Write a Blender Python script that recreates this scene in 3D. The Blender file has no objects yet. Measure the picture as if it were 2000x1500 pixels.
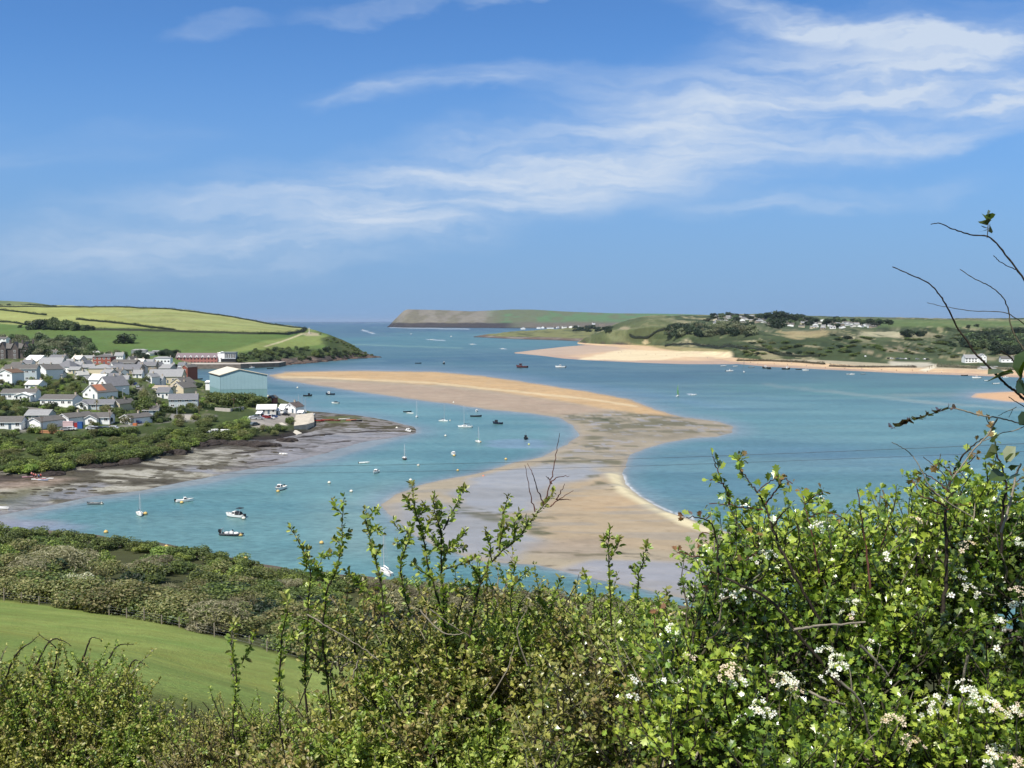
import bpy, bmesh, math, random
import numpy as np
from mathutils import Vector, Matrix
from mathutils.bvhtree import BVHTree
R = math.radians
rnd = random.Random(7)
rg = np.random.default_rng(11)
S = bpy.context.scene
COL = S.collection
# ------------------------------------------------------------------ camera, sky, sun, exposure
CAM_H = 50.0
PITCH = math.atan(123 / 2000)
cam = bpy.data.cameras.new('camera'); cam.sensor_width = 36; cam.lens = 36.0
cam.clip_start = 0.05; cam.clip_end = 120000
camo = bpy.data.objects.new('camera', cam); COL.objects.link(camo)
camo.location = (0, 0, CAM_H); camo.rotation_euler = (math.pi / 2 - PITCH, 0, 0)
S.camera = camo
S.view_settings.view_transform = 'Standard'; S.view_settings.look = 'None'
S.view_settings.exposure = 0.45; S.view_settings.gamma = 1
SUN_EL, SUN_AZ = R(57), R(214)          # azimuth measured from +Y (view direction) clockwise: behind, a little left
sd = Vector((math.sin(SUN_AZ) * math.cos(SUN_EL), math.cos(SUN_AZ) * math.cos(SUN_EL), math.sin(SUN_EL)))
sun = bpy.data.lights.new('sun', 'SUN'); sun.energy = 4.7; sun.angle = R(0.5); sun.color = (1, 0.95, 0.87)
suno = bpy.data.objects.new('sun', sun); COL.objects.link(suno)
suno.rotation_euler = sd.to_track_quat('Z', 'Y').to_euler()

class NT:
    """tiny node-tree writer"""
    def __init__(s, nt): s.nt = nt; nt.nodes.clear()
    def n(s, t, inp=None, **kw):
        nd = s.nt.nodes.new(t)
        for k, v in kw.items(): setattr(nd, k, v)
        for k, v in (inp or {}).items():
            if isinstance(v, bpy.types.NodeSocket): s.nt.links.new(v, nd.inputs[k])
            else: nd.inputs[k].default_value = v
        return nd
    def m(s, op, a, b=None, c=None, clamp=False):
        d = {0: a}
        if b is not None: d[1] = b
        if c is not None: d[2] = c
        return s.n('ShaderNodeMath', d, operation=op, use_clamp=clamp).outputs[0]
    def mix(s, f, a, b, bt='MIX'):
        nd = s.n('ShaderNodeMix', data_type='RGBA', blend_type=bt)
        for i, v in ((0, f), (6, a), (7, b)):
            if isinstance(v, bpy.types.NodeSocket): s.nt.links.new(v, nd.inputs[i])
            else: nd.inputs[i].default_value = v if i == 0 or len(v) == 4 else (*v, 1)
        return nd.outputs[2]
    def ramp(s, f, a, b):
        return s.n('ShaderNodeMapRange', {0: f, 1: a, 2: b, 3: 0.0, 4: 1.0}, interpolation_type='SMOOTHSTEP').outputs[0]

w = bpy.data.worlds.new('World'); S.world = w; w.use_nodes = True
T = NT(w.node_tree)
sky = T.n('ShaderNodeTexSky', sky_type='NISHITA', sun_disc=False, sun_elevation=SUN_EL, sun_rotation=SUN_AZ,
          altitude=60, air_density=1.0, dust_density=0.4, ozone_density=3.0)
tc = T.n('ShaderNodeTexCoord')
sep = T.n('ShaderNodeSeparateXYZ', {0: tc.outputs['Generated']})
yy = T.m('MAXIMUM', T.m('ABSOLUTE', sep.outputs[1]), 0.05)
az = T.m('DIVIDE', sep.outputs[0], yy); el = T.m('DIVIDE', sep.outputs[2], yy)
uv = T.n('ShaderNodeCombineXYZ', {0: az, 1: el}).outputs[0]
wn = T.n('ShaderNodeTexNoise', {'Vector': T.n('ShaderNodeMapping', {0: uv, 'Scale': (3, 7, 1)}).outputs[0], 'Scale': 1.6, 'Detail': 5.0, 'Roughness': .6})
wv = T.n('ShaderNodeVectorMath', {0: wn.outputs[1], 1: (.5, .5, .5)}, operation='SUBTRACT')
wv = T.n('ShaderNodeVectorMath', {0: wv.outputs[0], 'Scale': .085}, operation='SCALE')
uw = T.n('ShaderNodeVectorMath', {0: uv, 1: wv.outputs[0]}, operation='ADD').outputs[0]
def skyspot(px, py, rx, ry, rot, amt, src=uw):
    mp = T.n('ShaderNodeMapping', {0: src, 'Location': ((px - 1000) / 2000, (627 - py) / 2000, 0), 'Rotation': (0, 0, R(rot)),
             'Scale': (rx / 2000, ry / 2000, 1)}, vector_type='TEXTURE')
    g = T.n('ShaderNodeTexGradient', {0: mp.outputs[0]}, gradient_type='SPHERICAL').outputs[0]
    return T.m('MULTIPLY', T.ramp(g, 0.0, .75), amt)
def addall(l):
    o = l[0]
    for k in l[1:]: o = T.m('ADD', o, k)
    return o
streak = T.n('ShaderNodeTexNoise', {'Vector': T.n('ShaderNodeMapping', {0: uw, 'Rotation': (0, 0, R(-16)), 'Scale': (1.6, 12, 1)}).outputs[0],
             'Scale': 2.6, 'Detail': 6.0, 'Roughness': .52}).outputs[0]
fine = T.n('ShaderNodeTexNoise', {'Vector': T.n('ShaderNodeMapping', {0: uw, 'Rotation': (0, 0, R(-10)), 'Scale': (5, 14, 1)}).outputs[0],
             'Scale': 5.0, 'Detail': 6.0, 'Roughness': .55}).outputs[0]
SPOTS = [(1750, 100, 560, 110, 4, .66), (1480, 35, 240, 40, -6, .6), (1720, 70, 440, 38, -9, .6), (1900, 170, 480, 60, -4, .6), (870, 165, 300, 48, 8, .62), (700, 195, 110, 28, 10, .5),
         (1330, 190, 430, 75, -4, .45), (1500, 260, 900, 140, 12, .6), (1000, 345, 700, 150, 13, .58), (500, 440, 780, 135, 8, .58), (1620, 395, 400, 42, 5, .5), (440, 55, 130, 26, 5, .22),
         (760, 14, 230, 26, 8, .45), (1010, 5, 150, 22, 0, .35), (1850, 240, 360, 60, 6, .5), (150, 300, 380, 60, 8, .16), (2600, 200, 700, 150, 5, .7), (-500, 300, 600, 110, 5, .5)]
mask = addall([skyspot(*s) for s in SPOTS])
tex = T.m('ADD', T.m('MULTIPLY', T.ramp(streak, .36, .68), .78), T.m('MULTIPLY', T.ramp(fine, .3, .8), .2))
cl = T.m('MULTIPLY', mask, T.m('ADD', tex, .2), clamp=True)
cl = T.m('MULTIPLY', cl, .92)
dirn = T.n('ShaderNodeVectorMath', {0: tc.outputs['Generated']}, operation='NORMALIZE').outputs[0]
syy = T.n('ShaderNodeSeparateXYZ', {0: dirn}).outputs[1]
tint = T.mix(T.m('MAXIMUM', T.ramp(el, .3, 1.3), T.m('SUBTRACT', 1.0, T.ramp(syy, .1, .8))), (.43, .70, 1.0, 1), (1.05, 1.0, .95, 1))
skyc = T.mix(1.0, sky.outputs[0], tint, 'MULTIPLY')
hz = T.n('ShaderNodeMapRange', {0: el, 1: 0.0, 2: .3, 3: .85, 4: 0.0}, interpolation_type='SMOOTHSTEP').outputs[0]
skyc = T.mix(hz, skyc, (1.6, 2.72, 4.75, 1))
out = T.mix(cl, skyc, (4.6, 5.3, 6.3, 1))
bg = T.n('ShaderNodeBackground', {0: out, 1: 0.1})
T.n('ShaderNodeOutputWorld', {0: bg.outputs[0]})
S.cycles.max_bounces = 6; S.cycles.diffuse_bounces = 2; S.cycles.glossy_bounces = 2; S.cycles.transmission_bounces = 3
S.cycles.transparent_max_bounces = 4; S.cycles.volume_bounces = 0; S.cycles.caustics_reflective = False; S.cycles.caustics_refractive = False
# ------------------------------------------------------------------ perspective helpers: photo pixel (2000 x 1500) + distance -> world point
ct, st = math.cos(PITCH), math.sin(PITCH)
def slope(py):
    v = (750 - np.asarray(py, float)) / 2000
    return (-st + v * ct) / (ct + v * st)
def pD(px, py, D):
    """point seen at photo pixel, D metres ahead"""
    px = np.asarray(px, float); D = np.asarray(D, float)
    z = CAM_H + D * slope(py)
    x = (px - 1000) / 2000 * (D * ct + (CAM_H - z) * st)
    return x, D + 0 * x, z
def pZ(px, py, z=0.0):
    return pD(px, py, (z - CAM_H) / slope(py))
def proj(x, y, z):
    d = y * ct + (CAM_H - z) * st
    d = np.where(np.abs(d) < .01, .01, d)
    return 1000 + 2000 * x / d, 750 - 2000 * (y * st + (z - CAM_H) * ct) / d
def mpp(y): return y / 2000.0            # metres per photo pixel at distance y
def vec(t): return Vector((float(t[0]), float(t[1]), float(t[2])))
# ------------------------------------------------------------------ noise
def _h(ix, iy, seed):
    n = (ix.astype(np.int64) * 374761393 + iy.astype(np.int64) * 668265263 + seed * 974634777) & 0xffffffff
    n = ((n ^ (n >> 13)) * 1274126177) & 0xffffffff
    return ((n ^ (n >> 16)) & 0xffff) / 65535.0
def vnoise(x, y, seed=0):
    x = np.asarray(x, float); y = np.asarray(y, float)
    ix = np.floor(x); iy = np.floor(y); fx = x - ix; fy = y - iy
    fx = fx * fx * (3 - 2 * fx); fy = fy * fy * (3 - 2 * fy)
    a = _h(ix, iy, seed); b = _h(ix + 1, iy, seed); c_ = _h(ix, iy + 1, seed); d = _h(ix + 1, iy + 1, seed)
    return (a * (1 - fx) + b * fx) * (1 - fy) + (c_ * (1 - fx) + d * fx) * fy
def fbm(x, y, sc, seed=0, oct=4, rough=.55):
    t = 0; a = 1; s = 0
    for o in range(oct):
        t = t + a * vnoise(x / sc * 2 ** o + 17.3 * o, y / sc * 2 ** o - 9.1 * o, seed + o); s += a; a *= rough
    return t / s
def lin(c):
    c = np.asarray(c, float) / 255.0
    return np.where(c <= .04045, c / 12.92, ((c + .055) / 1.055) ** 2.4)
AK = .62
def alb(r, g, b, k=1.0):
    c = lin((r, g, b)); l = c @ np.array([.25, .65, .1]); c = c * .86 + l * .14
    return tuple(float(q) for q in np.clip(c * AK * k, 0, .88))
def sst(x, a, b):
    t = np.clip((x - a) / (b - a + 1e-9), 0, 1); return t * t * (3 - 2 * t)
XS = .22
def sdf(px, py, poly, closed=True):
    """signed distance (positive inside) in foreshortened photo units"""
    X = px * XS; Y = py; P = [(a * XS, b) for a, b in poly]
    d = np.full(X.shape, 1e9); ins = np.zeros(X.shape, bool); n = len(P)
    for i in range(n if closed else n - 1):
        ax, ay = P[i]; bx, by = P[(i + 1) % n]
        ex, ey = bx - ax, by - ay; L = ex * ex + ey * ey + 1e-12
        t = np.clip(((X - ax) * ex + (Y - ay) * ey) / L, 0, 1)
        d = np.minimum(d, (X - ax - t * ex) ** 2 + (Y - ay - t * ey) ** 2)
        if closed:
            cr = ((ay > Y) != (by > Y)) & (X < (bx - ax) * (Y - ay) / ((by - ay) if by != ay else 1e-9) + ax)
            ins ^= cr
    d = np.sqrt(d)
    return np.where(ins, d, -d) if closed else d
class Paint:
    def __init__(s, px, py, base, wet=0.0):
        s.px, s.py = px, py
        s.c = np.tile(np.array(base, float), (px.size, 1)); s.w = np.full(px.size, float(wet))
    def put(s, m, col=None, wet=None):
        m = np.clip(m, 0, 1)
        if col is not None: s.c = s.c * (1 - m[:, None]) + np.array(col)[None, :3] * m[:, None]
        if wet is not None: s.w = s.w * (1 - m) + wet * m
    def poly(s, poly, col, soft=4, wet=None, amt=1.0, nz=None):
        d = sdf(s.px, s.py, poly)
        if nz is not None: d = d + nz
        s.put(amt * sst(d, -soft, soft), col, wet)
    def ell(s, cx, cy, rx, ry, col, wet=None, amt=1.0, rot=0, nz=None, soft=.5):
        a = R(rot); X = s.px - cx; Y = s.py - cy
        u = (X * math.cos(a) + Y * math.sin(a)) / rx; v = (-X * math.sin(a) + Y * math.cos(a)) / ry
        d = 1 - np.sqrt(u * u + v * v)
        if nz is not None: d = d + nz
        s.put(amt * sst(d, 0, soft), col, wet)
    def line(s, pts, wdt, col, wet=None, amt=1.0, nz=0):
        d = sdf(s.px, s.py, pts, closed=False) + nz
        s.put(amt * (1 - sst(d, wdt * .5, wdt * 1.2)), col, wet)
    def rgba(s): return np.concatenate([np.clip(s.c, 0, 1), np.clip(s.w, 0, 1)[:, None]], 1)
# ------------------------------------------------------------------ objects
def tag(o, label=None, cat=None, group=None, kind=None):
    if label: o['label'] = label
    if cat: o['category'] = cat
    if group: o['group'] = group
    if kind: o['kind'] = kind
    return o
def thing(name, label, cat, loc=(0, 0, 0), rz=0.0, group=None):
    o = bpy.data.objects.new(name, None); COL.objects.link(o); o.empty_display_size = .2
    o.location = loc; o.rotation_euler = (0, 0, rz)
    return tag(o, label, cat, group)
def copytree(o, parent=None):
    c = o.copy(); COL.objects.link(c)
    if parent is not None: c.parent = parent
    for ch in list(o.children): copytree(ch, c)
    return c
def npmesh(name, V, F, mat=None, parent=None, col=None, smooth=True, mats=None, mi=None, link=True):
    """one mesh object from numpy vertices and faces (F: array n x k, or list of such arrays)"""
    V = np.ascontiguousarray(V, dtype=np.float32)
    FL = F if isinstance(F, list) else [F]
    FL = [np.asarray(f, dtype=np.int32) for f in FL if len(f)]
    me = bpy.data.meshes.new(name)
    me.vertices.add(len(V)); me.vertices.foreach_set('co', V.ravel())
    tot = sum(f.size for f in FL); npol = sum(len(f) for f in FL)
    me.loops.add(tot); me.polygons.add(npol)
    me.loops.foreach_set('vertex_index', np.concatenate([f.ravel() for f in FL]))
    cnt = np.concatenate([np.full(len(f), f.shape[1], np.int32) for f in FL])
    me.polygons.foreach_set('loop_start', np.concatenate([[0], np.cumsum(cnt)[:-1]]).astype(np.int32))
    me.polygons.foreach_set('loop_total', cnt)
    if mi is not None: me.polygons.foreach_set('material_index', np.asarray(mi, np.int32))
    me.update(calc_edges=True)
    me.polygons.foreach_set('use_smooth', np.full(npol, bool(smooth)))
    if col is not None:
        a = me.color_attributes.new('Col', 'FLOAT_COLOR', 'POINT')
        if col.shape[1] == 3: col = np.concatenate([col, np.ones((len(col), 1))], 1)
        a.data.foreach_set('color', np.ascontiguousarray(col, np.float32).ravel())
    for m_ in (mats or ([mat] if mat else [])): me.materials.append(m_)
    o = bpy.data.objects.new(name, me)
    if link: COL.objects.link(o)
    if parent is not None: o.parent = parent
    return o
def gridF(nr, nc, off=0):
    i = np.arange(nr - 1)[:, None] * nc + np.arange(nc - 1)[None, :]
    return np.stack([i, i + 1, i + nc + 1, i + nc], -1).reshape(-1, 4) + off
# ------------------------------------------------------------------ materials
def new_mat(name):
    m = bpy.data.materials.new(name); m.use_nodes = True
    return m, NT(m.node_tree)
def ground_mat(name, scales, amt=.25, bump=.4, bumpscale=.5, rough=(.95, .22), spec=.35, hue=0.0, spots=()):
    m, t = new_mat(name)
    at = t.n('ShaderNodeVertexColor', layer_name='Col')
    geo = t.n('ShaderNodeNewGeometry')
    c = at.outputs[0]
    for i, sc in enumerate(scales):
        nz = t.n('ShaderNodeTexNoise', {'Vector': geo.outputs['Position'], 'Scale': sc, 'Detail': 5.0, 'Roughness': .62})
        f = t.n('ShaderNodeMapRange', {0: nz.outputs[0], 1: .25, 2: .75, 3: 1 - amt, 4: 1 + amt}).outputs[0]
        c = t.n('ShaderNodeVectorMath', {0: c, 'Scale': f}, operation='SCALE').outputs[0]
        if hue:
            g = t.n('ShaderNodeMapRange', {0: nz.outputs[1], 1: .3, 2: .7, 3: 1 - hue, 4: 1 + hue})
            hv = t.n('ShaderNodeHueSaturation', {'Hue': t.m('ADD', .5, t.m('MULTIPLY', t.m('SUBTRACT', nz.outputs[0], .5), hue)), 'Color': c})
            c = hv.outputs[0]
    for (sc, lo, hi, mul, sx) in spots:
        nz = t.n('ShaderNodeTexNoise', {'Vector': t.n('ShaderNodeMapping', {0: geo.outputs['Position'], 'Scale': (sx, 1, 1)}).outputs[0], 'Scale': sc, 'Detail': 6.0, 'Roughness': .7})
        c = t.mix(t.n('ShaderNodeMapRange', {0: nz.outputs[0], 1: lo, 2: hi}).outputs[0], c, t.mix(1.0, c, (*mul, 1), 'MULTIPLY'))
    bn = t.n('ShaderNodeTexNoise', {'Vector': geo.outputs['Position'], 'Scale': bumpscale, 'Detail': 6.0, 'Roughness': .65})
    bp = t.n('ShaderNodeBump', {'Height': bn.outputs[0], 'Strength': bump, 'Distance': .6 / bumpscale})
    ro = t.n('ShaderNodeMapRange', {0: at.outputs[1], 1: 0.0, 2: 1.0, 3: rough[0], 4: rough[1]}).outputs[0]
    sp = t.n('ShaderNodeMapRange', {0: at.outputs[1], 1: 0.0, 2: 1.0, 3: .1, 4: spec}).outputs[0]
    p = t.n('ShaderNodeBsdfPrincipled', {'Base Color': c, 'Roughness': ro, 'Specular IOR Level': sp, 'Normal': bp.outputs[0]})
    t.n('ShaderNodeOutputMaterial', {0: p.outputs[0]})
    return m
def flat_mat(name, col, rough=.6, spec=.4, noise=.12, nsc=2.0, metal=0.0, obj=True, bump=0.0):
    m, t = new_mat(name)
    tcn = t.n('ShaderNodeTexCoord')
    nz = t.n('ShaderNodeTexNoise', {'Vector': tcn.outputs['Object'], 'Scale': nsc, 'Detail': 5.0, 'Roughness': .6})
    f = t.n('ShaderNodeMapRange', {0: nz.outputs[0], 1: .25, 2: .75, 3: 1 - noise, 4: 1 + noise}).outputs[0]
    c = t.n('ShaderNodeVectorMath', {0: (col[0], col[1], col[2]), 'Scale': f}, operation='SCALE').outputs[0]
    d = {'Base Color': c, 'Roughness': rough, 'Specular IOR Level': spec, 'Metallic': metal}
    if bump:
        d['Normal'] = t.n('ShaderNodeBump', {'Height': nz.outputs[0], 'Strength': bump, 'Distance': .05}).outputs[0]
    p = t.n('ShaderNodeBsdfPrincipled', d)
    t.n('ShaderNodeOutputMaterial', {0: p.outputs[0]})
    return m
_fm = {}
def fm(r, g, b, rough=.6, **k):
    key = (r, g, b, rough, tuple(sorted(k.items())))
    if key not in _fm:
        _fm[key] = flat_mat('paint_%d_%d_%d' % (r, g, b), alb(r, g, b, 1.25), rough, **k)
    return _fm[key]
# ------------------------------------------------------------------ the land: real points built from sight lines and distances
LANDS = []
WTINT = (1.75, 1.2, 1.0)
def interp_cols(keys, table, q):
    """table: len(keys) x nlev x 2 -> q x nlev x 2, linear then softened"""
    o = np.stack([[np.interp(q, keys, table[:, l, k]) for k in range(table.shape[2])] for l in range(table.shape[1])])  # lev,k,q
    ker = np.array([1, 2, 3, 2, 1.]); ker /= ker.sum()
    sm = np.apply_along_axis(lambda a: np.convolve(np.pad(a, 2, mode='edge'), ker, 'valid'), 2, o)
    return sm.transpose(2, 0, 1)
def chain_verts(cols, mode, q, seg, noise=None):
    keys = np.array(sorted(cols), float)
    tab = []
    for k in sorted(cols):
        row = []
        for a, b in cols[k]:
            if mode == 'z': D = float((b - CAM_H) / slope(a)); z = b
            else: D = b; z = float(CAM_H + b * slope(a))
            row.append((D, z))
        tab.append(row)
    t = interp_cols(keys, np.array(tab), q)                      # q, lev, (D,z)
    rows = []
    for l in range(t.shape[1] - 1):
        n = seg[l]
        for i in range(n): rows.append(t[:, l] * (1 - i / n) + t[:, l + 1] * (i / n))
    rows.append(t[:, -1])
    g = np.stack(rows)                                            # rows, q, 2
    D = g[..., 0]; z = g[..., 1].copy()
    x = (q[None, :] - 1000) / 2000 * (D * ct + (CAM_H - z) * st)
    if noise is not None: z = z + noise(x, D, z)
    return x, D, z
def land(name, cols, mode, q, seg, mat, painter, noise=None, rows=None, collide=True):
    x, D, z = chain_verts(cols, mode, q, seg, noise)
    if rows: x, D, z = x[rows], D[rows], z[rows]
    V = np.stack([x, D, z], -1).reshape(-1, 3)
    F = gridF(x.shape[0], x.shape[1])
    px, py = proj(V[:, 0], V[:, 1], V[:, 2])
    P = painter(px, py, V[:, 0], V[:, 1], V[:, 2])
    o = npmesh(name, V, F, mat, col=P.rgba()); tag(o, kind='structure')
    if collide: LANDS.append(BVHTree.FromPolygons([Vector(v) for v in V.tolist()], F.tolist()))
    return o
def qcols(a, b, step, lo=-900, hi=2900):
    l = list(np.arange(a, b + .1, step))
    if lo < a: l = list(np.arange(lo, a, 50)) + l
    if hi > b: l = l + list(np.arange(b + 50, hi + 1, 50))
    return np.array(l, float)
GRASS = alb(132, 152, 62); GRASS2 = alb(104, 134, 58); SCRUB = alb(70, 88, 42); DARKG = alb(52, 66, 34); YEL = alb(160, 168, 84)
ROCK = alb(92, 84, 80); DROCK = alb(60, 54, 52); SAND = alb(232, 200, 152); WSAND = alb(190, 160, 132)
MUD = alb(148, 138, 132); WEED = alb(92, 84, 66)
M_land = ground_mat('grassland', [.02, .15], amt=.16, bump=.5, bumpscale=.35, hue=.05, spots=((.05, .55, .68, (.82, .86, .8), .25), (.4, .55, .65, (.8, .84, .78), 1)))
M_shore = ground_mat('shore_mud', [.06, .7], amt=.2, bump=.3, bumpscale=.8, rough=(.9, .14), spec=.5, spots=((.35, .52, .6, (.5, .48, .4), .3), (1.3, .55, .62, (.6, .58, .52), .6), (.22, .56, .64, (1.25, 1.25, 1.3), .4)))
M_sand = ground_mat('estuary_sand', [.02, .25], amt=.09, bump=.15, bumpscale=.5, rough=(.9, .16), spec=.5, spots=((.06, .56, .66, (.88, .88, .88), .5), (.4, .6, .66, (.8, .8, .76), .5), (.035, .56, .66, (1.08, 1.07, 1.08), .5), (1.2, .62, .68, (.84, .83, .8), .6)))

# --- the town side: foreshore + town hillside
A = {
 -900: [(1180, -.5), (1080, 3), (960, 9), (830, 16), (725, 22), (705, 16)],
 -300: [(1060, -.5), (965, 3), (880, 9), (790, 14), (715, 20), (700, 15)],
 0: [(1022, -.4), (934, 2.5), (862, 8), (790, 14), (712, 20), (700, 15)],
 90: [(1001, -.4), (928, 2.5), (852, 8), (785, 13), (705, 20), (698, 14)],
 180: [(981, -.4), (912, 2.5), (848, 8), (785, 12.5), (708, 18), (700, 13)],
 280: [(967, -.4), (902, 2.5), (836, 8), (785, 11), (708, 17), (702, 12)],
 350: [(955, -.4), (886, 2.5), (822, 8), (775, 8), (735, 5), (731, -1)],
 400: [(948, -.4), (872, 2.5), (818, 8), (778, 7), (748, 4), (744, -1)],
 480: [(930, -.4), (868, 2), (815, 8), (785, 5), (765, 3), (760, -1)],
 540: [(919, -.4), (864, 2), (832, 5), (800, 3.5), (780, 2.5), (774, -1)],
 600: [(910, -.4), (848, 1.5), (835, 2.2), (815, 2.5), (806, 2), (802, -1)],
 640: [(902, -.4), (838, 1.2), (824, 1), (812, .7), (807, .4), (803, -1)],
 700: [(883, -.4), (838, .8), (824, .6), (816, .3), (812, .1), (809, -1)],
 760: [(865, -.4), (846, .5), (832, .4), (826, .3), (822, .1), (818, -1)],
 812: [(850, -.4), (845, .15), (840, .2), (837, .1), (835, 0), (832, -1)],
 832: [(845, -1), (843, -1), (841, -1), (839, -1), (837, -1), (835, -1)]}
qa = qcols(-100, 832, 4, hi=0)
def nzA(x, y, z):
    k = sst(z, 1.5, 5)
    return (fbm(x, y, 14, 3) - .5) * (1.6 * k + .25) + (fbm(x, y, 60, 5) - .5) * 2.2 * k
def paint_town(px, py, x, y, z):
    P = Paint(px, py, alb(84, 98, 50)); n = fbm(x, y, 18, 9); n2 = fbm(x, y, 5, 19)
    P.put(sst(n, .5, .65), alb(116, 130, 64)); P.put(sst(n2, .6, .72) * .8, alb(150, 140, 118))
    P.put(sst(py, 795, 815) * sst(-py, -870, -850) * 0.6, SCRUB)
    P.put(sst(-z, -4.5, -2.6) * sst(py, 820, 850), DROCK)
    P.poly([(-60, 752), (220, 748), (270, 770), (280, 800), (130, 800), (-60, 795)], alb(88, 108, 50), 4, amt=.6)
    for ln, wd in (([(216, 752), (236, 745), (262, 750), (285, 770), (300, 790), (330, 806), (380, 822)], 1.6), ([(0, 842), (120, 838), (240, 832), (330, 822), (420, 812)], 1.3),
                   ([(150, 800), (210, 788), (260, 786), (300, 792)], 1.0)):
        P.line(ln, wd, alb(150, 145, 138))
    P.put(sst(px, 596, 618), alb(140, 134, 132)); P.put(sst(px, 596, 618) * sst(n2, .42, .52), alb(88, 82, 62)); P.put(sst(px, 620, 650) * sst(n, .55, .62), alb(104, 110, 66))
    P.poly([(480, 822), (540, 800), (590, 800), (600, 822), (545, 832), (500, 842)], alb(176, 168, 158), 2)
    P.poly([(330, 812), (350, 806), (380, 810), (378, 822), (340, 824)], alb(170, 166, 160), 1)
    return P
def paint_shore(px, py, x, y, z):
    n = fbm(x, y, 9, 31, 5); st_ = fbm(x * .35, y, 7, 33, 5); pud = fbm(x * .6, y, 16, 35)
    P = Paint(px, py, alb(180, 176, 160), .2)
    P.put(sst(px, 380, 560) * .8, alb(164, 158, 156), .6)
    P.put(sst(st_, .47, .56) * (1 - .6 * sst(px, 520, 700)), alb(96, 90, 74), .15)
    P.put(sst(n, .56, .64) * .8, alb(100, 94, 76), .15)
    P.put(sst(pud, .6, .68) * sst(-z, -1.4, -.7), alb(164, 160, 156), .7)
    P.poly([(-80, 985), (60, 945), (120, 950), (60, 985), (-80, 1010)], alb(112, 110, 70), 8, amt=.8, nz=(n - .5) * 22)
    P.poly([(-80, 925), (140, 935), (90, 950), (-80, 962)], alb(178, 156, 138), 6, amt=.8)
    P.put(sst(-z, -.25, .1) * .7, alb(128, 118, 104), .6)
    P.put(sst(z, 1.6, 2.6) * sst(n, .4, .6), DROCK)
    P.poly([(530, 852), (640, 850), (800, 842), (780, 868), (640, 890), (560, 905), (470, 915), (500, 880)], alb(160, 154, 154), 10, wet=.6, amt=.65, nz=(st_ - .5) * 26)
    for ln in ([(560, 858), (660, 845), (760, 842)], [(600, 868), (680, 862)], [(430, 890), (540, 876), (620, 872)], [(640, 826), (700, 822), (810, 840)], [(480, 905), (540, 898)]):
        P.line(ln, 1.4, alb(74, 66, 58), .2, nz=(n - .45) * 6)
    return P
seg = [64, 16, 14, 16, 12]
seg_town = [0, 16, 14, 16, 12]
nA = sum(seg) + 1
land('foreshore', A, 'z', qa, seg, M_shore, paint_shore, nzA, rows=slice(0, 68))
land('town_hillside', A, 'z', qa, seg, M_land, paint_town, nzA, rows=slice(67, nA))

# --- the headland and fields behind the town
B = {
 -900: [(722, 900), (690, 1150), (640, 1450), (600, 1900), (606, 2500)],
 -300: [(718, 900), (688, 1150), (643, 1430), (598, 1850), (604, 2400)],
 0: [(715, 900), (686, 1150), (645, 1400), (596, 1800), (602, 2300)],
 100: [(715, 900), (690, 1150), (643, 1400), (597, 1800), (603, 2300)],
 240: [(712, 950), (690, 1150), (645, 1400), (599, 1750), (606, 2200)],
 330: [(711, 1050), (690, 1160), (645, 1400), (602.5, 1700), (610, 2200)],
 370: [(712, 1090), (690, 1160), (646, 1400), (606, 1700), (613, 2200)],
 450: [(712, 1090), (691, 1160), (648, 1400), (617, 1700), (624, 2200)],
 515: [(712, 1110), (691, 1180), (649, 1410), (629, 1680), (640, 2000)],
 545: [(714.5, 1149), (692, 1220), (650, 1420), (633.5, 1650), (650, 1900)],
 600: [(709.5, 1219), (690, 1280), (655, 1450), (641, 1600), (661, 1800)],
 640: [(706.5, 1265), (688, 1310), (668, 1400), (652, 1500), (676, 1650)],
 690: [(701, 1370), (688, 1390), (680, 1430), (674, 1470), (690, 1560)],
 712: [(699, 1400), (693, 1410), (690, 1440), (688.5, 1470), (696, 1500)],
 735: [(698, 1420), (697.2, 1425), (696.6, 1430), (696.5, 1440), (697, 1470)],
 745: [(699, 1430), (699, 1432), (698.6, 1436), (698, 1446), (698, 1475)]}
qb = qcols(-100, 744, 4, hi=0)
def nzB(x, y, z): return (fbm(x, y, 60, 13) - .5) * 3 * sst(z, 4, 16) + (fbm(x, y, 12, 15) - .5) * 1.2 * sst(z, 1, 5)
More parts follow.
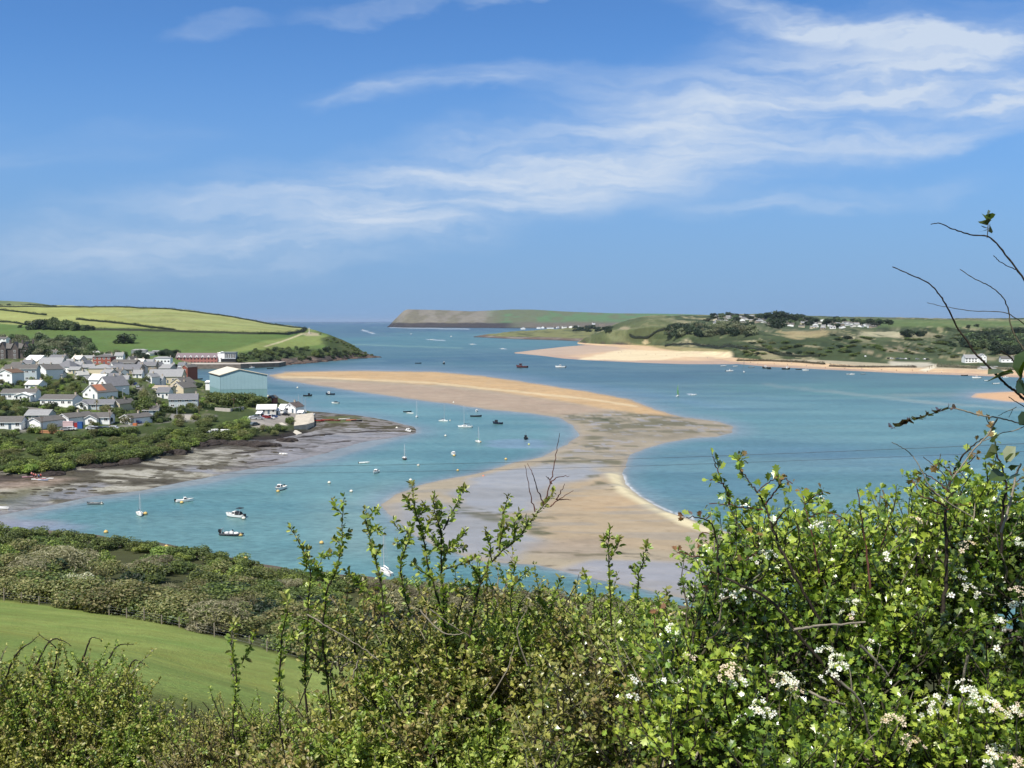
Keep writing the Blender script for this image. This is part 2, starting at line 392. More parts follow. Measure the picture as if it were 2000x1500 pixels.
def paint_hill(px, py, x, y, z):
    n = fbm(x, y, 90, 41); n2 = fbm(x, y * .4, 10, 43)
    P = Paint(px, py, alb(104, 132, 62))
    rdg = [(-400, 652), (0, 634), (60, 636), (150, 634), (250, 636), (330, 645), (450, 649), (590, 651), (620, 560), (-400, 560)]
    P.poly(rdg, alb(160, 168, 94), 1.2); P.put(sst(-py, -652, -640) * sst(fbm(x * .12, y, 22, 47), .45, .58) * .45, alb(184, 186, 116)); P.put(sst(-py, -652, -640) * sst(fbm(x * .1, y, 30, 48), .52, .62) * .3, alb(132, 146, 84))
    P.poly([(-400, 600), (0, 600), (115, 600), (160, 604), (330, 640), (170, 640), (0, 628), (-400, 640)], alb(172, 178, 92), 1, amt=.8)
    P.poly([(-400, 632), (0, 632), (60, 638), (180, 642), (300, 645), (590, 652), (560, 676), (340, 690), (-400, 700)], alb(98, 128, 58), 1.2)
    P.poly([(430, 690), (520, 665), (580, 657), (640, 655), (640, 672), (560, 680), (500, 684)], alb(140, 158, 78), 2)
    P.put(sst(n, .5, .6) * .18, alb(120, 128, 60))
    scr = [(440, 700), (500, 683), (590, 681), (640, 682), (625, 665), (640, 655), (620, 646), (650, 640), (760, 690), (760, 720), (440, 730)]
    P.poly(scr, alb(74, 92, 48), 2, nz=(n2 - .5) * 6); P.poly(scr, alb(96, 100, 58), 2, amt=sst(n2, .5, .65) * .7)
    P.line([(518, 677), (560, 664), (590, 652)], .9, alb(206, 196, 150))
    P.poly([(590, 652), (605, 648), (625, 652), (622, 656), (598, 656)], alb(190, 180, 140), 1.5)
    cl_ = sst(px, 500, 545) * sst(-z, -7.5, -4.5)
    P.put(cl_, ROCK); P.put(cl_ * sst(n2, .45, .6), alb(134, 116, 104)); P.put(sst(px, 500, 545) * sst(-z, -2.2, -1.2), DROCK)
    P.poly([(355, 716), (355, 706), (470, 707), (545, 711), (545, 717)], alb(150, 142, 128), .6)
    return P
land('headland_hill', B, 'D', qb, [16, 30, 40, 8], M_land, paint_hill, nzB)
# far ridge behind
E = {-900: [(612, 2400), (580, 3000), (590, 3600)], 0: [(606, 2400), (587, 3000), (600, 3600)], 60: [(606, 2400), (590, 3000), (600, 3600)],
     110: [(606, 2400), (597.5, 3000), (606, 3600)], 180: [(610, 2400), (606, 3000), (612, 3600)]}
def paint_far(px, py, x, y, z):
    P = Paint(px, py, alb(112, 130, 88)); n = fbm(x, y, 160, 51); P.put(sst(n, .45, .6), alb(130, 140, 84)); return P
land('far_hill', E, 'D', qcols(-100, 180, 8, hi=0), [8, 4], M_land, paint_far)

# --- across the estuary: cliff headland, low spit, dunes with beach
C1 = {756: [(640, 8400), (640, 8420), (640, 8450), (640, 8500)], 765: [(637.8, 8300), (634, 8320), (630, 8350), (637, 8900)],
      778: [(639, 8100), (630, 8180), (618, 8300), (630, 8900)], 790: [(640, 7900), (628, 8000), (604.5, 8300), (612, 9200)],
      860: [(640.5, 7800), (628, 7900), (606, 8400), (612, 9400)], 920: [(641.5, 7500), (630, 7700), (608.5, 8400), (614, 9400)],
      1000: [(643, 7100), (634, 7400), (604.5, 8500), (612, 9400)], 1040: [(644, 6900), (636, 7200), (604.8, 8500), (612, 9400)],
      1100: [(645, 6700), (638, 7000), (608.5, 8400), (615, 9400)], 1200: [(648, 6400), (638, 6800), (612, 8200), (618, 9000)],
      1290: [(650, 6000), (638, 6500), (613, 8000), (620, 9000)], 1500: [(650, 6000), (640, 6500), (618, 8000), (625, 9000)],
      1900: [(650, 6000), (640, 6500), (622, 8000), (630, 9000)], 2200: [(650, 6000), (640, 6500), (622, 8000), (630, 9000)]}
def nzC1(x, y, z): return (fbm(x, y, 260, 61) - .5) * 26 * sst(z, 6, 30) * sst(-z, -105, -80) + (fbm(x, y, 700, 66) - .5) * 8 * sst(z, 20, 60)
def paint_stepper(px, py, x, y, z):
    n = fbm(x, y * .3, 110, 63, 5); P = Paint(px, py, alb(146, 138, 122))
    P.put(sst(px, 940, 985), alb(100, 136, 84)); P.put(sst(n, .48, .6) * .35, alb(118, 104, 88)); P.put(sst(n, .5, .6) * .45, alb(120, 118, 84))
    P.put(sst(-z, -44 + 20 * (n - .5), -30 + 20 * (n - .5)) * (1 - sst(px, 980, 1040)), alb(74, 66, 64))
    P.put(sst(px, 980, 1040) * sst(-z, -55, -30), alb(120, 112, 96)); P.put(sst(-z, -6, -2), alb(60, 54, 54))
    return P
land('cliff_headland', C1, 'D', qcols(756, 2200, 4, lo=756, hi=2200), [22, 26, 5], M_land, paint_stepper, nzC1)
C2 = {925: [(658.5, 3170), (658.4, 3180), (658.2, 3190), (658.2, 3210)], 935: [(658.6, 3150), (656.6, 3300), (655.5, 3450), (655, 3600)],
      980: [(661, 2941), (654, 3100), (650, 3500), (652, 4200)], 1010: [(662.5, 2817), (655, 3000), (646, 3600), (650, 4400)],
      1050: [(663.5, 2740), (656, 2950), (645, 3600), (649, 4400)], 1100: [(665, 2632), (656, 2900), (641.5, 3600), (646, 4400)],
      1150: [(668, 2440), (655, 2900), (640, 3600), (645, 4400)], 1300: [(668, 2440), (655, 2900), (640, 3600), (645, 4400)]}
def paint_spit(px, py, x, y, z):
    n = fbm(x, y * .5, 40, 71, 5); P = Paint(px, py, alb(136, 138, 84)); P.put(sst(n, .5, .62) * .8, alb(92, 100, 66))
    P.put(sst(-z, -6, -3), alb(124, 104, 92)); P.put(sst(-z, -6, -3) * sst(n, .5, .6), alb(150, 140, 130)); P.put(sst(-z, -1.6, -.4), alb(84, 74, 70)); return P
land('low_spit', C2, 'D', qcols(925, 1300, 4, lo=925, hi=1300), [10, 14, 6], M_land, paint_spit, lambda x, y, z: (fbm(x, y, 40, 73) - .5) * 7 * sst(z, 1, 6))
# beach and dunes: waterline, beach back, dune foot, dune crest, fields, skyline, back
C3 = {1128: [(673, -1), (672.6, 0), (672, .4), (671, .6), (670.5, .8), (670, 1), (669, .5)],
      1135: [(674, -1), (672.6, 1), (671, 2), (668, 6), (664, 11), (662, 16), (661, 12)],
      1180: [(678, -1), (675, 1.5), (673, 2.5), (662, 20), (652, 32), (645, 42), (646, 36)],
      1230: [(686, -.6), (679, 1.5), (674, 2.8), (660, 22), (642, 38), (623, 56), (628, 50)],
      1270: [(693, -.6), (684, 2), (676, 3), (660, 22), (636, 42), (616, 70), (624, 62)],
      1340: [(701, -.6), (688, 2.5), (682, 6), (664, 18), (645, 34), (615.5, 78), (622, 60)],
      1400: [(709, -.6), (694, 2.5), (685, 7), (668, 16), (650, 30), (615, 84), (622, 60)],
      1425: [(712, -.5), (699, 2.5), (690, 7), (668, 18), (650, 30), (614, 84), (622, 60)],
      1500: [(719, -.5), (705, 2.5), (697, 7), (662, 22), (652, 28), (613, 86), (621, 60)],
      1560: [(721.5, -.5), (708, 2.5), (698, 7), (660, 24), (650, 29), (615, 84), (621, 60)],
      1610: [(724, -.5), (711, 2.5), (702, 6), (650, 31), (646, 32), (618, 72), (623, 60)],
      1700: [(728, -.5), (717, 2.5), (706, 6), (652, 29), (645, 34), (619, 64), (626, 55)],
      1760: [(731, -.5), (720, 2.5), (709, 5), (658, 25), (644, 36), (621, 60), (627, 52)],
      1850: [(734, -.5), (722, 2.5), (710, 5), (652, 28), (642, 38), (622, 54), (629, 46)],
      1930: [(737, -.5), (724, 2.5), (712, 5), (650, 28), (641, 38), (622, 53), (630, 46)],
      2000: [(740, -.5), (727, 2.5), (714, 5), (650, 28), (640, 39), (621, 54), (630, 46)],
      2300: [(750, -.5), (735, 2.5), (720, 6), (650, 28), (640, 39), (626, 54), (630, 46)],
      2900: [(770, -.5), (750, 2.5), (730, 6), (650, 28), (640, 39), (626, 54), (630, 46)]}
for k in C3:                       # (py, z) -> give distances explicitly where the sight line is near or above the horizon
    l = C3[k]; D = []
    for i, (py, z) in enumerate(l):
        if i < 5 and py > 634: D.append((50 - z) / -float(slope(py)))
        else: D.append(None)
    last = D[4] if D[4] else 3000.
    fs = max(last + 350, 2900); D[5] = fs; D[6] = fs + 900
    C3[k] = [(float(py), float(d)) for (py, z), d in zip(l, D)]
    for i in range(1, 7):
        if C3[k][i][1] <= C3[k][i - 1][1]: C3[k][i] = (C3[k][i][0], C3[k][i - 1][1] + 12)
def nzC3(x, y, z):
    k = sst(z, 4, 12) * sst(-z, -52, -40)
    return (fbm(x, y * .3, 105, 81, 4) - .5) * 27 * k + (fbm(x, y * .5, 28, 83) - .5) * 5 * sst(z, 3, 9)
def paint_dunes(px, py, x, y, z):
    n = fbm(x, y * .22, 42, 91, 5); n2 = fbm(x, y * .2, 15, 93, 5); n3 = fbm(x, y * .3, 120, 95)
    n4 = fbm(x, y * .25, 26, 97, 5); P = Paint(px, py, alb(92, 106, 68)); P.put(sst(n3, .44, .54) * .8, alb(72, 88, 52)); P.put(sst(n2, .5, .58) * .6, alb(62, 76, 48)); P.put(sst(n, .56, .62) * .75, alb(150, 146, 110)); P.put(sst(n4, .6, .66) * .8, alb(172, 162, 120)); P.put(sst(-n4, -.42, -.36) * .7, alb(56, 70, 46))
    P.put(sst(n2, .66, .74) * sst(n, .45, .6) * .8, alb(206, 192, 152))
    P.poly([(1100, 668), (1200, 640), (1290, 610), (1330, 640), (1400, 640), (1300, 668), (1200, 682)], alb(122, 130, 78), 4, amt=.6, nz=(n2 - .5) * 8)
    P.poly([(1420, 615), (1750, 616), (1760, 640), (1500, 648), (1420, 640)], alb(84, 100, 72), 3, amt=.7)
    P.poly([(1600, 622), (2100, 628), (2100, 636), (1860, 640), (1620, 634)], alb(110, 134, 74), 2, amt=.8)
    P.poly([(1270, 652), (1340, 655), (1340, 661), (1280, 662)], alb(90, 104, 60), 1)
    P.poly([(1255, 668), (1262, 662), (1268, 670), (1258, 674)], alb(226, 204, 150), .6)
    P.ell(1790, 655, 60, 8, alb(200, 186, 146), amt=.5, nz=(n2 - .5)); P.ell(1570, 653, 60, 9, alb(186, 168, 120), amt=.8, nz=(n2 - .5) * 2)
    P.ell(1730, 652, 60, 7, alb(206, 196, 160), amt=.7, nz=(n2 - .5) * 2.5); P.ell(1740, 684, 40, 9, alb(178, 162, 128), amt=.8, nz=(n2 - .5) * 3)
    P.ell(1220, 641, 14, 4, alb(196, 178, 140), amt=.7)
    P.poly([(1225, 668), (1240, 672), (1340, 678), (1424, 684), (1424, 690), (1300, 684), (1220, 680)], alb(170, 158, 104), 1.5)
    P.c = P.c * .98; P.put(sst(-z, -11, -5) * (1 - sst(px, 1215, 1245)) * sst(n2, .3, .5), alb(96, 88, 74))
    low = sst(-z, -3.6, -2.6)
    P.put(low, alb(232, 196, 152)); P.put(sst(-z, -1.3, -.6), alb(198, 168, 144), .25); P.put(sst(-z, .05, .4), alb(170, 152, 140), .5)
    P.poly([(1130, 702), (1180, 690), (1215, 683), (1300, 686), (1425, 687), (1428, 699), (1330, 697), (1300, 702), (1220, 704)], alb(244, 222, 176), 1.5, nz=(n2 - .5) * 4)
    P.poly([(1000, 690), (1100, 676), (1200, 676), (1215, 684), (1140, 692), (1060, 694)], alb(206, 180, 154), 2, wet=.2, amt=.8)
    P.poly([(1440, 704), (1560, 706), (1700, 716), (1900, 722), (2100, 728), (2100, 722), (1840, 716), (1620, 704), (1540, 702)], alb(206, 190, 160), 1, amt=.8)
    P.poly([(1735, 706), (1810, 708), (1830, 712), (1800, 717), (1740, 714)], alb(206, 198, 176), 1)
    P.poly([(1795, 723), (1818, 716), (1828, 711), (1832, 716), (1808, 726)], alb(238, 226, 196), .8)
    return P
land('beach_and_dunes', C3, 'D', qcols(1128, 2100, 4, lo=1128), [10, 10, 26, 16, 20, 4], M_land, paint_dunes, nzC3)
# beach tongue at the left end of that shore
BT = {985: [(691.5, -.4), (690, -.4), (689, -.4), (688, -.4)], 1015: [(692, -.3), (690, .2), (688, .2), (686, -.4)], 1060: [(697, -.3), (692, .5), (684, .5), (680, -.4)],
      1100: [(702, -.3), (696, .8), (684, .7), (675, -.3)], 1150: [(705, -.3), (699, 1.2), (684, 1), (671, -.3)], 1250: [(711, -.4), (701, 1.3), (686, 1.4), (672, .4)],
      1330: [(714, -.4), (702, 1.4), (690, 1.5), (680, 1)], 1440: [(717, -.6), (706, .6), (696, .6), (690, -.4)], 1460: [(718, -1), (708, -1), (700, -1), (690, -1)]}
land('beach', BT, 'z', qcols(985, 1460, 4, lo=985, hi=1460), [10, 12, 12], M_sand, paint_dunes)

# --- near hillside: slope under the camera, field, wood belt, shore
SH = [(-900, 330), (-300, 262), (0, 236), (300, 216), (600, 190), (1000, 178), (1400, 168), (2000, 155), (2900, 150)]
def shore_k(px): return np.interp(px, [a for a, b in SH], [b for a, b in SH]) / 190.0
PD_ = [-8, 0, 6, 15, 30, 70, 105, 150, 190, 215]; PZ_ = [50.5, 48.4, 46.6, 43.6, 38.4, 23.5, 14.2, 5.6, 1.0, -1.5]
def near_z(x, D):
    px = 1000 + 2000 * x / np.maximum(D + 3.0, 3)
    Dp = D / shore_k(np.clip(px, -900, 2900))
    return np.interp(Dp, PD_, PZ_) + (fbm(x, D, 25, 101) - .5) * 1.2 * sst(D, 15, 40)
qn = qcols(-200, 2200, 12)
Dn = np.concatenate([np.linspace(-6, 20, 20), np.linspace(22, 250, 150), np.linspace(255, 420, 20)])
pp = np.array(qn)[None, :]; Dg = Dn[:, None] * np.ones_like(pp)
xg = (pp - 1000) / 2000 * np.maximum(Dg + 3.0, 3.0); zg = near_z(xg, Dg)
Vn = np.stack([xg, Dg, zg], -1).reshape(-1, 3)
pxn, pyn = proj(Vn[:, 0], Vn[:, 1], Vn[:, 2])
Pn = Paint(pxn, pyn, alb(150, 170, 72)); n1 = fbm(Vn[:, 0], Vn[:, 1], 14, 103); n2_ = fbm(Vn[:, 0] * .4, Vn[:, 1], 5, 105)
Dpn = Vn[:, 1] / shore_k(np.clip(1000 + 2000 * Vn[:, 0] / np.maximum(Vn[:, 1] + 3, 3), -900, 2900))
Pn.put(sst(n1, .45, .6) * .5, alb(164, 176, 76)); Pn.put(sst(n2_, .5, .62) * .35, alb(120, 150, 56))
Pn.put(np.exp(-((Vn[:, 1] - 72) / 9) ** 2) * sst(n2_, .3, .7) * .4, alb(190, 184, 70))
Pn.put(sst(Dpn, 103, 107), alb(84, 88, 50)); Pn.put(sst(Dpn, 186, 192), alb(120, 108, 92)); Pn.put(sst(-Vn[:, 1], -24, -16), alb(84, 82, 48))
near = npmesh('near_hillside', Vn, gridF(len(Dn), len(qn)), ground_mat('meadow', [.12, .5, 4.0], amt=.16, bump=.9, bumpscale=3.0, hue=.04, spots=((.35, .56, .66, (.84, .9, .8), .5), (2.5, .56, .66, (.8, .84, .76), .7), (1.1, .6, .66, (1.15, 1.1, .95), .5))), col=Pn.rgba())
tag(near, kind='structure')
LANDS.append(BVHTree.FromPolygons([Vector(v) for v in Vn.tolist()], gridF(len(Dn), len(qn)).tolist()))

# --- sandbar
BAR = [(524, 733), (560, 726), (700, 724), (850, 726), (950, 735), (1050, 750), (1150, 765), (1230, 780), (1280, 800), (1330, 814), (1400, 823), (1432, 833), (1430, 845),
       (1400, 853), (1350, 856), (1300, 865), (1258, 876), (1232, 890), (1222, 906), (1216, 924), (1222, 945), (1250, 970), (1300, 998), (1345, 1013), (1400, 1036), (1480, 1050),
       (1545, 1052), (1560, 1075), (1500, 1110), (1520, 1150), (1500, 1210), (1420, 1190), (1330, 1168), (1250, 1150), (1150, 1128), (1050, 1104), (930, 1096), (850, 1066), (800, 1040), (760, 1006), (742, 986),
       (770, 966), (830, 945), (930, 925), (1000, 905), (1060, 892), (1108, 868), (1130, 850), (1122, 832), (1092, 816), (1040, 808), (950, 800), (890, 790), (800, 779), (700, 765), (600, 750), (540, 740)]
BAR2 = [(1905, 768), (1960, 765), (2050, 763), (2200, 764), (2400, 775), (2400, 810), (2200, 800), (2050, 790), (1960, 784), (1895, 776)]
gx = np.arange(500, 1600, 4.0); gy = np.concatenate([np.arange(718, 800, 1.2), np.arange(800, 1225, 2.2)])
PX, PY = np.meshgrid(gx, gy); sdv = sdf(PX, PY, BAR)
bx, by, _ = pZ(PX, PY, 0.0)
ridge = sdf(PX, PY, [(560, 735), (700, 738), (880, 742), (1050, 762), (1180, 778), (1260, 796)], closed=False)
dry = sdf(PX, PY, [(1186, 932), (1200, 950), (1250, 982), (1310, 1010), (1360, 1028)], closed=False)
bz = np.clip(sdv * .035, -.4, .45) + .7 * np.exp(-(ridge / 9) ** 2) * sst(sdv, 0, 6) + .7 * np.exp(-(dry / 6) ** 2) * sst(sdv, 0, 5) + (fbm(bx, by, 12, 111) - .5) * .1
keep = (sdv > -5)
Fb = gridF(len(gy), len(gx)); kf = keep.ravel()[Fb].all(1); Fb = Fb[kf]
used = np.unique(Fb); rm = -np.ones(PX.size, int); rm[used] = np.arange(len(used)); Fb = rm[Fb]
Vb = np.stack([bx, by, bz], -1).reshape(-1, 3)[used]; px_, py_ = PX.ravel()[used], PY.ravel()[used]
sdu = sdv.ravel()[used]; X_, Y_ = Vb[:, 0], Vb[:, 1]
nA_ = fbm(X_, Y_, 22, 121, 5); nB_ = fbm(X_ * .35, Y_, 9, 123, 5); nC_ = fbm(X_, Y_, 5, 125, 4); nD_ = fbm(X_ * .35, Y_, 3.2, 129, 4)
P = Paint(px_, py_, alb(196, 178, 148), .12)
P.put(sst(nA_, .45, .6) * .4, alb(188, 166, 138))
P.poly([(525, 734), (600, 725), (850, 724), (1000, 738), (1150, 762), (1270, 790), (1350, 820), (1250, 812), (1100, 786), (900, 756), (760, 748), (600, 738)], alb(226, 184, 128), 3, wet=0, nz=(nB_ - .5) * 6)
P.line([(545, 737), (700, 743), (850, 750), (1000, 766), (1150, 782), (1240, 796)], 1.8, alb(242, 210, 158), 0, nz=(nB_ - .5) * 2)
P.poly([(540, 742), (700, 748), (860, 757), (1000, 772), (1120, 790), (1200, 806), (1100, 812), (1000, 803), (880, 790), (700, 765)], alb(198, 170, 142), 4, wet=.22, nz=(nB_ - .5) * 5)
weedp = [(1095, 812), (1200, 806), (1320, 814), (1440, 828), (1430, 850), (1300, 864), (1240, 882), (1215, 912), (1140, 925), (1040, 915), (1090, 890), (1140, 866), (1150, 840)]
P.poly(weedp, alb(180, 164, 138), 6, wet=.3, nz=(nA_ - .5) * 20, amt=.8)
P.poly(weedp, alb(104, 104, 66), 3, wet=.2, amt=sst(nB_, .47, .58) * .72); P.poly(weedp, alb(186, 180, 182), 5, wet=.75, amt=sst(nC_, .6, .68) * .6)
P.poly([(1180, 860), (1300, 862), (1400, 850), (1320, 838), (1180, 845)], alb(140, 130, 104), 4, amt=.45, nz=(nB_ - .5) * 12)
P.poly([(860, 965), (930, 935), (1060, 912), (1180, 910), (1200, 930), (1150, 950), (1060, 985), (1080, 1000), (960, 1008), (900, 990)], alb(186, 182, 178), 5, wet=.75, nz=(nA_ - .5) * 22)
P.poly([(780, 985), (860, 975), (930, 1015), (1000, 1030), (1080, 1060), (1000, 1100), (880, 1080), (780, 1030)], alb(182, 178, 174), 6, wet=.75, nz=(nA_ - .5) * 20)
P.poly([(1090, 955), (1180, 930), (1215, 960), (1300, 1012), (1400, 1045), (1560, 1058), (1540, 1085), (1400, 1090), (1250, 1080), (1100, 1070), (1020, 1040), (1060, 990)], alb(202, 176, 138), 8, wet=.15, nz=(nA_ - .5) * 16)
P.ell(1180, 985, 120, 14, alb(216, 178, 128), amt=.5, nz=(nB_ - .5) * 1.4); P.ell(1130, 1075, 150, 26, alb(182, 160, 136), amt=.6, wet=.3, nz=(nA_ - .5))
P.poly([(1060, 1118), (1160, 1098), (1330, 1102), (1500, 1108), (1530, 1160), (1430, 1176), (1300, 1158), (1180, 1140)], alb(186, 180, 178), 5, wet=.78, nz=(nB_ - .5) * 10)
P.poly([(1183, 928), (1215, 922), (1226, 946), (1258, 972), (1305, 1000), (1360, 1018), (1420, 1040), (1400, 1048), (1330, 1030), (1262, 996), (1205, 964)], alb(255, 236, 186), 2.5, wet=0)
P.poly([(1440, 1040), (1560, 1050), (1540, 1072), (1440, 1062)], alb(252, 226, 176), 4, wet=0)
for ln, w_, cc in (([(905, 1000), (960, 1012), (1020, 1026), (1060, 1044)], 6, (84, 92, 56)), ([(940, 1004), (1000, 1012), (1070, 1016)], 3, (112, 108, 76)), ([(1000, 1062), (1060, 1066), (1100, 1064)], 2, (92, 88, 72)),
                   ([(1000, 1082), (1080, 1084), (1150, 1088), (1200, 1086)], 3, (112, 104, 70)), ([(1060, 1106), (1120, 1114), (1180, 1122)], 3.2, (96, 84, 64)), ([(1180, 820), (1280, 824), (1300, 830)], 3, (80, 92, 60)),
                   ([(1110, 812), (1170, 820), (1210, 830)], 3.5, (84, 92, 58)), ([(1060, 905), (1120, 900), (1200, 908)], 3, (86, 92, 54)), ([(1160, 935), (1170, 948), (1200, 966)], 3, (110, 108, 76)), ([(1060, 868), (1110, 862), (1180, 880)], 2, (110, 106, 80)),
                   ([(760, 962), (800, 970), (850, 968)], 1.6, (150, 120, 92)), ([(1220, 1088), (1320, 1096), (1400, 1096)], 2.2, (118, 108, 86))):
    P.line(ln, w_ * 1.25, alb(*cc), .2, nz=(nB_ - .42) * 14 + (nD_ - .5) * 16, amt=sst(nD_, .38, .56) * .85)
P.put(sst(nD_, .52, .62) * .16, alb(150, 140, 118)); P.put(sst(-nD_, -.44, -.34) * .14, alb(222, 206, 178)); P.put(sst(fbm(X_ * .2, Y_, 9, 141), .56, .62) * sst(py_, 850, 900) * .4, alb(168, 162, 152), .6)
rip = np.sin((Y_ + 14 * fbm(X_, Y_, 30, 127)) * .9) * .5 + .5
P.put(rip * .07 * sst(py_, 860, 960), alb(150, 132, 116))
P.put(sst(-sdu, -3.0, -.4) * .65, alb(174, 162, 146), .5)
P.c = P.c * np.array([.86, .885, .9])
bar = npmesh('sandbar', Vb, Fb, M_sand, col=P.rgba()); tag(bar, kind='structure')
gx = np.arange(1880, 2420, 6.0); gy = np.arange(755, 815, 1.5); PX2, PY2 = np.meshgrid(gx, gy); s2 = sdf(PX2, PY2, BAR2); x2, y2, _ = pZ(PX2, PY2, 0)
z2 = np.clip(s2 * .05, -.6, .5); V2 = np.stack([x2, y2, z2], -1).reshape(-1, 3)
P = Paint(PX2.ravel(), PY2.ravel(), alb(226, 180, 134)); P.put(sst(-s2.ravel(), -3, 0), alb(196, 176, 156), .5)
b2 = npmesh('far_sandbar', V2, gridF(len(gy), len(gx)), M_sand, col=P.rgba()); tag(b2, kind='structure')

# --- water
mudp = [(a, A[a][0][0] - 5) for a in sorted(A) if -300 <= a <= 812] + [(812, 836), (760, 824), (700, 813), (640, 808), (600, 806), (540, 780), (480, 765), (-300, 700)]
wq = np.concatenate([np.arange(-3000, -100, 100), np.arange(-100, 2101, 6.0), np.arange(2200, 5001, 100)])
wy = np.concatenate([[627.95, 628.3, 628.8, 629.5, 630.2, 631], np.arange(632, 700, 1.3), np.arange(700, 1000, 2.6), np.arange(1004, 1300, 8)])
PX3, PY3 = np.meshgrid(wq, wy); x3, y3, _ = pZ(PX3, PY3, 0.0)
px3, py3, X3, Y3 = PX3.ravel(), PY3.ravel(), x3.ravel(), y3.ravel()
na = fbm(X3 * .5, Y3, 60, 131, 5); nb = fbm(X3 * .25, Y3, 18, 133, 5); nc = fbm(X3, Y3, 300, 135)
P = Paint(px3, py3, alb(62, 128, 148))
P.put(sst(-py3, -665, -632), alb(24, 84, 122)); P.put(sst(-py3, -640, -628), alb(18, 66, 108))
P.ell(900, 664, 420, 16, alb(58, 146, 156), amt=.8, nz=(nc - .5)); P.line([(560, 671), (700, 673), (900, 680)], 1.4, alb(104, 178, 170), nz=(nb - .5) * 2, amt=.9)
P.ell(1050, 700, 400, 14, alb(34, 108, 134), amt=.75, nz=(nc - .5)); P.ell(1350, 735, 420, 16, alb(40, 112, 140), amt=.7, nz=(nb - .5))
P.line([(760, 706), (900, 700), (1100, 718), (1300, 726), (1500, 732)], 3.5, alb(30, 100, 130), amt=.5, nz=(nb - .5) * 6)
P.poly([(700, 712), (1000, 728), (1250, 760), (1500, 810), (1240, 775), (900, 724), (600, 722)], alb(70, 132, 168), 6, amt=.7, nz=(nb - .5) * 8)
P.ell(1700, 760, 420, 22, alb(58, 134, 142), amt=.8, nz=(nb - .5)); P.ell(1550, 830, 500, 34, alb(70, 136, 156), amt=.7, nz=(na - .5))
P.line([(1500, 752), (1650, 768), (1850, 790), (2100, 806)], 3, alb(120, 162, 166), amt=.7, nz=(nb - .5) * 6); P.ell(1820, 772, 120, 7, alb(128, 156, 152), amt=.5, nz=(nb - .5))
P.poly([(1230, 890), (1300, 866), (1500, 850), (1900, 880), (1900, 1050), (1500, 1030), (1330, 1000), (1240, 960)], alb(56, 112, 148), 22, amt=.75, nz=(nb - .5) * 24)
P.ell(1800, 960, 320, 80, alb(72, 142, 158), amt=.6, nz=(na - .5))
P.poly([(-300, 1060), (300, 990), (600, 930), (800, 870), (1000, 800), (600, 760), (540, 770), (760, 820), (820, 850), (900, 1000), (700, 1150), (-300, 1200)], alb(72, 140, 160), 14, amt=.8, nz=(na - .5) * 20)
P.poly([(600, 990), (760, 940), (800, 1100), (620, 1080)], alb(106, 156, 166), 14, amt=.7, nz=(na - .5) * 18)
P.put(sst(nb, .5, .64) * .32, alb(92, 156, 170)); P.put(sst(-nb, -.46, -.32) * .34, alb(40, 106, 132)); P.put(sst(nc, .5, .62) * .25, alb(60, 140, 142))
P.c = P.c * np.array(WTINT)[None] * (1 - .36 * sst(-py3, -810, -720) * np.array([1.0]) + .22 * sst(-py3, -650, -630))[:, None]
dshore = np.maximum(sdf(px3, py3, BAR), np.maximum(sdf(px3, py3, mudp), sdf(px3, py3, BAR2)))
P.put(sst(dshore + (nb - .5) * 9, -15, 1) * .62, alb(132, 150, 162)); P.put(sst(dshore, -3.5, 0) * .6, alb(160, 158, 152))
P.poly([(-200, 1008), (120, 1018), (90, 1030), (-200, 1040)], alb(172, 158, 160), 8, amt=.7); P.ell(60, 1030, 150, 14, alb(156, 160, 184), amt=.6)
P.ell(1010, 868, 60, 10, alb(132, 158, 186), amt=.6, nz=(nb - .5) * 2)
P.line([(1216, 926), (1224, 946), (1252, 970), (1300, 996), (1350, 1012)], 0.55, alb(236, 236, 232), amt=.75, nz=(nb - .5))
for ln in ([(708, 645), (716, 647)], [(722, 649), (731, 652)], [(838, 663), (866, 665)], [(918, 672), (928, 672)], [(978, 681), (986, 681)], [(765, 640), (800, 640.5), (870, 642), (915, 643)], [(1416, 725), (1432, 725)], [(1345, 770), (1358, 771)], [(544, 734), (640, 722)]):
    P.line(ln, .8, alb(226, 232, 236), amt=.7 if ln[0][0] != 544 else .0)
W_m, t = new_mat('estuary_water')
at = t.n('ShaderNodeVertexColor', layer_name='Col'); geo = t.n('ShaderNodeNewGeometry')
n1 = t.n('ShaderNodeTexNoise', {'Vector': t.n('ShaderNodeMapping', {0: geo.outputs['Position'], 'Scale': (.5, 1.0, 1), 'Rotation': (0, 0, .35)}).outputs[0], 'Scale': .6, 'Detail': 8.0, 'Roughness': .72})
n2 = t.n('ShaderNodeTexNoise', {'Vector': t.n('ShaderNodeMapping', {0: geo.outputs['Position'], 'Scale': (.3, 1.0, 1), 'Rotation': (0, 0, .3)}).outputs[0], 'Scale': .045, 'Detail': 6.0, 'Roughness': .6})
f1 = t.n('ShaderNodeMapRange', {0: n1.outputs[0], 1: .36, 2: .64, 3: .74, 4: 1.26}).outputs[0]; f2 = t.n('ShaderNodeMapRange', {0: n2.outputs[0], 1: .3, 2: .7, 3: .84, 4: 1.16}).outputs[0]
cc = t.n('ShaderNodeVectorMath', {0: at.outputs[0], 'Scale': t.m('MULTIPLY', f1, f2)}, operation='SCALE').outputs[0]
bp = t.n('ShaderNodeBump', {'Height': n1.outputs[0], 'Strength': .35, 'Distance': .5})
p = t.n('ShaderNodeBsdfPrincipled', {'Base Color': cc, 'Roughness': .3, 'IOR': 1.33, 'Specular IOR Level': .28, 'Normal': bp.outputs[0]})
t.n('ShaderNodeOutputMaterial', {0: p.outputs[0]})
wat = npmesh('estuary_water', np.stack([X3, Y3, 0 * X3], -1), gridF(len(wy), len(wq)), W_m, col=P.rgba()); tag(wat, kind='structure')

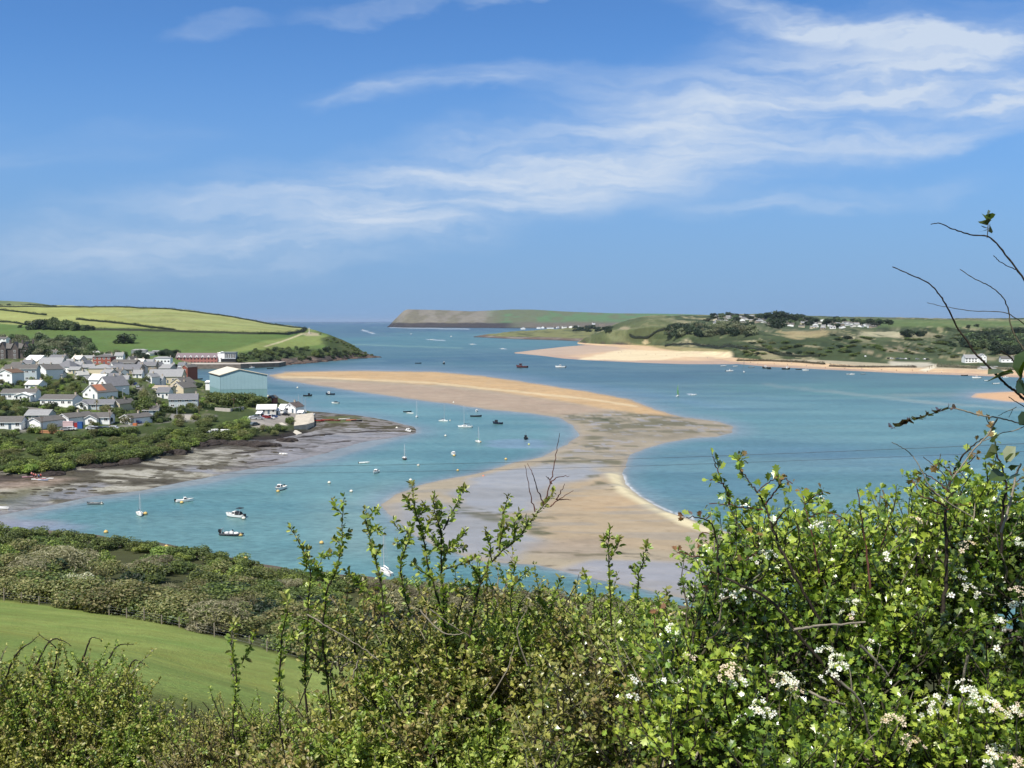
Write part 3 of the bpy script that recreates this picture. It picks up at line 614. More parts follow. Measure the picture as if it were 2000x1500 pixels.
def G(px, py):
    """where the sight line through a photo pixel meets the land, else the water"""
    x, y, z = pD(px, py, 1.0); d = Vector((float(x), 1.0, float(z) - CAM_H)).normalized(); o = Vector((0, 0, CAM_H)); best = None
    for b in LANDS[:-1]:
        h = b.ray_cast(o, d)
        if h[0] is not None and (best is None or h[3] < best[1]): best = (h[0], h[3])
    if d.z < 0:
        tt = -CAM_H / d.z
        if best is None or tt < best[1]: best = (o + d * tt, tt)
    return best[0] if best else None
def zat(x, y, default=0.0):
    z = None
    for b in LANDS:
        h = b.ray_cast(Vector((x, y, 400)), Vector((0, 0, -1)))
        if h[0] is not None and (z is None or h[0].z > z): z = h[0].z
    return default if z is None else z
# ------------------------------------------------------------------ small mesh kit
class MB:
    def __init__(s): s.V = []; s.F = []; s.m = []; s.mats = []
    def mat(s, m):
        if m not in s.mats: s.mats.append(m)
        return s.mats.index(m)
    def add(s, V, F, m, M=None):
        o = len(s.V); k = s.mat(m)
        s.V += [tuple(M @ Vector(v)) if M else tuple(v) for v in V]
        for f in F: s.F.append(tuple(i + o for i in f)); s.m.append(k)
        return s
    def box(s, x0, x1, y0, y1, z0, z1, m, M=None, bev=0.0):
        V = [(x, y, z) for z in (z0, z1) for y in (y0, y1) for x in (x0, x1)]
        return s.add(V, [(0, 2, 3, 1), (4, 5, 7, 6), (0, 1, 5, 4), (2, 6, 7, 3), (0, 4, 6, 2), (1, 3, 7, 5)], m, M)
    def cyl(s, a, b, r0, r1, m, n=8, cap=True):
        a = Vector(a); b = Vector(b); d = (b - a).normalized(); u = d.orthogonal().normalized(); v = d.cross(u)
        V = []
        for p, r in ((a, r0), (b, r1)):
            V += [p + (u * math.cos(2 * math.pi * i / n) + v * math.sin(2 * math.pi * i / n)) * r for i in range(n)]
        F = [(i, (i + 1) % n, n + (i + 1) % n, n + i) for i in range(n)]
        if cap: F += [tuple(range(n))[::-1], tuple(range(n, 2 * n))]
        return s.add(V, F, m)
    def ball(s, c, rx, ry, rz, m, n=10, k=6):
        V = [(c[0], c[1], c[2] - rz)]; F = []
        for j in range(1, k):
            t = math.pi * j / k
            V += [(c[0] + rx * math.sin(t) * math.cos(2 * math.pi * i / n), c[1] + ry * math.sin(t) * math.sin(2 * math.pi * i / n), c[2] - rz * math.cos(t)) for i in range(n)]
        V.append((c[0], c[1], c[2] + rz))
        for i in range(n):
            F.append((0, 1 + (i + 1) % n, 1 + i)); e = 1 + (k - 2) * n; F.append((e + i, e + (i + 1) % n, len(V) - 1))
            for j in range(k - 2): a = 1 + j * n; F.append((a + i, a + (i + 1) % n, a + n + (i + 1) % n, a + n + i))
        return s.add(V, F, m)
    def prism(s, pts, h0, h1, m, axis='y', M=None):
        """extrude a 2-D outline (x,z) along y, or (x,y) along z"""
        n = len(pts)
        if axis == 'y': V = [(p[0], h0, p[1]) for p in pts] + [(p[0], h1, p[1]) for p in pts]
        else: V = [(p[0], p[1], h0) for p in pts] + [(p[0], p[1], h1) for p in pts]
        return s.add(V, [tuple(range(n)), tuple(range(2 * n - 1, n - 1, -1))] + [(i, n + i, n + (i + 1) % n, (i + 1) % n) for i in range(n)], m, M)
    def build(s, name, parent=None, smooth=False):
        me = bpy.data.meshes.new(name); me.from_pydata(s.V, [], s.F)
        for m in s.mats: me.materials.append(m)
        me.polygons.foreach_set('material_index', s.m); me.update()
        bm = bmesh.new(); bm.from_mesh(me); bmesh.ops.recalc_face_normals(bm, faces=bm.faces); bm.to_mesh(me); bm.free()
        if smooth: me.polygons.foreach_set('use_smooth', [True] * len(me.polygons))
        o = bpy.data.objects.new(name, me); COL.objects.link(o)
        if parent is not None: o.parent = parent
        return o
WHITE = flat_mat('white_render', (.84, .835, .81), .7, .3, .06); OFFWX = fm(238, 236, 230, .7); OFFW = fm(226, 222, 210, .7); CREAM = fm(232, 216, 180, .7); PALEB = fm(204, 216, 220, .7); SLATE = fm(122, 122, 126, .75, nsc=1.2, noise=.2)
SLATE2 = fm(106, 102, 97, .75, nsc=1.2, noise=.2); SLATE3 = fm(154, 154, 154, .75, nsc=1.0, noise=.15); TILE = fm(188, 116, 78, .8, noise=.25); BRICK = fm(176, 94, 76, .85, noise=.2); BRICK2 = fm(158, 88, 70, .85, noise=.2)
STONE = fm(136, 124, 112, .9, nsc=1.0, noise=.3); STONE2 = fm(176, 160, 138, .9, nsc=1.0, noise=.25); DARK = fm(48, 50, 54, .5); BLACK = fm(28, 28, 30, .5); CHIM = fm(206, 192, 168, .8)
TIMB = fm(120, 92, 70, .8, noise=.25); CONC = fm(196, 188, 176, .9, nsc=.8, noise=.18); METAL = fm(190, 194, 198, .35, spec=.6); ROPE = fm(210, 196, 150, .8); TYRE = fm(24, 24, 24, .8); NAVY = fm(30, 38, 66, .5)
RED = fm(188, 44, 40, .5); BLUE = fm(40, 96, 168, .5); YELLOW = fm(226, 190, 92, .5); ORANGE = fm(222, 120, 50, .5); GREEN = fm(70, 190, 90, .6); TARP = fm(64, 70, 76, .7)
glm, t = new_mat('window_glass')
p = t.n('ShaderNodeBsdfPrincipled', {'Base Color': (.018, .02, .024, 1), 'Roughness': .2, 'Specular IOR Level': .3}); t.n('ShaderNodeOutputMaterial', {0: p.outputs[0]})
GLASS = glm
# ------------------------------------------------------------------ vegetation
def leafmat(name, rough=.5, spec=.35, trans=.25, tint=(1.1, 1.25, .5)):
    m, t = new_mat(name)
    at = t.n('ShaderNodeVertexColor', layer_name='Col')
    oi = t.n('ShaderNodeObjectInfo')
    f = t.n('ShaderNodeMapRange', {0: oi.outputs['Random'], 1: 0., 2: 1., 3: .78, 4: 1.22}).outputs[0]
    hs = t.n('ShaderNodeHueSaturation', {'Hue': t.m('ADD', .485, t.m('MULTIPLY', oi.outputs['Random'], .03)), 'Value': f, 'Color': at.outputs[0]})
    p = t.n('ShaderNodeBsdfPrincipled', {'Base Color': hs.outputs[0], 'Roughness': rough, 'Specular IOR Level': spec})
    tr = t.n('ShaderNodeBsdfTranslucent', {0: t.mix(1.0, hs.outputs[0], (*tint, 1), 'MULTIPLY')})
    mx = t.n('ShaderNodeMixShader', {0: trans, 1: p.outputs[0], 2: tr.outputs[0]})
    t.n('ShaderNodeOutputMaterial', {0: mx.outputs[0]})
    return m
M_leaf = leafmat('foliage'); M_bark = flat_mat('bark', alb(108, 94, 80), .9, .1, .3, 3.0)
M_twig = flat_mat('bare_twigs', alb(150, 134, 116), .9, .1, .3, 3.0)
def crown_mesh(seed, lumps, nface, fs, cols, spread=.9, flat=.8, twiggy=0.0):
    """leaf clumps spread through several overlapping lumps; unit height crown (0..1)"""
    r = np.random.default_rng(seed)
    L = []
    for i in range(lumps):
        a = r.uniform(0, 2 * math.pi); q = spread * .5 * math.sqrt(r.uniform(0, 1)); L.append((q * math.cos(a), q * math.sin(a), r.uniform(.34, .8) - q * .35, r.uniform(.2, .34)))
    L = np.array(L); k = r.integers(0, lumps, nface)
    d = r.normal(size=(nface, 3)); d /= np.linalg.norm(d, axis=1)[:, None]
    rad = L[k, 3] * (r.uniform(.35, 1, nface) ** .4) * (1 + .25 * (vnoise(d[:, 0] * 3 + k, d[:, 1] * 3 + d[:, 2] * 2, seed) - .5))
    P0 = L[k, :3] + d * rad[:, None] * np.array([1, 1, flat]); P0[:, 2] = np.maximum(P0[:, 2], .02)
    nrm = d * .7 + r.normal(size=(nface, 3)) * .55 + np.array([0, 0, .35]); nrm /= np.linalg.norm(nrm, axis=1)[:, None]
    u = np.cross(nrm, r.normal(size=(nface, 3))); u /= np.linalg.norm(u, axis=1)[:, None]; v = np.cross(nrm, u)
    s = fs * r.uniform(.6, 1.4, nface)[:, None]
    asp = .62 if not twiggy else .16
    V = np.stack([P0 - u * s, P0 - v * s * asp + nrm * s * .2, P0 + u * s * .9, P0 + v * s * asp + nrm * s * .1], 1).reshape(-1, 3)
    F = np.arange(nface * 4).reshape(-1, 4)
    cc = np.array([alb(*c) for c in cols]); base = cc[(k + r.integers(0, 2, nface)) % len(cc)]
    base = base * r.uniform(.7, 1.35, nface)[:, None] * (1.45 if cols[0][1] > 80 else 1.1)
    return V, F, np.repeat(base, 4, 0)
def limbs(r, n, h, rad, m, top=.6):
    b = MB(); z = 0; p = Vector((0, 0, -.12)); q = Vector((r.uniform(-.03, .03), r.uniform(-.03, .03), h))
    b.cyl(p, q, rad, rad * .65, m, 6, False)
    for i in range(n):
        a = 2 * math.pi * i / n + r.uniform(-.4, .4); e = Vector((math.cos(a) * r.uniform(.16, .3), math.sin(a) * r.uniform(.16, .3), h + r.uniform(.2, top - .05)))
        mid = q.lerp(e, .5) + Vector((0, 0, .05)); b.cyl(q, mid, rad * .6, rad * .36, m, 5, False); b.cyl(mid, e, rad * .36, rad * .12, m, 5, False)
    return b
LM = []
def landmark(px, py, text): LM.append((px, py, text))
def where(label, x, y, z, h, group):
    """add what the plant stands beside, when it is one of a group"""
    if not group or not LM: return label
    px, py = [float(q) for q in proj(np.array(x), np.array(y), np.array(z))]
    q = min(LM, key=lambda m: ((m[0] - px) * .5) ** 2 + (m[1] - py) ** 2); dx, dy = px - q[0], py - q[1]
    rel = ('just ' if abs(dx) + abs(dy) < 16 else '') + (('right of' if dx > 0 else 'left of') if abs(dx) * .5 > abs(dy) else ('below' if dy > 0 else 'above'))
    size = 'tall' if h > 9 else 'large' if h > 3.8 else 'small' if h < 3 else 'middling'
    if label.startswith('tree in the wood'): label = 'green tree'
    label = label.replace('low bush scattered', 'low-growing bush').replace('low wind-cut shrub', 'wind-cut shrub')
    wd_ = label.split(' shrub')[0].split(' tree')[0].split(' bush')[0].split(' evergreen')[0]; noun = 'shrub' if ' shrub' in label else 'evergreen tree' if 'evergreen' in label else 'tree' if ' tree' in label else 'bush'
    return '%s %s %s %s %s' % (size, wd_, noun, rel, q[2])
class Kind:
    """one prototype plant (Empty > crown, trunk) that is copied for every instance"""
    def __init__(s, name, seed, lumps, nface, fs, cols, th=.3, tr=.03, nl=5, tw=0.0, spread=.9, flat=.8, bark=None):
        s.name = name; rr = random.Random(seed); s.first = True
        V, F, c = crown_mesh(seed, lumps, nface, fs, cols, spread, flat, tw)
        s.root = bpy.data.objects.new(name, None); s.root.empty_display_size = .2
        s.crown = npmesh('crown', V, F, M_leaf, s.root, c, smooth=False, link=False)
        o = limbs(rr, nl, th, tr, bark or M_bark).build('trunk', s.root); COL.objects.unlink(o); s.trunk = o
    def put(s, x, y, z, h, label, cat, group=None, wide=1.0):
        label = where(label, x, y, z + h * .5, h, group)
        if s.first: o, a, b = s.root, s.crown, s.trunk; s.first = False
        else: o, a, b = s.root.copy(), s.crown.copy(), s.trunk.copy(); a.parent = o; b.parent = o
        for q in (o, a, b): COL.objects.link(q)
        gs = group or ''; o.name = ('bank_shrub' if 'bank' in gs else 'garden_shrub' if 'garden' in gs or 'blue shed' in gs else 'headland_shrub' if 'headland' in gs else 'dune_bush' if 'dune' in gs else 'hedgeside_shrub' if 'field fence' in gs else s.name)
        o.location = (x, y, z); o.rotation_euler = (0, 0, rnd.uniform(0, 6.28)); o.scale = (h * wide, h * wide * rnd.uniform(.85, 1.15), h)
        return tag(o, label, cat, group)
K_green = [Kind('broadleaf_shrub', 21 + i, 7 + i, 1700, .042, [(92, 108, 46), (114, 128, 50), (74, 90, 42)], .2, .03, 5) for i in range(4)]
K_bright = [Kind('hazel_shrub', 31 + i, 7, 1700, .04, [(126, 148, 48), (148, 164, 56), (104, 128, 46)], .2, .03, 5) for i in range(2)]
K_olive = [Kind('blackthorn_shrub', 41 + i, 8, 2200, .034, [(118, 120, 62), (100, 110, 54), (134, 128, 76)], .2, .02, 6) for i in range(3)]
K_bare = [Kind('leafless_shrub', 51 + i, 8, 3000, .055, [(150, 144, 112), (126, 120, 88), (166, 160, 126)], .15, .016, 7, tw=1, bark=M_twig) for i in range(3)]
K_blossom = [Kind('blossoming_shrub', 61, 7, 1700, .032, [(214, 214, 190), (140, 150, 84), (196, 190, 150)], .2, .03, 5)]
K_dark = [Kind('evergreen_tree', 71 + i, 9, 1100, .055, [(60, 80, 50), (72, 92, 58), (50, 68, 44)], .3, .035, 6) for i in range(3)]
K_tree = [Kind('broadleaf_tree', 81 + i, 9, 1100, .055, [(92, 112, 64), (106, 122, 74), (78, 98, 58)], .32, .035, 6) for i in range(3)]
K_grey = [Kind('budding_tree', 91, 8, 1200, .05, [(116, 122, 86), (104, 114, 76), (130, 132, 98)], .32, .03, 7)]
K_pine = [Kind('windswept_pine', 95 + i, 7, 800, .06, [(48, 62, 46), (58, 72, 50)], .5, .03, 4, spread=1.1, flat=.5) for i in range(2)]
SMALLK = {}
def pick(l): return rnd.choice(l)
def hedge(name, pts, wd, ht, label, cols=((66, 80, 44), (88, 98, 54), (52, 64, 38)), dens=1.0, world=False, fsz=None):
    """one hedge: leaf clumps packed along a line over the land, on a low earth bank"""
    W_ = [Vector(p) for p in pts] if world else [G(*p) for p in pts]
    W_ = [p for p in W_ if p]
    segs = [(a, b, (b - a).length) for a, b in zip(W_, W_[1:])]; L = sum(s[2] for s in segs); n = int(min(5200, L * wd * dens * 3)) + 60
    fs = fsz or max(.28, L * wd / n * .55) ** .5 * .7
    r = np.random.default_rng(len(name) + int(L)); P0 = np.zeros((n, 3)); i = 0
    nseg = max(6, int(L / 12)); knots = []
    for k in range(nseg + 1):
        t_ = L * k / nseg; j = 0
        while j < len(segs) - 1 and t_ > segs[j][2]: t_ -= segs[j][2]; j += 1
        q = segs[j][0].lerp(segs[j][1], min(1, t_ / max(segs[j][2], 1e-6))); zz = zat(q.x, q.y, q.z); knots.append((q.x, q.y, zz if abs(zz - q.z) < 14 else q.z))
    knots = np.array(knots); t_ = r.uniform(0, nseg, n); i0 = np.minimum(t_.astype(int), nseg - 1); f = (t_ - i0)[:, None]
    P0 = knots[i0] * (1 - f) + knots[i0 + 1] * f
    hh = ht * (.6 + .8 * vnoise(t_ * 1.7, t_ * 0, 5)); a = r.uniform(0, math.pi, n); rr = np.sqrt(r.uniform(.2, 1, n))
    P0 += np.stack([np.cos(a) * rr * wd * .5, np.sin(a * 2) * wd * .25, np.sin(a) * rr * hh], 1)
    nrm = r.normal(size=(n, 3)) + np.array([0, 0, .6]); nrm /= np.linalg.norm(nrm, axis=1)[:, None]
    u = np.cross(nrm, r.normal(size=(n, 3))); u /= np.linalg.norm(u, axis=1)[:, None]; v = np.cross(nrm, u); s = fs * r.uniform(.7, 1.4, n)[:, None]
    V = np.stack([P0 - u * s, P0 - v * s * .7, P0 + u * s, P0 + v * s * .7], 1).reshape(-1, 3)
    c = np.array([alb(*k) for k in cols])[r.integers(0, len(cols), n)] * r.uniform(.75, 1.25, n)[:, None]
    # a solid earth-and-stem core so that the hedge is not see-through
    d = np.gradient(knots[:, :2], axis=0); d /= np.linalg.norm(d, axis=1)[:, None] + 1e-9; sd_ = np.stack([-d[:, 1], d[:, 0]], 1) * wd * .3
    core = np.concatenate([np.c_[knots[:, :2] - sd_, knots[:, 2] - .6], np.c_[knots[:, :2] - sd_ * .6, knots[:, 2] + ht * .62], np.c_[knots[:, :2] + sd_ * .6, knots[:, 2] + ht * .62], np.c_[knots[:, :2] + sd_, knots[:, 2] - .6]])
    K = len(knots); CF = np.concatenate([np.stack([np.arange(K - 1) + q * K, np.arange(1, K) + q * K, np.arange(1, K) + (q + 1) * K, np.arange(K - 1) + (q + 1) * K], 1) for q in range(3)])
    o = npmesh(name, np.concatenate([V, core]), np.concatenate([np.arange(4 * n).reshape(-1, 4), CF + 4 * n]), M_leaf, col=np.concatenate([np.repeat(c, 4, 0), np.tile(alb(*cols[0]), (len(core), 1))]), smooth=False)
    return tag(o, label, 'hedge')
# ------------------------------------------------------------------ buildings
NOWIN = 0
def window(M, x, z, w_, h_, y, parent, fr=WHITE, name='window'):
    """window set in the -y face at plane y (local), M local->parent"""
    b = MB(); f = .09 + w_ * .03
    b.box(x - w_ / 2, x + w_ / 2, y - .07, y + .02, z, z + f, fr, M); b.box(x - w_ / 2, x + w_ / 2, y - .07, y + .02, z + h_ - f, z + h_, fr, M)
    b.box(x - w_ / 2, x - w_ / 2 + f, y - .07, y + .02, z + f, z + h_ - f, fr, M); b.box(x + w_ / 2 - f, x + w_ / 2, y - .07, y + .02, z + f, z + h_ - f, fr, M)
    if w_ > 1.3: b.box(x - f / 2, x + f / 2, y - .07, y + .02, z + f, z + h_ - f, fr, M)
    o = b.build(name, parent)
    g = MB(); g.box(x - w_ / 2 + f * .8, x + w_ / 2 - f * .8, y - .03, y + .01, z + f * .8, z + h_ - f * .8, GLASS, M); g.build('pane', o)
    return o
def house(px, py, wpx, hw, hr, yaw, dep, label, wall=WHITE, roof=SLATE, name='house', cat='house', gable=True, wins=None, chim=1, group=None, wing=None, D=None, floors=1, door=True, hip=False, frame=WHITE, base=None, eave=.35, dorm=0):
    """px,py: middle of the front foot in the photo; wpx: front width in photo px; hw/hr wall and roof height px.
    local frame: front wall is the -y face, x along it. gable='x': ridge runs along x; gable='y': the gable is the front wall."""
    if D is None:
        g = G(px, py); x, y, z = g
    else: x, y, z = [float(q) for q in pD(px, py, D)]
    s = mpp(y); W_ = wpx * s * .96; H = hw * s * .92; HR = hr * s * .82
    o = thing(name, label, cat, (x, y, z), R(yaw), group)
    front = gable == 'y'
    walls = MB()
    dz = -3.0
    d2 = dep
    hw2 = W_ / 2
    if hip or front is None:
        walls.box(-hw2, hw2, 0, d2, dz, H, wall)
    elif front:
        walls.prism([(-hw2, dz), (hw2, dz), (hw2, H), (0, H + HR), (-hw2, H)], 0, d2, wall)
    else:
        V = [(x_, y_, z_) for x_ in (-hw2, hw2) for (y_, z_) in ((0, dz), (d2, dz), (d2, H), (d2 / 2, H + HR), (0, H))]
        walls.add(V, [(0, 1, 2, 3, 4), (9, 8, 7, 6, 5), (0, 5, 6, 1), (1, 6, 7, 2), (2, 7, 8, 3), (3, 8, 9, 4), (4, 9, 5, 0)], wall)
    walls.build('wall', o)
    rf = MB(); e = eave; th = .18
    if hip:
        i = min(W_, d2) * .42
        V = [(-hw2 - e, -e, H), (hw2 + e, -e, H), (hw2 + e, d2 + e, H), (-hw2 - e, d2 + e, H), (-hw2 + i, d2 / 2, H + HR), (hw2 - i, d2 / 2, H + HR)]
        V += [(a, b_, c_ + th) for a, b_, c_ in V]
        rf.add(V[:4] + [(a, b_, c_ + th) for a, b_, c_ in V[:4]] + V[10:12], [(0, 1, 2, 3), (0, 4, 5, 1), (1, 5, 6, 2), (2, 6, 7, 3), (3, 7, 4, 0), (4, 8, 9, 5), (5, 9, 6), (6, 9, 8, 7), (7, 8, 4)], roof)
    elif front:
        k = HR / hw2
        for sg in (-1, 1):
            rf.prism([(sg * (hw2 + e), H - e * k + .01), (sg * (hw2 + e), H - e * k + th), (0, H + HR + th), (0, H + HR + .01)], -e, d2 + e, roof)
    else:
        k = HR / (d2 / 2)
        for a, b_ in ((-e, 1), (d2 + e, -1)):
            V = [(x_, y_, z_) for x_ in (-hw2 - e, hw2 + e) for (y_, z_) in ((a, H - e * k + .01), (a, H - e * k + th), (d2 / 2, H + HR + th), (d2 / 2, H + HR + .01))]
            rf.add(V, [(0, 1, 2, 3), (7, 6, 5, 4), (0, 4, 5, 1), (1, 5, 6, 2), (2, 6, 7, 3), (3, 7, 4, 0)], roof)
    rfo = rf.build('roof', o)
    for c_ in range(chim):
        b = MB(); cx = (-hw2 + .6 if c_ % 2 else hw2 - .9) if not front else 0; cy = d2 / 2 if not front else d2 * .6
        b.box(cx - .4, cx + .4, cy - .35, cy + .35, H + HR - .7, H + HR + .95, CHIM); b.box(cx - .47, cx + .47, cy - .42, cy + .42, H + HR + .95, H + HR + 1.07, CHIM)
        b.cyl((cx, cy, H + HR + 1.07), (cx, cy, H + HR + 1.4), .12, .1, TILE, 8); b.build('chimney', rfo)
    nf = max(1, floors)
    if s < .5 and not hip:
        b = MB(); TR = WHITE if wall is not WHITE or roof is not WHITE else METAL
        if front:
            k = HR / hw2
            for sg in (-1, 1): b.prism([(sg * (hw2 + e), H - e * k - .16), (sg * (hw2 + e), H - e * k + .03), (0, H + HR + .03), (0, H + HR - .16)], -e - .05, -e - .01, WHITE)
            b.build('bargeboard', o)
        else: b.box(-hw2 - e, hw2 + e, -e - .12, -e - .02, H - e * HR / (d2 / 2) - .05, H - e * HR / (d2 / 2) + .09, WHITE); b.build('gutter', o)
    if wins != 0 and s < .9:
        n = wins if wins else max(1, int(W_ / 3.2)); fh = H / nf
        I = Matrix.Identity(4)
        dn = n // 2 if door and s < .45 and n > 1 else -1
        for f in range(nf):
            for i in range(n):
                xx = -hw2 + W_ * (i + .5) / n; ww = min(1.7, W_ / n * .55); hh_ = min(1.3, fh * .5)
                if f == 0 and i == dn and H > 2:
                    b = MB(); b.box(xx - .5, xx + .5, -.05, .02, 0, 2.0, fm(96, 116, 130, .5)); do = b.build('door', o); b = MB(); b.box(xx + .3, xx + .38, -.11, -.05, .95, 1.1, METAL); b.build('handle', do)
                    continue
                window(I, xx, fh * f + fh * .38, ww, hh_, 0, o, frame)
        if front and HR > 2: window(I, 0, H + HR * .12, 1.1, min(1.1, HR * .4), 0, o, frame)
        # side wall windows on the camera-facing side
        Ms = Matrix.Translation((-hw2, 0, 0)) @ Matrix.Rotation(-math.pi / 2, 4, 'Z') if yaw < 0 else Matrix.Translation((hw2, 0, 0)) @ Matrix.Rotation(math.pi / 2, 4, 'Z')
        if abs(yaw) > 12 and s < .5:
            m_ = max(1, int(dep / 4))
            for f in range(nf):
                for i in range(m_):
                    q = dep * (i + .5) / m_; window(Ms, -q if yaw < 0 else q, fh * f + fh * .38, 1.2, min(1.2, fh * .5), 0, o, frame)
    for i in range(dorm):
        xx = -hw2 + W_ * (i + .5) / dorm; b = MB(); dw, dh = 1.1, 1.7
        b.prism([(xx - dw, H - .2), (xx + dw, H - .2), (xx + dw, H + dh * .55), (xx, H + dh * 1.25), (xx - dw, H + dh * .55)], -.12, 2.4, WHITE); do = b.build('dormer', o)
        window(Matrix.Identity(4), xx, H + .1, 1.2, .85, -.12, do, DARK)
    return o
H_ = house
# nearest row of bungalows above the shrub bank
H_(12, 838, 58, 15, 11, 8, 8, 'white bungalow with dark windows at the left edge of the nearest row', WHITE, SLATE2, gable='x', wins=4, chim=0)
H_(66, 837, 37, 15, 9, -22, 13, 'blank white gable end with grey roof, nearest house above the shrub bank', WHITE, SLATE2, gable='y', wins=0, chim=0)
H_(72, 822, 46, 13, 10, 3, 8, 'long plain grey roof behind the blank white gable', OFFW, SLATE3, gable='x', wins=3, chim=0)
H_(123, 831, 36, 17, 9, -28, 12, 'white gabled bungalow with brown-grey roof right of the blank white gable', WHITE, SLATE2, gable='y', wins=2)
H_(186, 827, 56, 13, 9, 8, 9, 'white bungalow with low front gable between the bins and the parked cars', WHITE, SLATE2, gable='x', wins=4)
H_(176, 829, 27, 13, 8, 0, 6, 'low white front gable joined to the bungalow beside the parked cars', WHITE, SLATE2, gable='y', wins=1, chim=0, name='garage', cat='garage')
H_(245, 828, 32, 13, 8, -30, 11, 'white bungalow with garage gable and dark roof near the road bend', WHITE, SLATE2, gable='y', wins=1)
H_(294, 811, 30, 11, 8, 14, 8, 'small white bungalow with teal side wall behind the garage gable', PALEB, SLATE2, gable='x', wins=2)
# second row
H_(36, 782, 66, 16, 8, 10, 9, 'wide white bungalow with glazed conservatory front in the second row', WHITE, SLATE2, gable='x', wins=6)
H_(44, 784, 30, 13, 6, 6, 4, 'white glass-fronted conservatory on the wide bungalow', WHITE, WHITE, gable='y', wins=4, chim=0, name='conservatory', cat='conservatory')
H_(110, 794, 70, 16, 9, -6, 9, 'white bungalow with brown roof and central chimney in the second row', WHITE, SLATE2, gable='x', wins=5)
H_(190, 800, 62, 12, 9, 10, 9, 'low bungalow with grey roof behind the palm tree', PALEB, SLATE, gable='x', wins=4)
H_(160, 800, 26, 11, 7, -10, 7, 'small white gabled annexe left of the palm tree', WHITE, SLATE, gable='y', wins=1, chim=0)
H_(176, 778, 40, 13, 17, -24, 13, 'tall white gabled house with an orange patch of roof', WHITE, SLATE2, gable='y', wins=2, floors=1)
H_(200, 770, 42, 18, 22, -32, 12, 'big white two-storey gabled house behind the orange roofed one', WHITE, SLATE, gable='y', wins=2, floors=2, chim=1)
H_(187, 757, 30, 17, 12, -10, 8, 'white house with bright white lean roof above the gabled pair', WHITE, WHITE, gable='x', wins=2)
o = bpy.data.objects['roof'] if False else [q for q in S.objects if q.get('label', '').startswith('tall white gabled house with an orange')][0]
rq = [c for c in o.children if c.name.startswith('roof')][0]; bb = np.array([v.co[:] for v in rq.data.vertices]); X1 = bb[:, 0].max(); Z1 = bb[:, 2].max(); Z0 = bb[:, 2].min(); b = MB()
b.add([(X1 * f, y_, Z1 + (Z0 - Z1) * f + .22) for f, y_ in ((.05, 1.0), (.8, 1.0), (.8, 6.5), (.05, 6.5))], [(0, 1, 2, 3)], TILE); b.build('tiled_patch', rq)
# right hand group by the road
H_(345, 770, 36, 14, 13, -24, 11, 'cream gabled house with wide front gable above the balcony house', CREAM, SLATE2, gable='y', wins=1)
H_(346, 759, 34, 12, 12, -24, 11, 'cream gabled house tucked behind the other cream gable', CREAM, SLATE2, gable='y', wins=1)
H_(358, 797, 56, 19, 11, 14, 10, 'grey roofed house with white first-floor balcony beside the hedge', PALEB, SLATE, gable='x', wins=4, floors=2)
H_(316, 765, 40, 8, 5, -10, 6, 'low beige outbuilding left of the cream gables', CREAM, STONE2, gable='x', wins=2, chim=0, name='outbuilding', cat='outbuilding')
# left middle
H_(40, 746, 62, 28, 9, 12, 9, 'pale blue two-storey house with long brown roof at the left', PALEB, SLATE2, gable='x', wins=5, floors=2)
H_(10, 752, 34, 26, 8, -14, 9, 'white bay-fronted house at the left edge with brown roof', WHITE, TIMB, gable='y', wins=2, floors=2)
H_(80, 737, 38, 17, 11, -34, 11, 'white gabled house with white roof edge right of the pale blue house', WHITE, SLATE2, gable='y', wins=1)
H_(60, 710, 36, 6, 12, -20, 12, 'house with two steep bright white roof slopes below the stone hotel', WHITE, WHITE, gable='x', wins=0, chim=0)
H_(98, 718, 44, 9, 13, 6, 12, 'long light grey roof in the middle of town left of the hipped house', OFFW, SLATE3, gable='x', wins=3)
H_(122, 728, 36, 12, 15, -12, 12, 'white house under a big pointed blue-grey roof', WHITE, SLATE, gable='x', hip=True, wins=4)
H_(144, 730, 22, 9, 6, 0, 7, 'cream flat-fronted shop right of the pointed grey roof', CREAM, SLATE3, gable='x', wins=3, chim=0)
H_(161, 718, 20, 5, 11, -8, 10, 'white triangular gable with one dark window', WHITE, SLATE, gable='y', wins=0, chim=0)
H_(165, 706, 34, 7, 6, 4, 9, 'low white and pale yellow building behind the triangular gable', CREAM, SLATE3, gable='x', wins=4)
H_(199, 712, 36, 16, 5, 4, 12, 'red brick block with flat dark roof in the town centre', BRICK, SLATE2, gable='x', hip=True, wins=4, floors=2)
H_(195, 731, 46, 12, 9, 2, 14, 'grey roofed hall with one wide dark opening in its front', CREAM, SLATE3, gable='x', hip=True, wins=0, chim=0, name='hall', cat='hall')
H_(246, 730, 54, 10, 10, 6, 14, 'long grey slate terrace above the parked vans', STONE2, SLATE, gable='x', wins=6)
H_(240, 716, 50, 8, 7, -4, 12, 'row of grey roofs behind the slate terrace', STONE, SLATE2, gable='x', wins=5)
H_(286, 722, 36, 9, 8, 8, 10, 'stone cottage with grey roof in front of the white quay cottage', STONE2, SLATE, gable='x', wins=3)
H_(322, 748, 66, 14, 15, 8, 18, 'biggest light grey slate roof beside the harbour', CREAM, SLATE3, gable='x', wins=6, floors=1)
H_(312, 727, 44, 9, 8, -6, 12, 'grey roofed quayside store behind the biggest slate roof', OFFW, SLATE3, gable='x', wins=4)
H_(340, 733, 30, 10, 8, 10, 12, 'stone store with slate roof nearest the brick gable end', STONE2, SLATE, gable='x', wins=2)
H_(316, 711, 34, 12, 4, 4, 10, 'white flat-fronted harbour office with dark windows', WHITE, SLATE3, gable='x', hip=True, wins=5, floors=1, frame=DARK)
H_(287, 711, 24, 6, 4, 4, 8, 'long low white shed left of the harbour office', WHITE, SLATE3, gable='x', wins=3, chim=0)
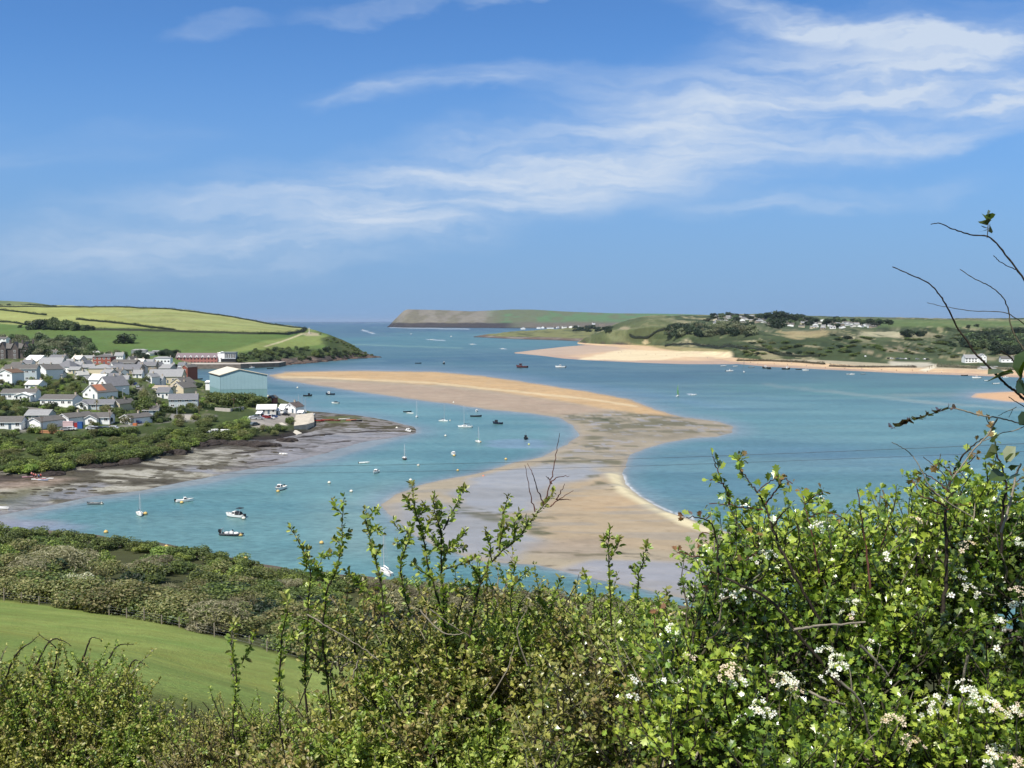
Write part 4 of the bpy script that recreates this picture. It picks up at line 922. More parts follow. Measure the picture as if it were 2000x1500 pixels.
H_(361, 741, 14, 26, 6, -20, 12, 'tall narrow brick gable end on the harbour edge', BRICK2, SLATE2, gable='y', wins=1, floors=2)
H_(354, 724, 14, 12, 6, 0, 8, 'small white house with tall chimney by the harbour', WHITE, SLATE, gable='x', wins=2)
H_(262, 728, 26, 10, 8, -12, 10, 'grey roofed cottage between the slate terrace and the stone cottage', OFFW, SLATE2, gable='x', wins=2)
H_(222, 742, 24, 8, 6, 0, 8, 'small cream cottage beside the road of parked vans', CREAM, SLATE, gable='x', wins=2)
H_(110, 704, 30, 6, 6, 0, 10, 'slate cottage roof below the wooded slope', OFFW, SLATE, gable='x', wins=3)
H_(136, 702, 26, 6, 6, 8, 10, 'second slate roof below the wooded slope, right of the first', STONE2, SLATE2, gable='x', wins=2)
# Victorian stone hotel
def hotel():
    x, y, z = [float(q) for q in pD(26, 706, 900)]; s = mpp(y)
    o = thing('stone_hotel', 'large dark stone hotel with three steep gables at the left edge', 'hotel', (x, y, z), R(6))
    DS = fm(104, 94, 90, .9, noise=.3, nsc=.6); BS = fm(186, 164, 140, .9, noise=.2)
    b = MB(); b.box(-14, 14, 1.0, 15, -4, 11.5, DS); b.build('wall', o)
    b = MB(); b.box(-14.5, -6, .2, 1.0, -4, 9, BS); b.build('wall', o)
    b = MB()
    for a, c_ in ((.4, 8.0), (15.6, 8.0)): b.add([(x_, y_, z_) for x_ in (-14.5, 14.5) for (y_, z_) in ((a, 11.2), (a, 11.5), (8, 16.2), (8, 15.9))], [(0, 1, 2, 3), (7, 6, 5, 4), (0, 4, 5, 1), (1, 5, 6, 2), (2, 6, 7, 3), (3, 7, 4, 0)], SLATE2)
    rf = b.build('roof', o)
    for cx in (-9, 1.5, 10.5):
        b = MB(); b.prism([(cx - 3, -4), (cx + 3, -4), (cx + 3, 11), (cx, 16.8), (cx - 3, 11)], -.4, 8, DS); g = b.build('gable', o)
        b = MB()
        for sg in (-1, 1): b.prism([(cx + sg * 3.5, 10.2), (cx + sg * 3.5, 10.6), (cx, 17.4), (cx, 17.0)], -.9, 8, SLATE2)
        b.build('gable_roof', g)
        for f in range(3): window(Matrix.Identity(4), cx, 1.2 + f * 3.4, 1.8, 2.0, -.42, g, WHITE)
        b = MB(); b.box(cx + 3.6, cx + 4.8, 6.5, 8, 14, 19, DS); b.build('chimney', rf)
hotel()
H_(4, 667, 16, 6, 4, 0, 9, 'white house high on the slope at the left edge', WHITE, SLATE2, gable='x', wins=2, D=1000)
H_(271, 690, 30, 6, 3, 6, 8, 'grey boarded building on the wooded slope', fm(150, 158, 160, .7), SLATE3, gable='x', hip=True, wins=3, chim=0, D=1130)
H_(288, 695, 12, 5, 4, -20, 8, 'white gable below the grey boarded building', WHITE, SLATE3, gable='y', wins=1, chim=0, D=1120)
H_(304, 690, 14, 4, 2, 0, 6, 'little white flat-roofed cabin on the wooded slope', WHITE, SLATE3, gable='x', wins=1, chim=0, D=1130)
# quay, red brick terrace and modern block
RB = fm(176, 110, 98, .85, noise=.2)
H_(384, 711, 84, 14, 10, 1, 12, 'long red brick quayside terrace with white dormers and grey roof', RB, fm(132, 116, 120, .8), gable='x', wins=12, floors=2, chim=2, D=1104, name='brick_terrace', cat='terrace', dorm=7, frame=DARK)
H_(432, 708, 14, 20, 3, 0, 10, 'white stair block joining the red terrace to the modern building', WHITE, WHITE, gable='x', hip=True, wins=1, chim=0, D=1106)
def modern():
    x, y, z = [float(q) for q in pD(446, 706, 1106)]; o = thing('modern_building', 'modern grey and glass quayside block with flat roof', 'building', (x, y, z), R(2))
    b = MB(); b.box(-8, 8, 0, 10, -1, 2.8, DARK); b.box(-7.6, 7.6, .6, 10, 2.8, 9.6, fm(150, 164, 172, .6)); b.build('wall', o)
    b = MB(); b.box(-8.4, 8.4, -.4, 10.4, 9.6, 10.2, fm(140, 150, 150, .6)); b.build('roof', o)
    b = MB(); b.box(-8, 8, -.8, .6, 2.8, 3.1, METAL); [b.cyl((i * 2 - 8, -.7, 3.1), (i * 2 - 8, -.7, 4.1), .05, .05, METAL, 5) for i in range(9)]; b.box(-8, 8, -.74, -.66, 4.05, 4.15, METAL); b.build('balcony', o)
    for i in range(6): window(Matrix.Identity(4), -6.3 + i * 2.5, 3.6, 2.1, 4.8, .6, o, WHITE)
modern()
def wall_thing(name, label, cat, pts, h, th, m, down=2.0, cope=None, D=None):
    P_ = [G(*p) if len(p) == 2 else vec(pD(*p)) for p in pts]; b = MB()
    for a, c_ in zip(P_, P_[1:]):
        d = (c_ - a); d.z = 0; n = Vector((-d.y, d.x, 0)).normalized() * th / 2
        V = [a - n, c_ - n, c_ + n, a + n]; V = [(v.x, v.y, v.z - down) for v in V] + [(v.x, v.y, v.z + h) for v in V]
        b.add(V, [(0, 3, 2, 1), (4, 5, 6, 7), (0, 1, 5, 4), (1, 2, 6, 5), (2, 3, 7, 6), (3, 0, 4, 7)], m)
    return tag(b.build(name), label, cat)
QW = fm(128, 116, 104, .95, nsc=.25, noise=.4)
b = MB(); qy = [(362, 1070), (470, 1078), (545, 1118)]
Q = [vec(pD(p, 712, D)) for p, D in qy]
for a, c_ in zip(Q, Q[1:]):
    V = [(a.x, a.y, -1), (c_.x, c_.y, -1), (c_.x, c_.y + 34, -1), (a.x, a.y + 34, -1), (a.x, a.y, 5.0), (c_.x, c_.y, 4.6), (c_.x, c_.y + 34, 4.6), (a.x, a.y + 34, 5.0)]
    b.add(V, [(0, 1, 5, 4), (1, 2, 6, 5), (2, 3, 7, 6), (3, 0, 4, 7)], QW); b.add(V, [(4, 5, 6, 7)], CONC)
tag(b.build('quay_wall'), 'long dark stone harbour quay wall below the red terrace', 'quay')
wall_thing('garden_wall', 'pale rendered wall with a dark gap right of the road bend', 'wall', [(351, 818), (364, 819), (378, 820)], 1.9, .3, CONC)
wall_thing('garden_wall', 'grey block retaining wall behind the nearest row at the left', 'wall', [(30, 803), (60, 806), (84, 808)], 2.2, .3, fm(164, 156, 150, .9))
wall_thing('garden_wall', 'long beige wall above the hedge in front of the blue shed', 'wall', [(408, 785), (440, 787), (474, 790)], 1.4, .4, fm(190, 176, 156, .9))
wall_thing('garden_wall', 'pale wall with parked boats above the boatyard bank', 'wall', [(420, 802), (450, 804), (476, 800)], 1.5, .4, CONC)
wall_thing('garden_wall', 'low dark red wall running down to the harbour office', 'wall', [(226, 708, 1000), (250, 704, 1010), (272, 700, 1030)], 2.6, .5, fm(120, 84, 80, .9))
# the big blue shed on the water's edge
def shed():
    D = 560.0; xl, yl, _ = [float(q) for q in pD(430, 765, D)]; s = mpp(D)
    def P_(px, py, d): return vec(pD(px, py, d))
    A_ = P_(430, 733, D); Bp = P_(521.5, 735, D + 6); back = P_(409, 731, D + 30)
    ax = Vector((Bp.x - A_.x, Bp.y - A_.y, 0)); bx_ = Vector((back.x - A_.x, back.y - A_.y, 0)); W_ = ax.length; L = bx_.length
    rz = math.atan2(ax.y, ax.x); o = thing('boat_shed', 'huge pale blue metal boat shed at the water edge', 'shed', (A_.x, A_.y, 2.5), rz)
    a = ax.normalized(); depdir = Vector((-a.y, a.x, 0)); sh = bx_.dot(a) / bx_.dot(depdir); L = bx_.dot(depdir)
    H = A_.z - 2.5; apx = W_ * .40; HA = float(P_(466, 722, D + 2).z) - 2.5; hb = H * .56
    LB = fm(158, 196, 204, .5, noise=.05, nsc=.3); LB2 = fm(132, 178, 178, .5, noise=.06, nsc=.3); LB3 = fm(148, 186, 194, .5, noise=.05, nsc=.3)
    # back wall is shifted sideways along the wall line, as the left wall runs back at an angle
    def q(x, z, d): return (x + sh * d, d, z)
    b = MB(); V = [q(0, hb, 0), q(W_, hb, 0), q(W_, H, 0), q(apx, HA, 0), q(0, H, 0)]; Vb_ = [q(x, z, L) for x, z in ((0, hb), (W_, hb), (W_, H), (apx, HA), (0, H))]
    b.add(V + Vb_, [(0, 1, 2, 3, 4), (9, 8, 7, 6, 5), (4, 9, 5, 0), (1, 6, 7, 2)], LB); b.build('upper_wall', o)
    b = MB(); b.add([q(0.05, -3, .05), q(W_ - .05, -3, .05), q(W_ - .05, hb, .05), q(.05, hb, .05), q(.05, -3, L - .05), q(W_ - .05, -3, L - .05), q(W_ - .05, hb, L - .05), q(.05, hb, L - .05)], [(0, 1, 2, 3), (1, 5, 6, 2), (5, 4, 7, 6), (4, 0, 3, 7)], LB2); b.build('lower_wall', o)
    b = MB(); e = .5
    for (xa, za, xb, zb) in ((-e, H - .15, apx, HA + .12), (apx, HA + .12, W_ + e, H - .15)):
        b.add([q(xa, za, -e), q(xb, zb, -e), q(xb, zb + .3, -e), q(xa, za + .3, -e), q(xa, za, L + e), q(xb, zb, L + e), q(xb, zb + .3, L + e), q(xa, za + .3, L + e)], [(0, 1, 2, 3), (7, 6, 5, 4), (3, 2, 6, 7), (0, 4, 5, 1), (0, 3, 7, 4), (1, 5, 6, 2)], fm(236, 224, 196, .5, noise=.06))
    b.build('roof', o)
    b = MB(); [b.box(x - .04, x + .04, -.05, .0, -3, hb + (H - hb) * .98, LB3) for x in np.arange(1.5, W_ - 1, 1.9)]; b.build('cladding_seam', o)
    b = MB(); b.box(-.06, .08, -.1, .06, -3, H, LB3); b.build('corner_post', o); b = MB(); b.box(W_ - .1, W_ + .08, -.1, .06, -3, H, LB3); b.build('corner_post', o)
    b = MB(); b.box(W_ * .35, W_ * .55, -.1, .04, 0, 4.2, fm(196, 214, 214, .5)); b.build('door', o)
    b = MB(); b.add([q(-.1, H - 1.0, 1), q(-.1, H - 1.0, L - 1), q(-.1, H - .2, L - 1), q(-.1, H - .2, 1)], [(0, 1, 2, 3)], DARK); b.build('vent_strip', o)
shed()
H_(406, 752, 10, 6, 3, 0, 8, 'small white lean-to behind the blue shed', WHITE, WHITE, gable='x', wins=1, chim=0, D=600)
# boatyard at the point
BY = WHITE
H_(520, 809, 38, 11, 9, 8, 9, 'long boatyard workshop with plain white roof', OFFW, fm(236, 234, 226, .6), gable='x', wins=4, chim=0, name='workshop', cat='workshop')
H_(566, 806, 26, 12, 10, -16, 9, 'white cottage with dark brown roof on the boatyard point', WHITE, fm(104, 90, 84, .8), gable='y', wins=2)
H_(528, 787, 13, 11, 5, -12, 6, 'small brown boatyard hut with dark roof by the water', BRICK2, SLATE2, gable='y', wins=1, chim=0, name='hut', cat='hut')
H_(516, 779, 12, 4, 3, 0, 5, 'cream hut roof left of the brown boatyard hut', CREAM, CREAM, gable='x', wins=1, chim=0, name='hut', cat='hut')
H_(537, 810, 18, 9, 4, 8, 5, 'white lean-to store in front of the boatyard workshop', WHITE, WHITE, gable='x', wins=2, chim=0, name='store', cat='store')
H_(437, 766, 10, 4, 3, 0, 5, 'grey garden shed on the bank left of the blue shed', STONE2, SLATE3, gable='x', wins=0, chim=0, name='garden_shed', cat='shed')
for px, py, w_, h, lb in [(548, 806, 12, 7, 'small white boatyard shed between the workshop and the cottage'), (586, 811, 10, 6, 'little white store on the seaward side of the white cottage'), (508, 803, 12, 7, 'white cabin at the left end of the workshop'), (552, 799, 12, 6, 'white roofed store behind the boatyard cottage'), (505, 812, 9, 5, 'small white kiosk left of the boatyard cars')]:
    H_(px, py, w_, h, 4, -8, 4, lb, WHITE, WHITE, gable='x', wins=1, chim=0, name='store', cat='store')
# whitewashed quay block and concrete slipway
P1 = [G(574, 838), G(600, 839), G(614, 832), G(612, 816), G(578, 816)]
b = MB(); V = [(p.x, p.y, -.5) for p in P1] + [(p.x, p.y, 4.4) for p in P1]; V[7] = (V[7][0], V[7][1], 3.6)
b.add(V, [(5, 6, 7, 8, 9)] + [(i, (i + 1) % 5, 5 + (i + 1) % 5, 5 + i) for i in range(5)], fm(206, 194, 172, .9, nsc=.6, noise=.3)); tag(b.build('stone_jetty'), 'whitewashed stone jetty block at the end of the boatyard', 'jetty')
P1 = [G(544, 827), G(551, 826), G(590, 847), G(580, 850)]; b = MB()
V = [(p.x, p.y, p.z + .25) for p in P1] + [(p.x, p.y, p.z - 1.5) for p in P1]
b.add(V, [(0, 1, 2, 3), (0, 3, 7, 4), (2, 3, 7, 6), (0, 1, 5, 4), (1, 2, 6, 5)], fm(214, 204, 184, .9, nsc=.5, noise=.15)); tag(b.build('slipway'), 'long pale concrete slipway running down to the mud', 'slipway')
for i, (pts, wd, ht, lb) in enumerate([([(0, 599.5), (120, 600), (230, 600), (300, 603), (360, 608), (430, 616), (500, 628), (560, 638), (596, 642)], 5, 3, 'thin dark hedge along the skyline of the yellow-green field'),
    ([(0, 606), (40, 610), (90, 616)], 5, 3.4, 'upper dark hedge slanting down from the left edge to the tree clump'),
    ([(150, 624.5), (200, 629), (260, 635), (300, 641), (340, 645.5)], 6, 3.6, 'dark hedge slanting from the tree clump to the long lower hedge'),
    ([(0, 629), (30, 631), (62, 636)], 5, 3, 'short dark hedge left of the tree clump'),
    ([(180, 645), (260, 646), (340, 648), (430, 651), (500, 653), (560, 654), (590, 649), (597, 643)], 7, 4.2, 'long thick dark hedge across the lower edge of the yellow-green field'),
    ([(0, 596), (60, 596.5), (110, 598.5)], 5, 3, 'faint hedge under the far grey-green ridge'),
    ]):
    hedge('hedgerow', pts, wd, ht, lb, dens=1.3)
for pts, wd, ht, lb in [([(40, 792), (80, 797), (104, 798)], 2.5, 2.2, 'dark clipped hedge behind the grey retaining wall'), ([(226, 772), (250, 779), (268, 783)], 4, 2.2, 'bright green double hedge on the slope left of the road'),
    ([(216, 783), (240, 788), (266, 789)], 3, 2.2, 'lower green hedge below the double hedge'), ([(284, 822), (310, 826), (330, 822)], 2, 1.6, 'low green hedge beside the small teal-walled bungalow'),
    ([(410, 778), (430, 779), (446, 781)], 3, 2.6, 'very dark clipped hedge on the bank in front of the blue shed'), ([(310, 805), (350, 808), (384, 808)], 3, 3, 'dark hedge under the balcony house'),
    ([(0, 800), (16, 802), (30, 803)], 3, 2.5, 'overgrown hedge at the left edge behind the nearest row'), ([(400, 800), (440, 803), (470, 804)], 3, 2.4, 'scrubby hedge above the boatyard wall')]:
    hedge('garden_hedge', pts, wd, ht, lb, cols=((56, 78, 36), (74, 98, 42), (96, 116, 52)), dens=6)

# the many small houses packed between the named ones
tr_ = random.Random(12)
TL = [(30, 735, 'the pale blue house'), (85, 728, 'the white-edged gable'), (122, 712, 'the pointed blue-grey roof'), (160, 710, 'the triangular gable'), (199, 700, 'the red brick block'), (195, 725, 'the hall with the dark opening'), (246, 722, 'the slate terrace'), (300, 715, 'the harbour office'), (322, 738, 'the biggest slate roof'), (200, 755, 'the big two-storey gable'), (345, 760, 'the cream gables'),
      (75, 700, 'the steep bright white slopes'), (110, 785, 'the brown-roofed bungalow'), (36, 775, 'the conservatory bungalow'), (270, 790, 'the road bend'), (380, 785, 'the balcony house')]
TP = [(92, 724), (104, 732), (52, 718), (30, 722), (16, 716), (70, 728), (150, 722), (172, 726), (180, 718), (218, 722), (228, 736), (270, 716), (284, 732), (298, 738), (268, 738), (210, 706), (226, 712), (252, 712), (148, 710), (134, 716), (92, 706), (76, 716), (60, 732), (110, 740), (126, 738), (150, 740), (8, 735), (330, 722), (344, 742), (300, 722), (336, 712), (346, 716),
      (180, 744), (166, 748), (136, 762), (232, 760), (306, 750), (318, 778), (302, 782), (336, 788), (378, 778), (256, 788), (226, 800), (86, 790), (20, 800), (142, 806), (100, 812), (12, 766), (62, 762), (124, 752), (240, 748), (372, 768), (388, 772), (290, 746), (118, 700), (98, 698), (150, 700), (178, 700), (232, 702), (206, 738)]
TP = [p for p in TP if p[1] < 752 or p in [(318, 778), (226, 800), (372, 768), (62, 762), (256, 788)]]
TP = [p for j, p in enumerate(TP) if j % 4]
for i, (px, py) in enumerate(TP):
    wall, wn = [(WHITE, 'white'), (WHITE, 'white'), (WHITE, 'white'), (CREAM, 'cream'), (WHITE, 'white'), (OFFW, 'off-white')][i % 6]; roof, rn = [(SLATE3, 'pale grey'), (SLATE, 'slate'), (SLATE2, 'brown-grey'), (OFFW, 'white'), (SLATE3, 'pale grey')][i % 5]
    q = min(TL, key=lambda m: ((m[0] - px) * .5) ** 2 + (m[1] - py) ** 2); dx, dy = px - q[0], py - q[1]; rel = ('right of' if dx > 0 else 'left of') if abs(dx) * .5 > abs(dy) else ('below' if dy > 0 else 'above')
    k = 1.25 if py > 750 else 1.0; gy_ = i % 3 == 0
    H_(px, py, tr_.uniform(15, 24) * k * (.7 if gy_ else 1), tr_.uniform(8, 11) * k, tr_.uniform(6, 9) * k, tr_.uniform(-34, -12) if gy_ else tr_.uniform(-12, 16), tr_.uniform(7, 10), '%s %s-walled %s with %s roof %s %s' % ('gable-fronted' if gy_ else 'long-fronted' if i % 2 else 'small', wn, 'cottage', rn, rel, q[2]), wall, roof, name='cottage', gable='y' if gy_ else 'x', wins=2 if gy_ else 3, chim=1 + i % 2, floors=1 + (i % 4 == 1))
# ------------------------------------------------------------------ boats
def hull_mb(L, B, H, m, draft=.25, n=9, stern=.8, sheer=.25, band=None, under=None):
    """lofted hull, bow at +x"""
    b = MB(); V = []; k = 5
    for i in range(n):
        t_ = i / (n - 1); x = (t_ - .5) * L; w_ = B / 2 * (stern + (1 - stern) * math.sin(min(t_ / .45, 1) * math.pi / 2)) * (1 - max(0, (t_ - .45) / .55) ** 2.2)
        w_ = max(w_, .01); z = H * (1 + sheer * (2 * t_ - .7) ** 2 * (1 if t_ > .35 else .3)); xx = x + (.06 * L * t_ if t_ > .9 else 0)
        V += [(xx, -w_, z), (x, -w_ * .86, z * .25), (x, 0, -draft * (1 - .7 * t_ ** 3)), (x, w_ * .86, z * .25), (xx, w_, z)]
    F1 = []; F2 = []
    for i in range(n - 1):
        for j in range(4):
            (F1 if j in (0, 3) else F2).append((i * k + j, (i + 1) * k + j, (i + 1) * k + j + 1, i * k + j + 1))
    b.add(V, F1 + [(0, 1, 2, 3, 4)], m); b.add(V, F2, under or m)
    return b, V
def deck_of(V, n, m, drop=.06, parent=None, name='deck'):
    b = MB(); k = 5; P_ = []
    for i in range(n): P_ += [(V[i * k][0], V[i * k][1] * .94, V[i * k][2] - drop), (V[i * k][0], V[i * k + 4][1] * .94, V[i * k + 4][2] - drop)]
    b.add(P_, [(2 * i, 2 * i + 2, 2 * i + 3, 2 * i + 1) for i in range(n - 1)], m); return b.build(name, parent)
DECK = fm(226, 222, 212, .7); CANV = fm(44, 54, 82, .8); ALU = fm(208, 210, 214, .3)
def rail(o, L, H, B):
    b = MB(); pts = [(L * .1, -B * .46), (L * .3, -B * .36), (L * .46, -.1), (L * .46, .1), (L * .3, B * .36), (L * .1, B * .46)]
    for p in pts: b.cyl((p[0], p[1], H), (p[0], p[1], H + .5), .02, .02, ALU, 4)
    for p, q in zip(pts, pts[1:]): b.cyl((p[0], p[1], H + .5), (q[0], q[1], H + .5), .02, .02, ALU, 4)
    b.build('rail', o)
def yacht(loc, L, rz, label, hc=WHITE, mast=1.15, cover=CANV, keel=None, name='sailing_yacht', sail=None, group=None):
    o = thing(name, label, 'sailing boat', loc, R(rz), group); B = L * .31; H = L * .105
    b, V = hull_mb(L, B, H, hc, under=keel or hc); b.build('hull', o, True); deck_of(V, 9, DECK, parent=o)
    b = MB(); c = L * .09; b.prism([(-L * .12, -B * .27), (L * .2, -B * .2), (L * .26, 0), (L * .2, B * .27 * .75), (-L * .12, B * .27)], H * .9, H + c * .8, WHITE, 'z'); cab = b.build('cabin', o)
    b = MB(); [b.box(-L * .08, L * .15, sg * B * .265 - .02, sg * B * .265 + .02, H + .1, H + c * .55, GLASS) for sg in (-1, 1)]; b.build('cabin_window', cab)
    mh = L * mast; r = .055 + L * .004; b = MB(); b.cyl((L * .1, 0, H), (L * .1, 0, H + mh), r, r * .6, ALU, 6); m_ = b.build('mast', o)
    b = MB(); b.cyl((L * .1, -B * .22, H + mh * .55), (L * .1, B * .22, H + mh * .55), .02, .02, ALU, 4); b.build('spreader', m_)
    b = MB(); rr = .016
    for p in ((L * .5, 0), (-L * .48, 0), (L * .08, B * .45), (L * .08, -B * .45)): b.cyl((p[0], p[1], H), (L * .1, 0, H + mh * .97), rr, rr, METAL, 3, False)
    b.build('rigging', o)
    b = MB(); b.cyl((L * .1, 0, H + L * .14), (-L * .36, 0, H + L * .13), .05, .05, ALU, 6); bo = b.build('boom', o)
    if sail is None:
        b = MB(); b.cyl((L * .08, 0, H + L * .17), (-L * .34, 0, H + L * .15), .14, .07, cover, 7); b.build('sail_cover', bo)
    else:
        b = MB(); n = 8; V = []
        for i in range(n + 1):
            t_ = i / n; V += [(L * .09, 0, H + L * .16 + (mh - L * .2) * t_), (L * .09 - L * .46 * (1 - t_) ** .8, .18 * L * math.sin(math.pi * t_) * .4, H + L * .16 + (mh - L * .2) * t_)]
        b.add(V, [(2 * i, 2 * i + 1, 2 * i + 3, 2 * i + 2) for i in range(n)], sail); b.build('mainsail', o)
        b = MB(); b.add([(L * .5, 0, H + .1), (L * .12, .12, H + mh * .8), (L * .02, .15, H + .3)], [(0, 1, 2)], sail); b.build('jib', o)
    b = MB(); b.box(-L * .52, -L * .49, -.05, .05, -.3, H * .9, TIMB); b.cyl((-L * .49, 0, H), (-L * .3, 0, H + .15), .025, .02, TIMB, 5); b.build('rudder', o)
    if L > 5: rail(o, L, H, B)
    return o
def cruiser(loc, L, rz, label, hc=WHITE, top=WHITE, canopy=None, name='motor_cruiser', arch=False, under=None, flag=False, cat='motor boat'):
    o = thing(name, label, cat, loc, R(rz)); B = L * .36; H = L * .14
    b, V = hull_mb(L, B, H, hc, under=under or hc, stern=.92); b.build('hull', o, True); deck_of(V, 9, DECK, parent=o)
    b = MB(); c = L * .14
    b.add([(-L * .05, -B * .36, H), (L * .24, -B * .25, H), (L * .24, B * .25, H), (-L * .05, B * .36, H), (-L * .03, -B * .31, H + c), (L * .1, -B * .24, H + c), (L * .1, B * .24, H + c), (-L * .03, B * .31, H + c)],
          [(4, 5, 6, 7), (0, 1, 5, 4), (1, 2, 6, 5), (2, 3, 7, 6), (3, 0, 4, 7)], top); cab = b.build('cabin', o)
    b = MB(); b.add([(L * .225, -B * .22, H + c * .2), (L * .225, B * .22, H + c * .2), (L * .125, B * .21, H + c * .86), (L * .125, -B * .21, H + c * .86)], [(0, 1, 2, 3)], GLASS)
    for sg in (-1, 1): b.add([(-L * .02, sg * (B * .35 + .03), H + c * .3), (L * .17, sg * (B * .285 + .03), H + c * .3), (L * .1, sg * (B * .25 + .03), H + c * .85), (-L * .02, sg * (B * .32 + .03), H + c * .85)], [(0, 1, 2, 3)], GLASS)
    b.build('windscreen', cab)
    if canopy:
        b = MB(); b.add([(-L * .34, -B * .36, H + .05), (-L * .04, -B * .36, H + .05), (-L * .04, B * .36, H + .05), (-L * .34, B * .36, H + .05), (-L * .28, -B * .28, H + c * .9), (-L * .02, -B * .3, H + c * 1.05), (-L * .02, B * .3, H + c * 1.05), (-L * .28, B * .28, H + c * .9)],
              [(4, 5, 6, 7), (0, 1, 5, 4), (1, 2, 6, 5), (2, 3, 7, 6), (3, 0, 4, 7)], canopy); b.build('canopy', o)
    if arch:
        b = MB()
        for sg in (-1, 1): b.cyl((-L * .3, sg * B * .4, H), (-L * .36, sg * B * .36, H + L * .3), .04, .04, ALU, 5)
        b.box(-L * .4, -L * .12, -B * .37, B * .37, H + L * .3, H + L * .32, canopy or CANV); b.build('arch', o)
    b = MB(); b.box(-L * .56, -L * .5, -.17, .17, -.15, H * .6, BLACK); b.box(-L * .58, -L * .47, -.2, .2, H * .6, H + .3, BLACK); b.build('outboard', o)
    b = MB(); b.cyl((-L * .03, 0, H + c), (-L * .05, 0, H + c + L * .16), .03, .02, ALU, 5); b.build('aerial', o)
    rail(o, L, H, B)
    return o
def wheelboat(loc, L, rz, label, hc=NAVY, house_=WHITE, cat='fishing boat', mast=True):
    o = thing('fishing_boat', label, cat, loc, R(rz)); B = L * .37; H = L * .15
    b, V = hull_mb(L, B, H, hc, stern=.88, sheer=.4); b.build('hull', o, True); deck_of(V, 9, DECK, .2, parent=o)
    b = MB(); b.box(L * .04, L * .26, -B * .26, B * .26, H * .7, H + L * .2, house_); b.box(L * .02, L * .29, -B * .29, B * .29, H + L * .2, H + L * .22, house_); c = b.build('wheelhouse', o)
    b = MB(); b.box(L * .262, L * .268, -B * .22, B * .22, H + L * .09, H + L * .17, GLASS)
    for sg in (-1, 1): b.box(L * .08, L * .22, sg * B * .262 - .01, sg * B * .262 + .01, H + L * .09, H + L * .17, GLASS)
    b.build('window', c)
    if mast: b = MB(); b.cyl((0, 0, H * .7), (0, 0, H + L * .5), .05, .03, TIMB, 5); b.cyl((0, 0, H + L * .3), (-L * .3, 0, H + L * .36), .03, .03, TIMB, 5); b.build('mast', o)
    b = MB(); b.box(-L * .55, -L * .49, -.15, .15, -.1, H + .25, BLACK); b.build('outboard', o)
    return o
def openboat(loc, L, rz, label, hc=WHITE, inner=None, cat='dinghy', name='dinghy', cover=None, roll=0.0):
    o = thing(name, label, cat, loc, R(rz)); B = L * .36; H = L * .12; o.rotation_euler.x = R(roll)
    b, V = hull_mb(L, B, H, hc, .12, stern=.85); b.build('hull', o, True); deck_of(V, 9, inner or DECK, H * .55 if not cover else -.05, o, 'floor' if not cover else 'cover')
    b = MB(); [b.box(x * L - .12, x * L + .12, -B * .42, B * .42, H * .62, H * .7, TIMB) for x in (-.25, .1)]; b.build('thwart', o)
    b = MB(); b.box(-L * .56, -L * .5, -.1, .1, -.1, H + .15, BLACK); b.build('outboard', o)
    return o
def rib(loc, L, rz, label):
    o = thing('inflatable_boat', label, 'inflatable boat', loc, R(rz)); B = L * .3; G1 = fm(70, 74, 80, .6)
    for sg in (-1, 1):
        b = MB(); pts = [(-L * .5, sg * B * .5, .35), (L * .15, sg * B * .5, .38), (L * .38, sg * B * .3, .48), (L * .5, 0, .58)]
        for p, q in zip(pts, pts[1:]): b.cyl(p, q, .24, .24, G1, 8); b.ball(q, .24, .24, .24, G1, 8, 4)
        b.build('tube', o, True)
    b, V = hull_mb(L * .92, B * .8, .25, WHITE, .25); b.build('hull', o, True); deck_of(V, 9, DECK, .02, o)
    b = MB(); b.box(-L * .08, L * .06, -.35, .35, .2, 1.05, WHITE); b.box(-L * .3, -L * .16, -.4, .4, .2, .8, WHITE); b.add([(L * .06, -.3, 1.0), (L * .06, .3, 1.0), (L * .02, .28, 1.45), (L * .02, -.28, 1.45)], [(0, 1, 2, 3)], GLASS); b.build('console', o)
    b = MB(); b.ball((L * .2, 0, .55), L * .12, .4, .38, WHITE, 8, 4); b.build('cushion', o, True)
    b = MB(); b.box(-L * .57, -L * .5, -.2, .2, -.2, .7, BLACK); b.box(-L * .6, -L * .47, -.26, .26, .7, 1.35, BLACK); b.build('outboard', o)
    b = MB(); [b.cyl((-L * .42, sg * .55, .5), (-L * .44, sg * .5, 1.6), .04, .04, ALU, 5) for sg in (-1, 1)]; b.cyl((-L * .44, -.5, 1.6), (-L * .44, .5, 1.6), .04, .04, ALU, 5); b.build('arch', o)
    return o
W_ = lambda px, py, z=-.02: tuple(float(q) for q in pZ(px, py, z))
# moored in the near channel
yacht(W_(273, 1006), 5.2, -62, 'small white sailing boat with dark hull bottom moored nearest the left mudflat', WHITE, 1.0, NAVY, DARK)
cruiser(W_(360, 980), 4.6, 22, 'small white cruiser with thin mast near the mud edge', WHITE)
cruiser(W_(460, 1010), 5.4, 158, 'white speedboat with raised dark bimini top, above the inflatable', WHITE, WHITE, fm(36, 40, 46, .8), arch=True, name='speedboat')
rib(W_(453, 1046), 5.6, -12, 'grey inflatable boat with white console and black outboard, nearest boat on the left')
cruiser(W_(547, 957), 6.2, -100, 'white cabin cruiser facing the viewer with dark windscreen in mid channel', WHITE, WHITE, name='cabin_cruiser')
cruiser(W_(734, 924), 4.4, -100, 'boxy white cabin boat on the wire line left of the bar', WHITE, WHITE, WHITE, name='cabin_boat')
openboat(W_(711, 905), 3.6, 10, 'tiny white tender left of the boxy white cabin boat', WHITE)
yacht(W_(790, 897), 5.2, -80, 'yacht with dark red hull seen end-on left of the sandbar', fm(70, 36, 34, .5), 1.0, TARP, fm(96, 40, 36, .5))
cruiser(W_(886, 889), 4.6, -78, 'white cabin boat with yellow buoy at its bow', WHITE, WHITE, WHITE, name='cabin_boat')
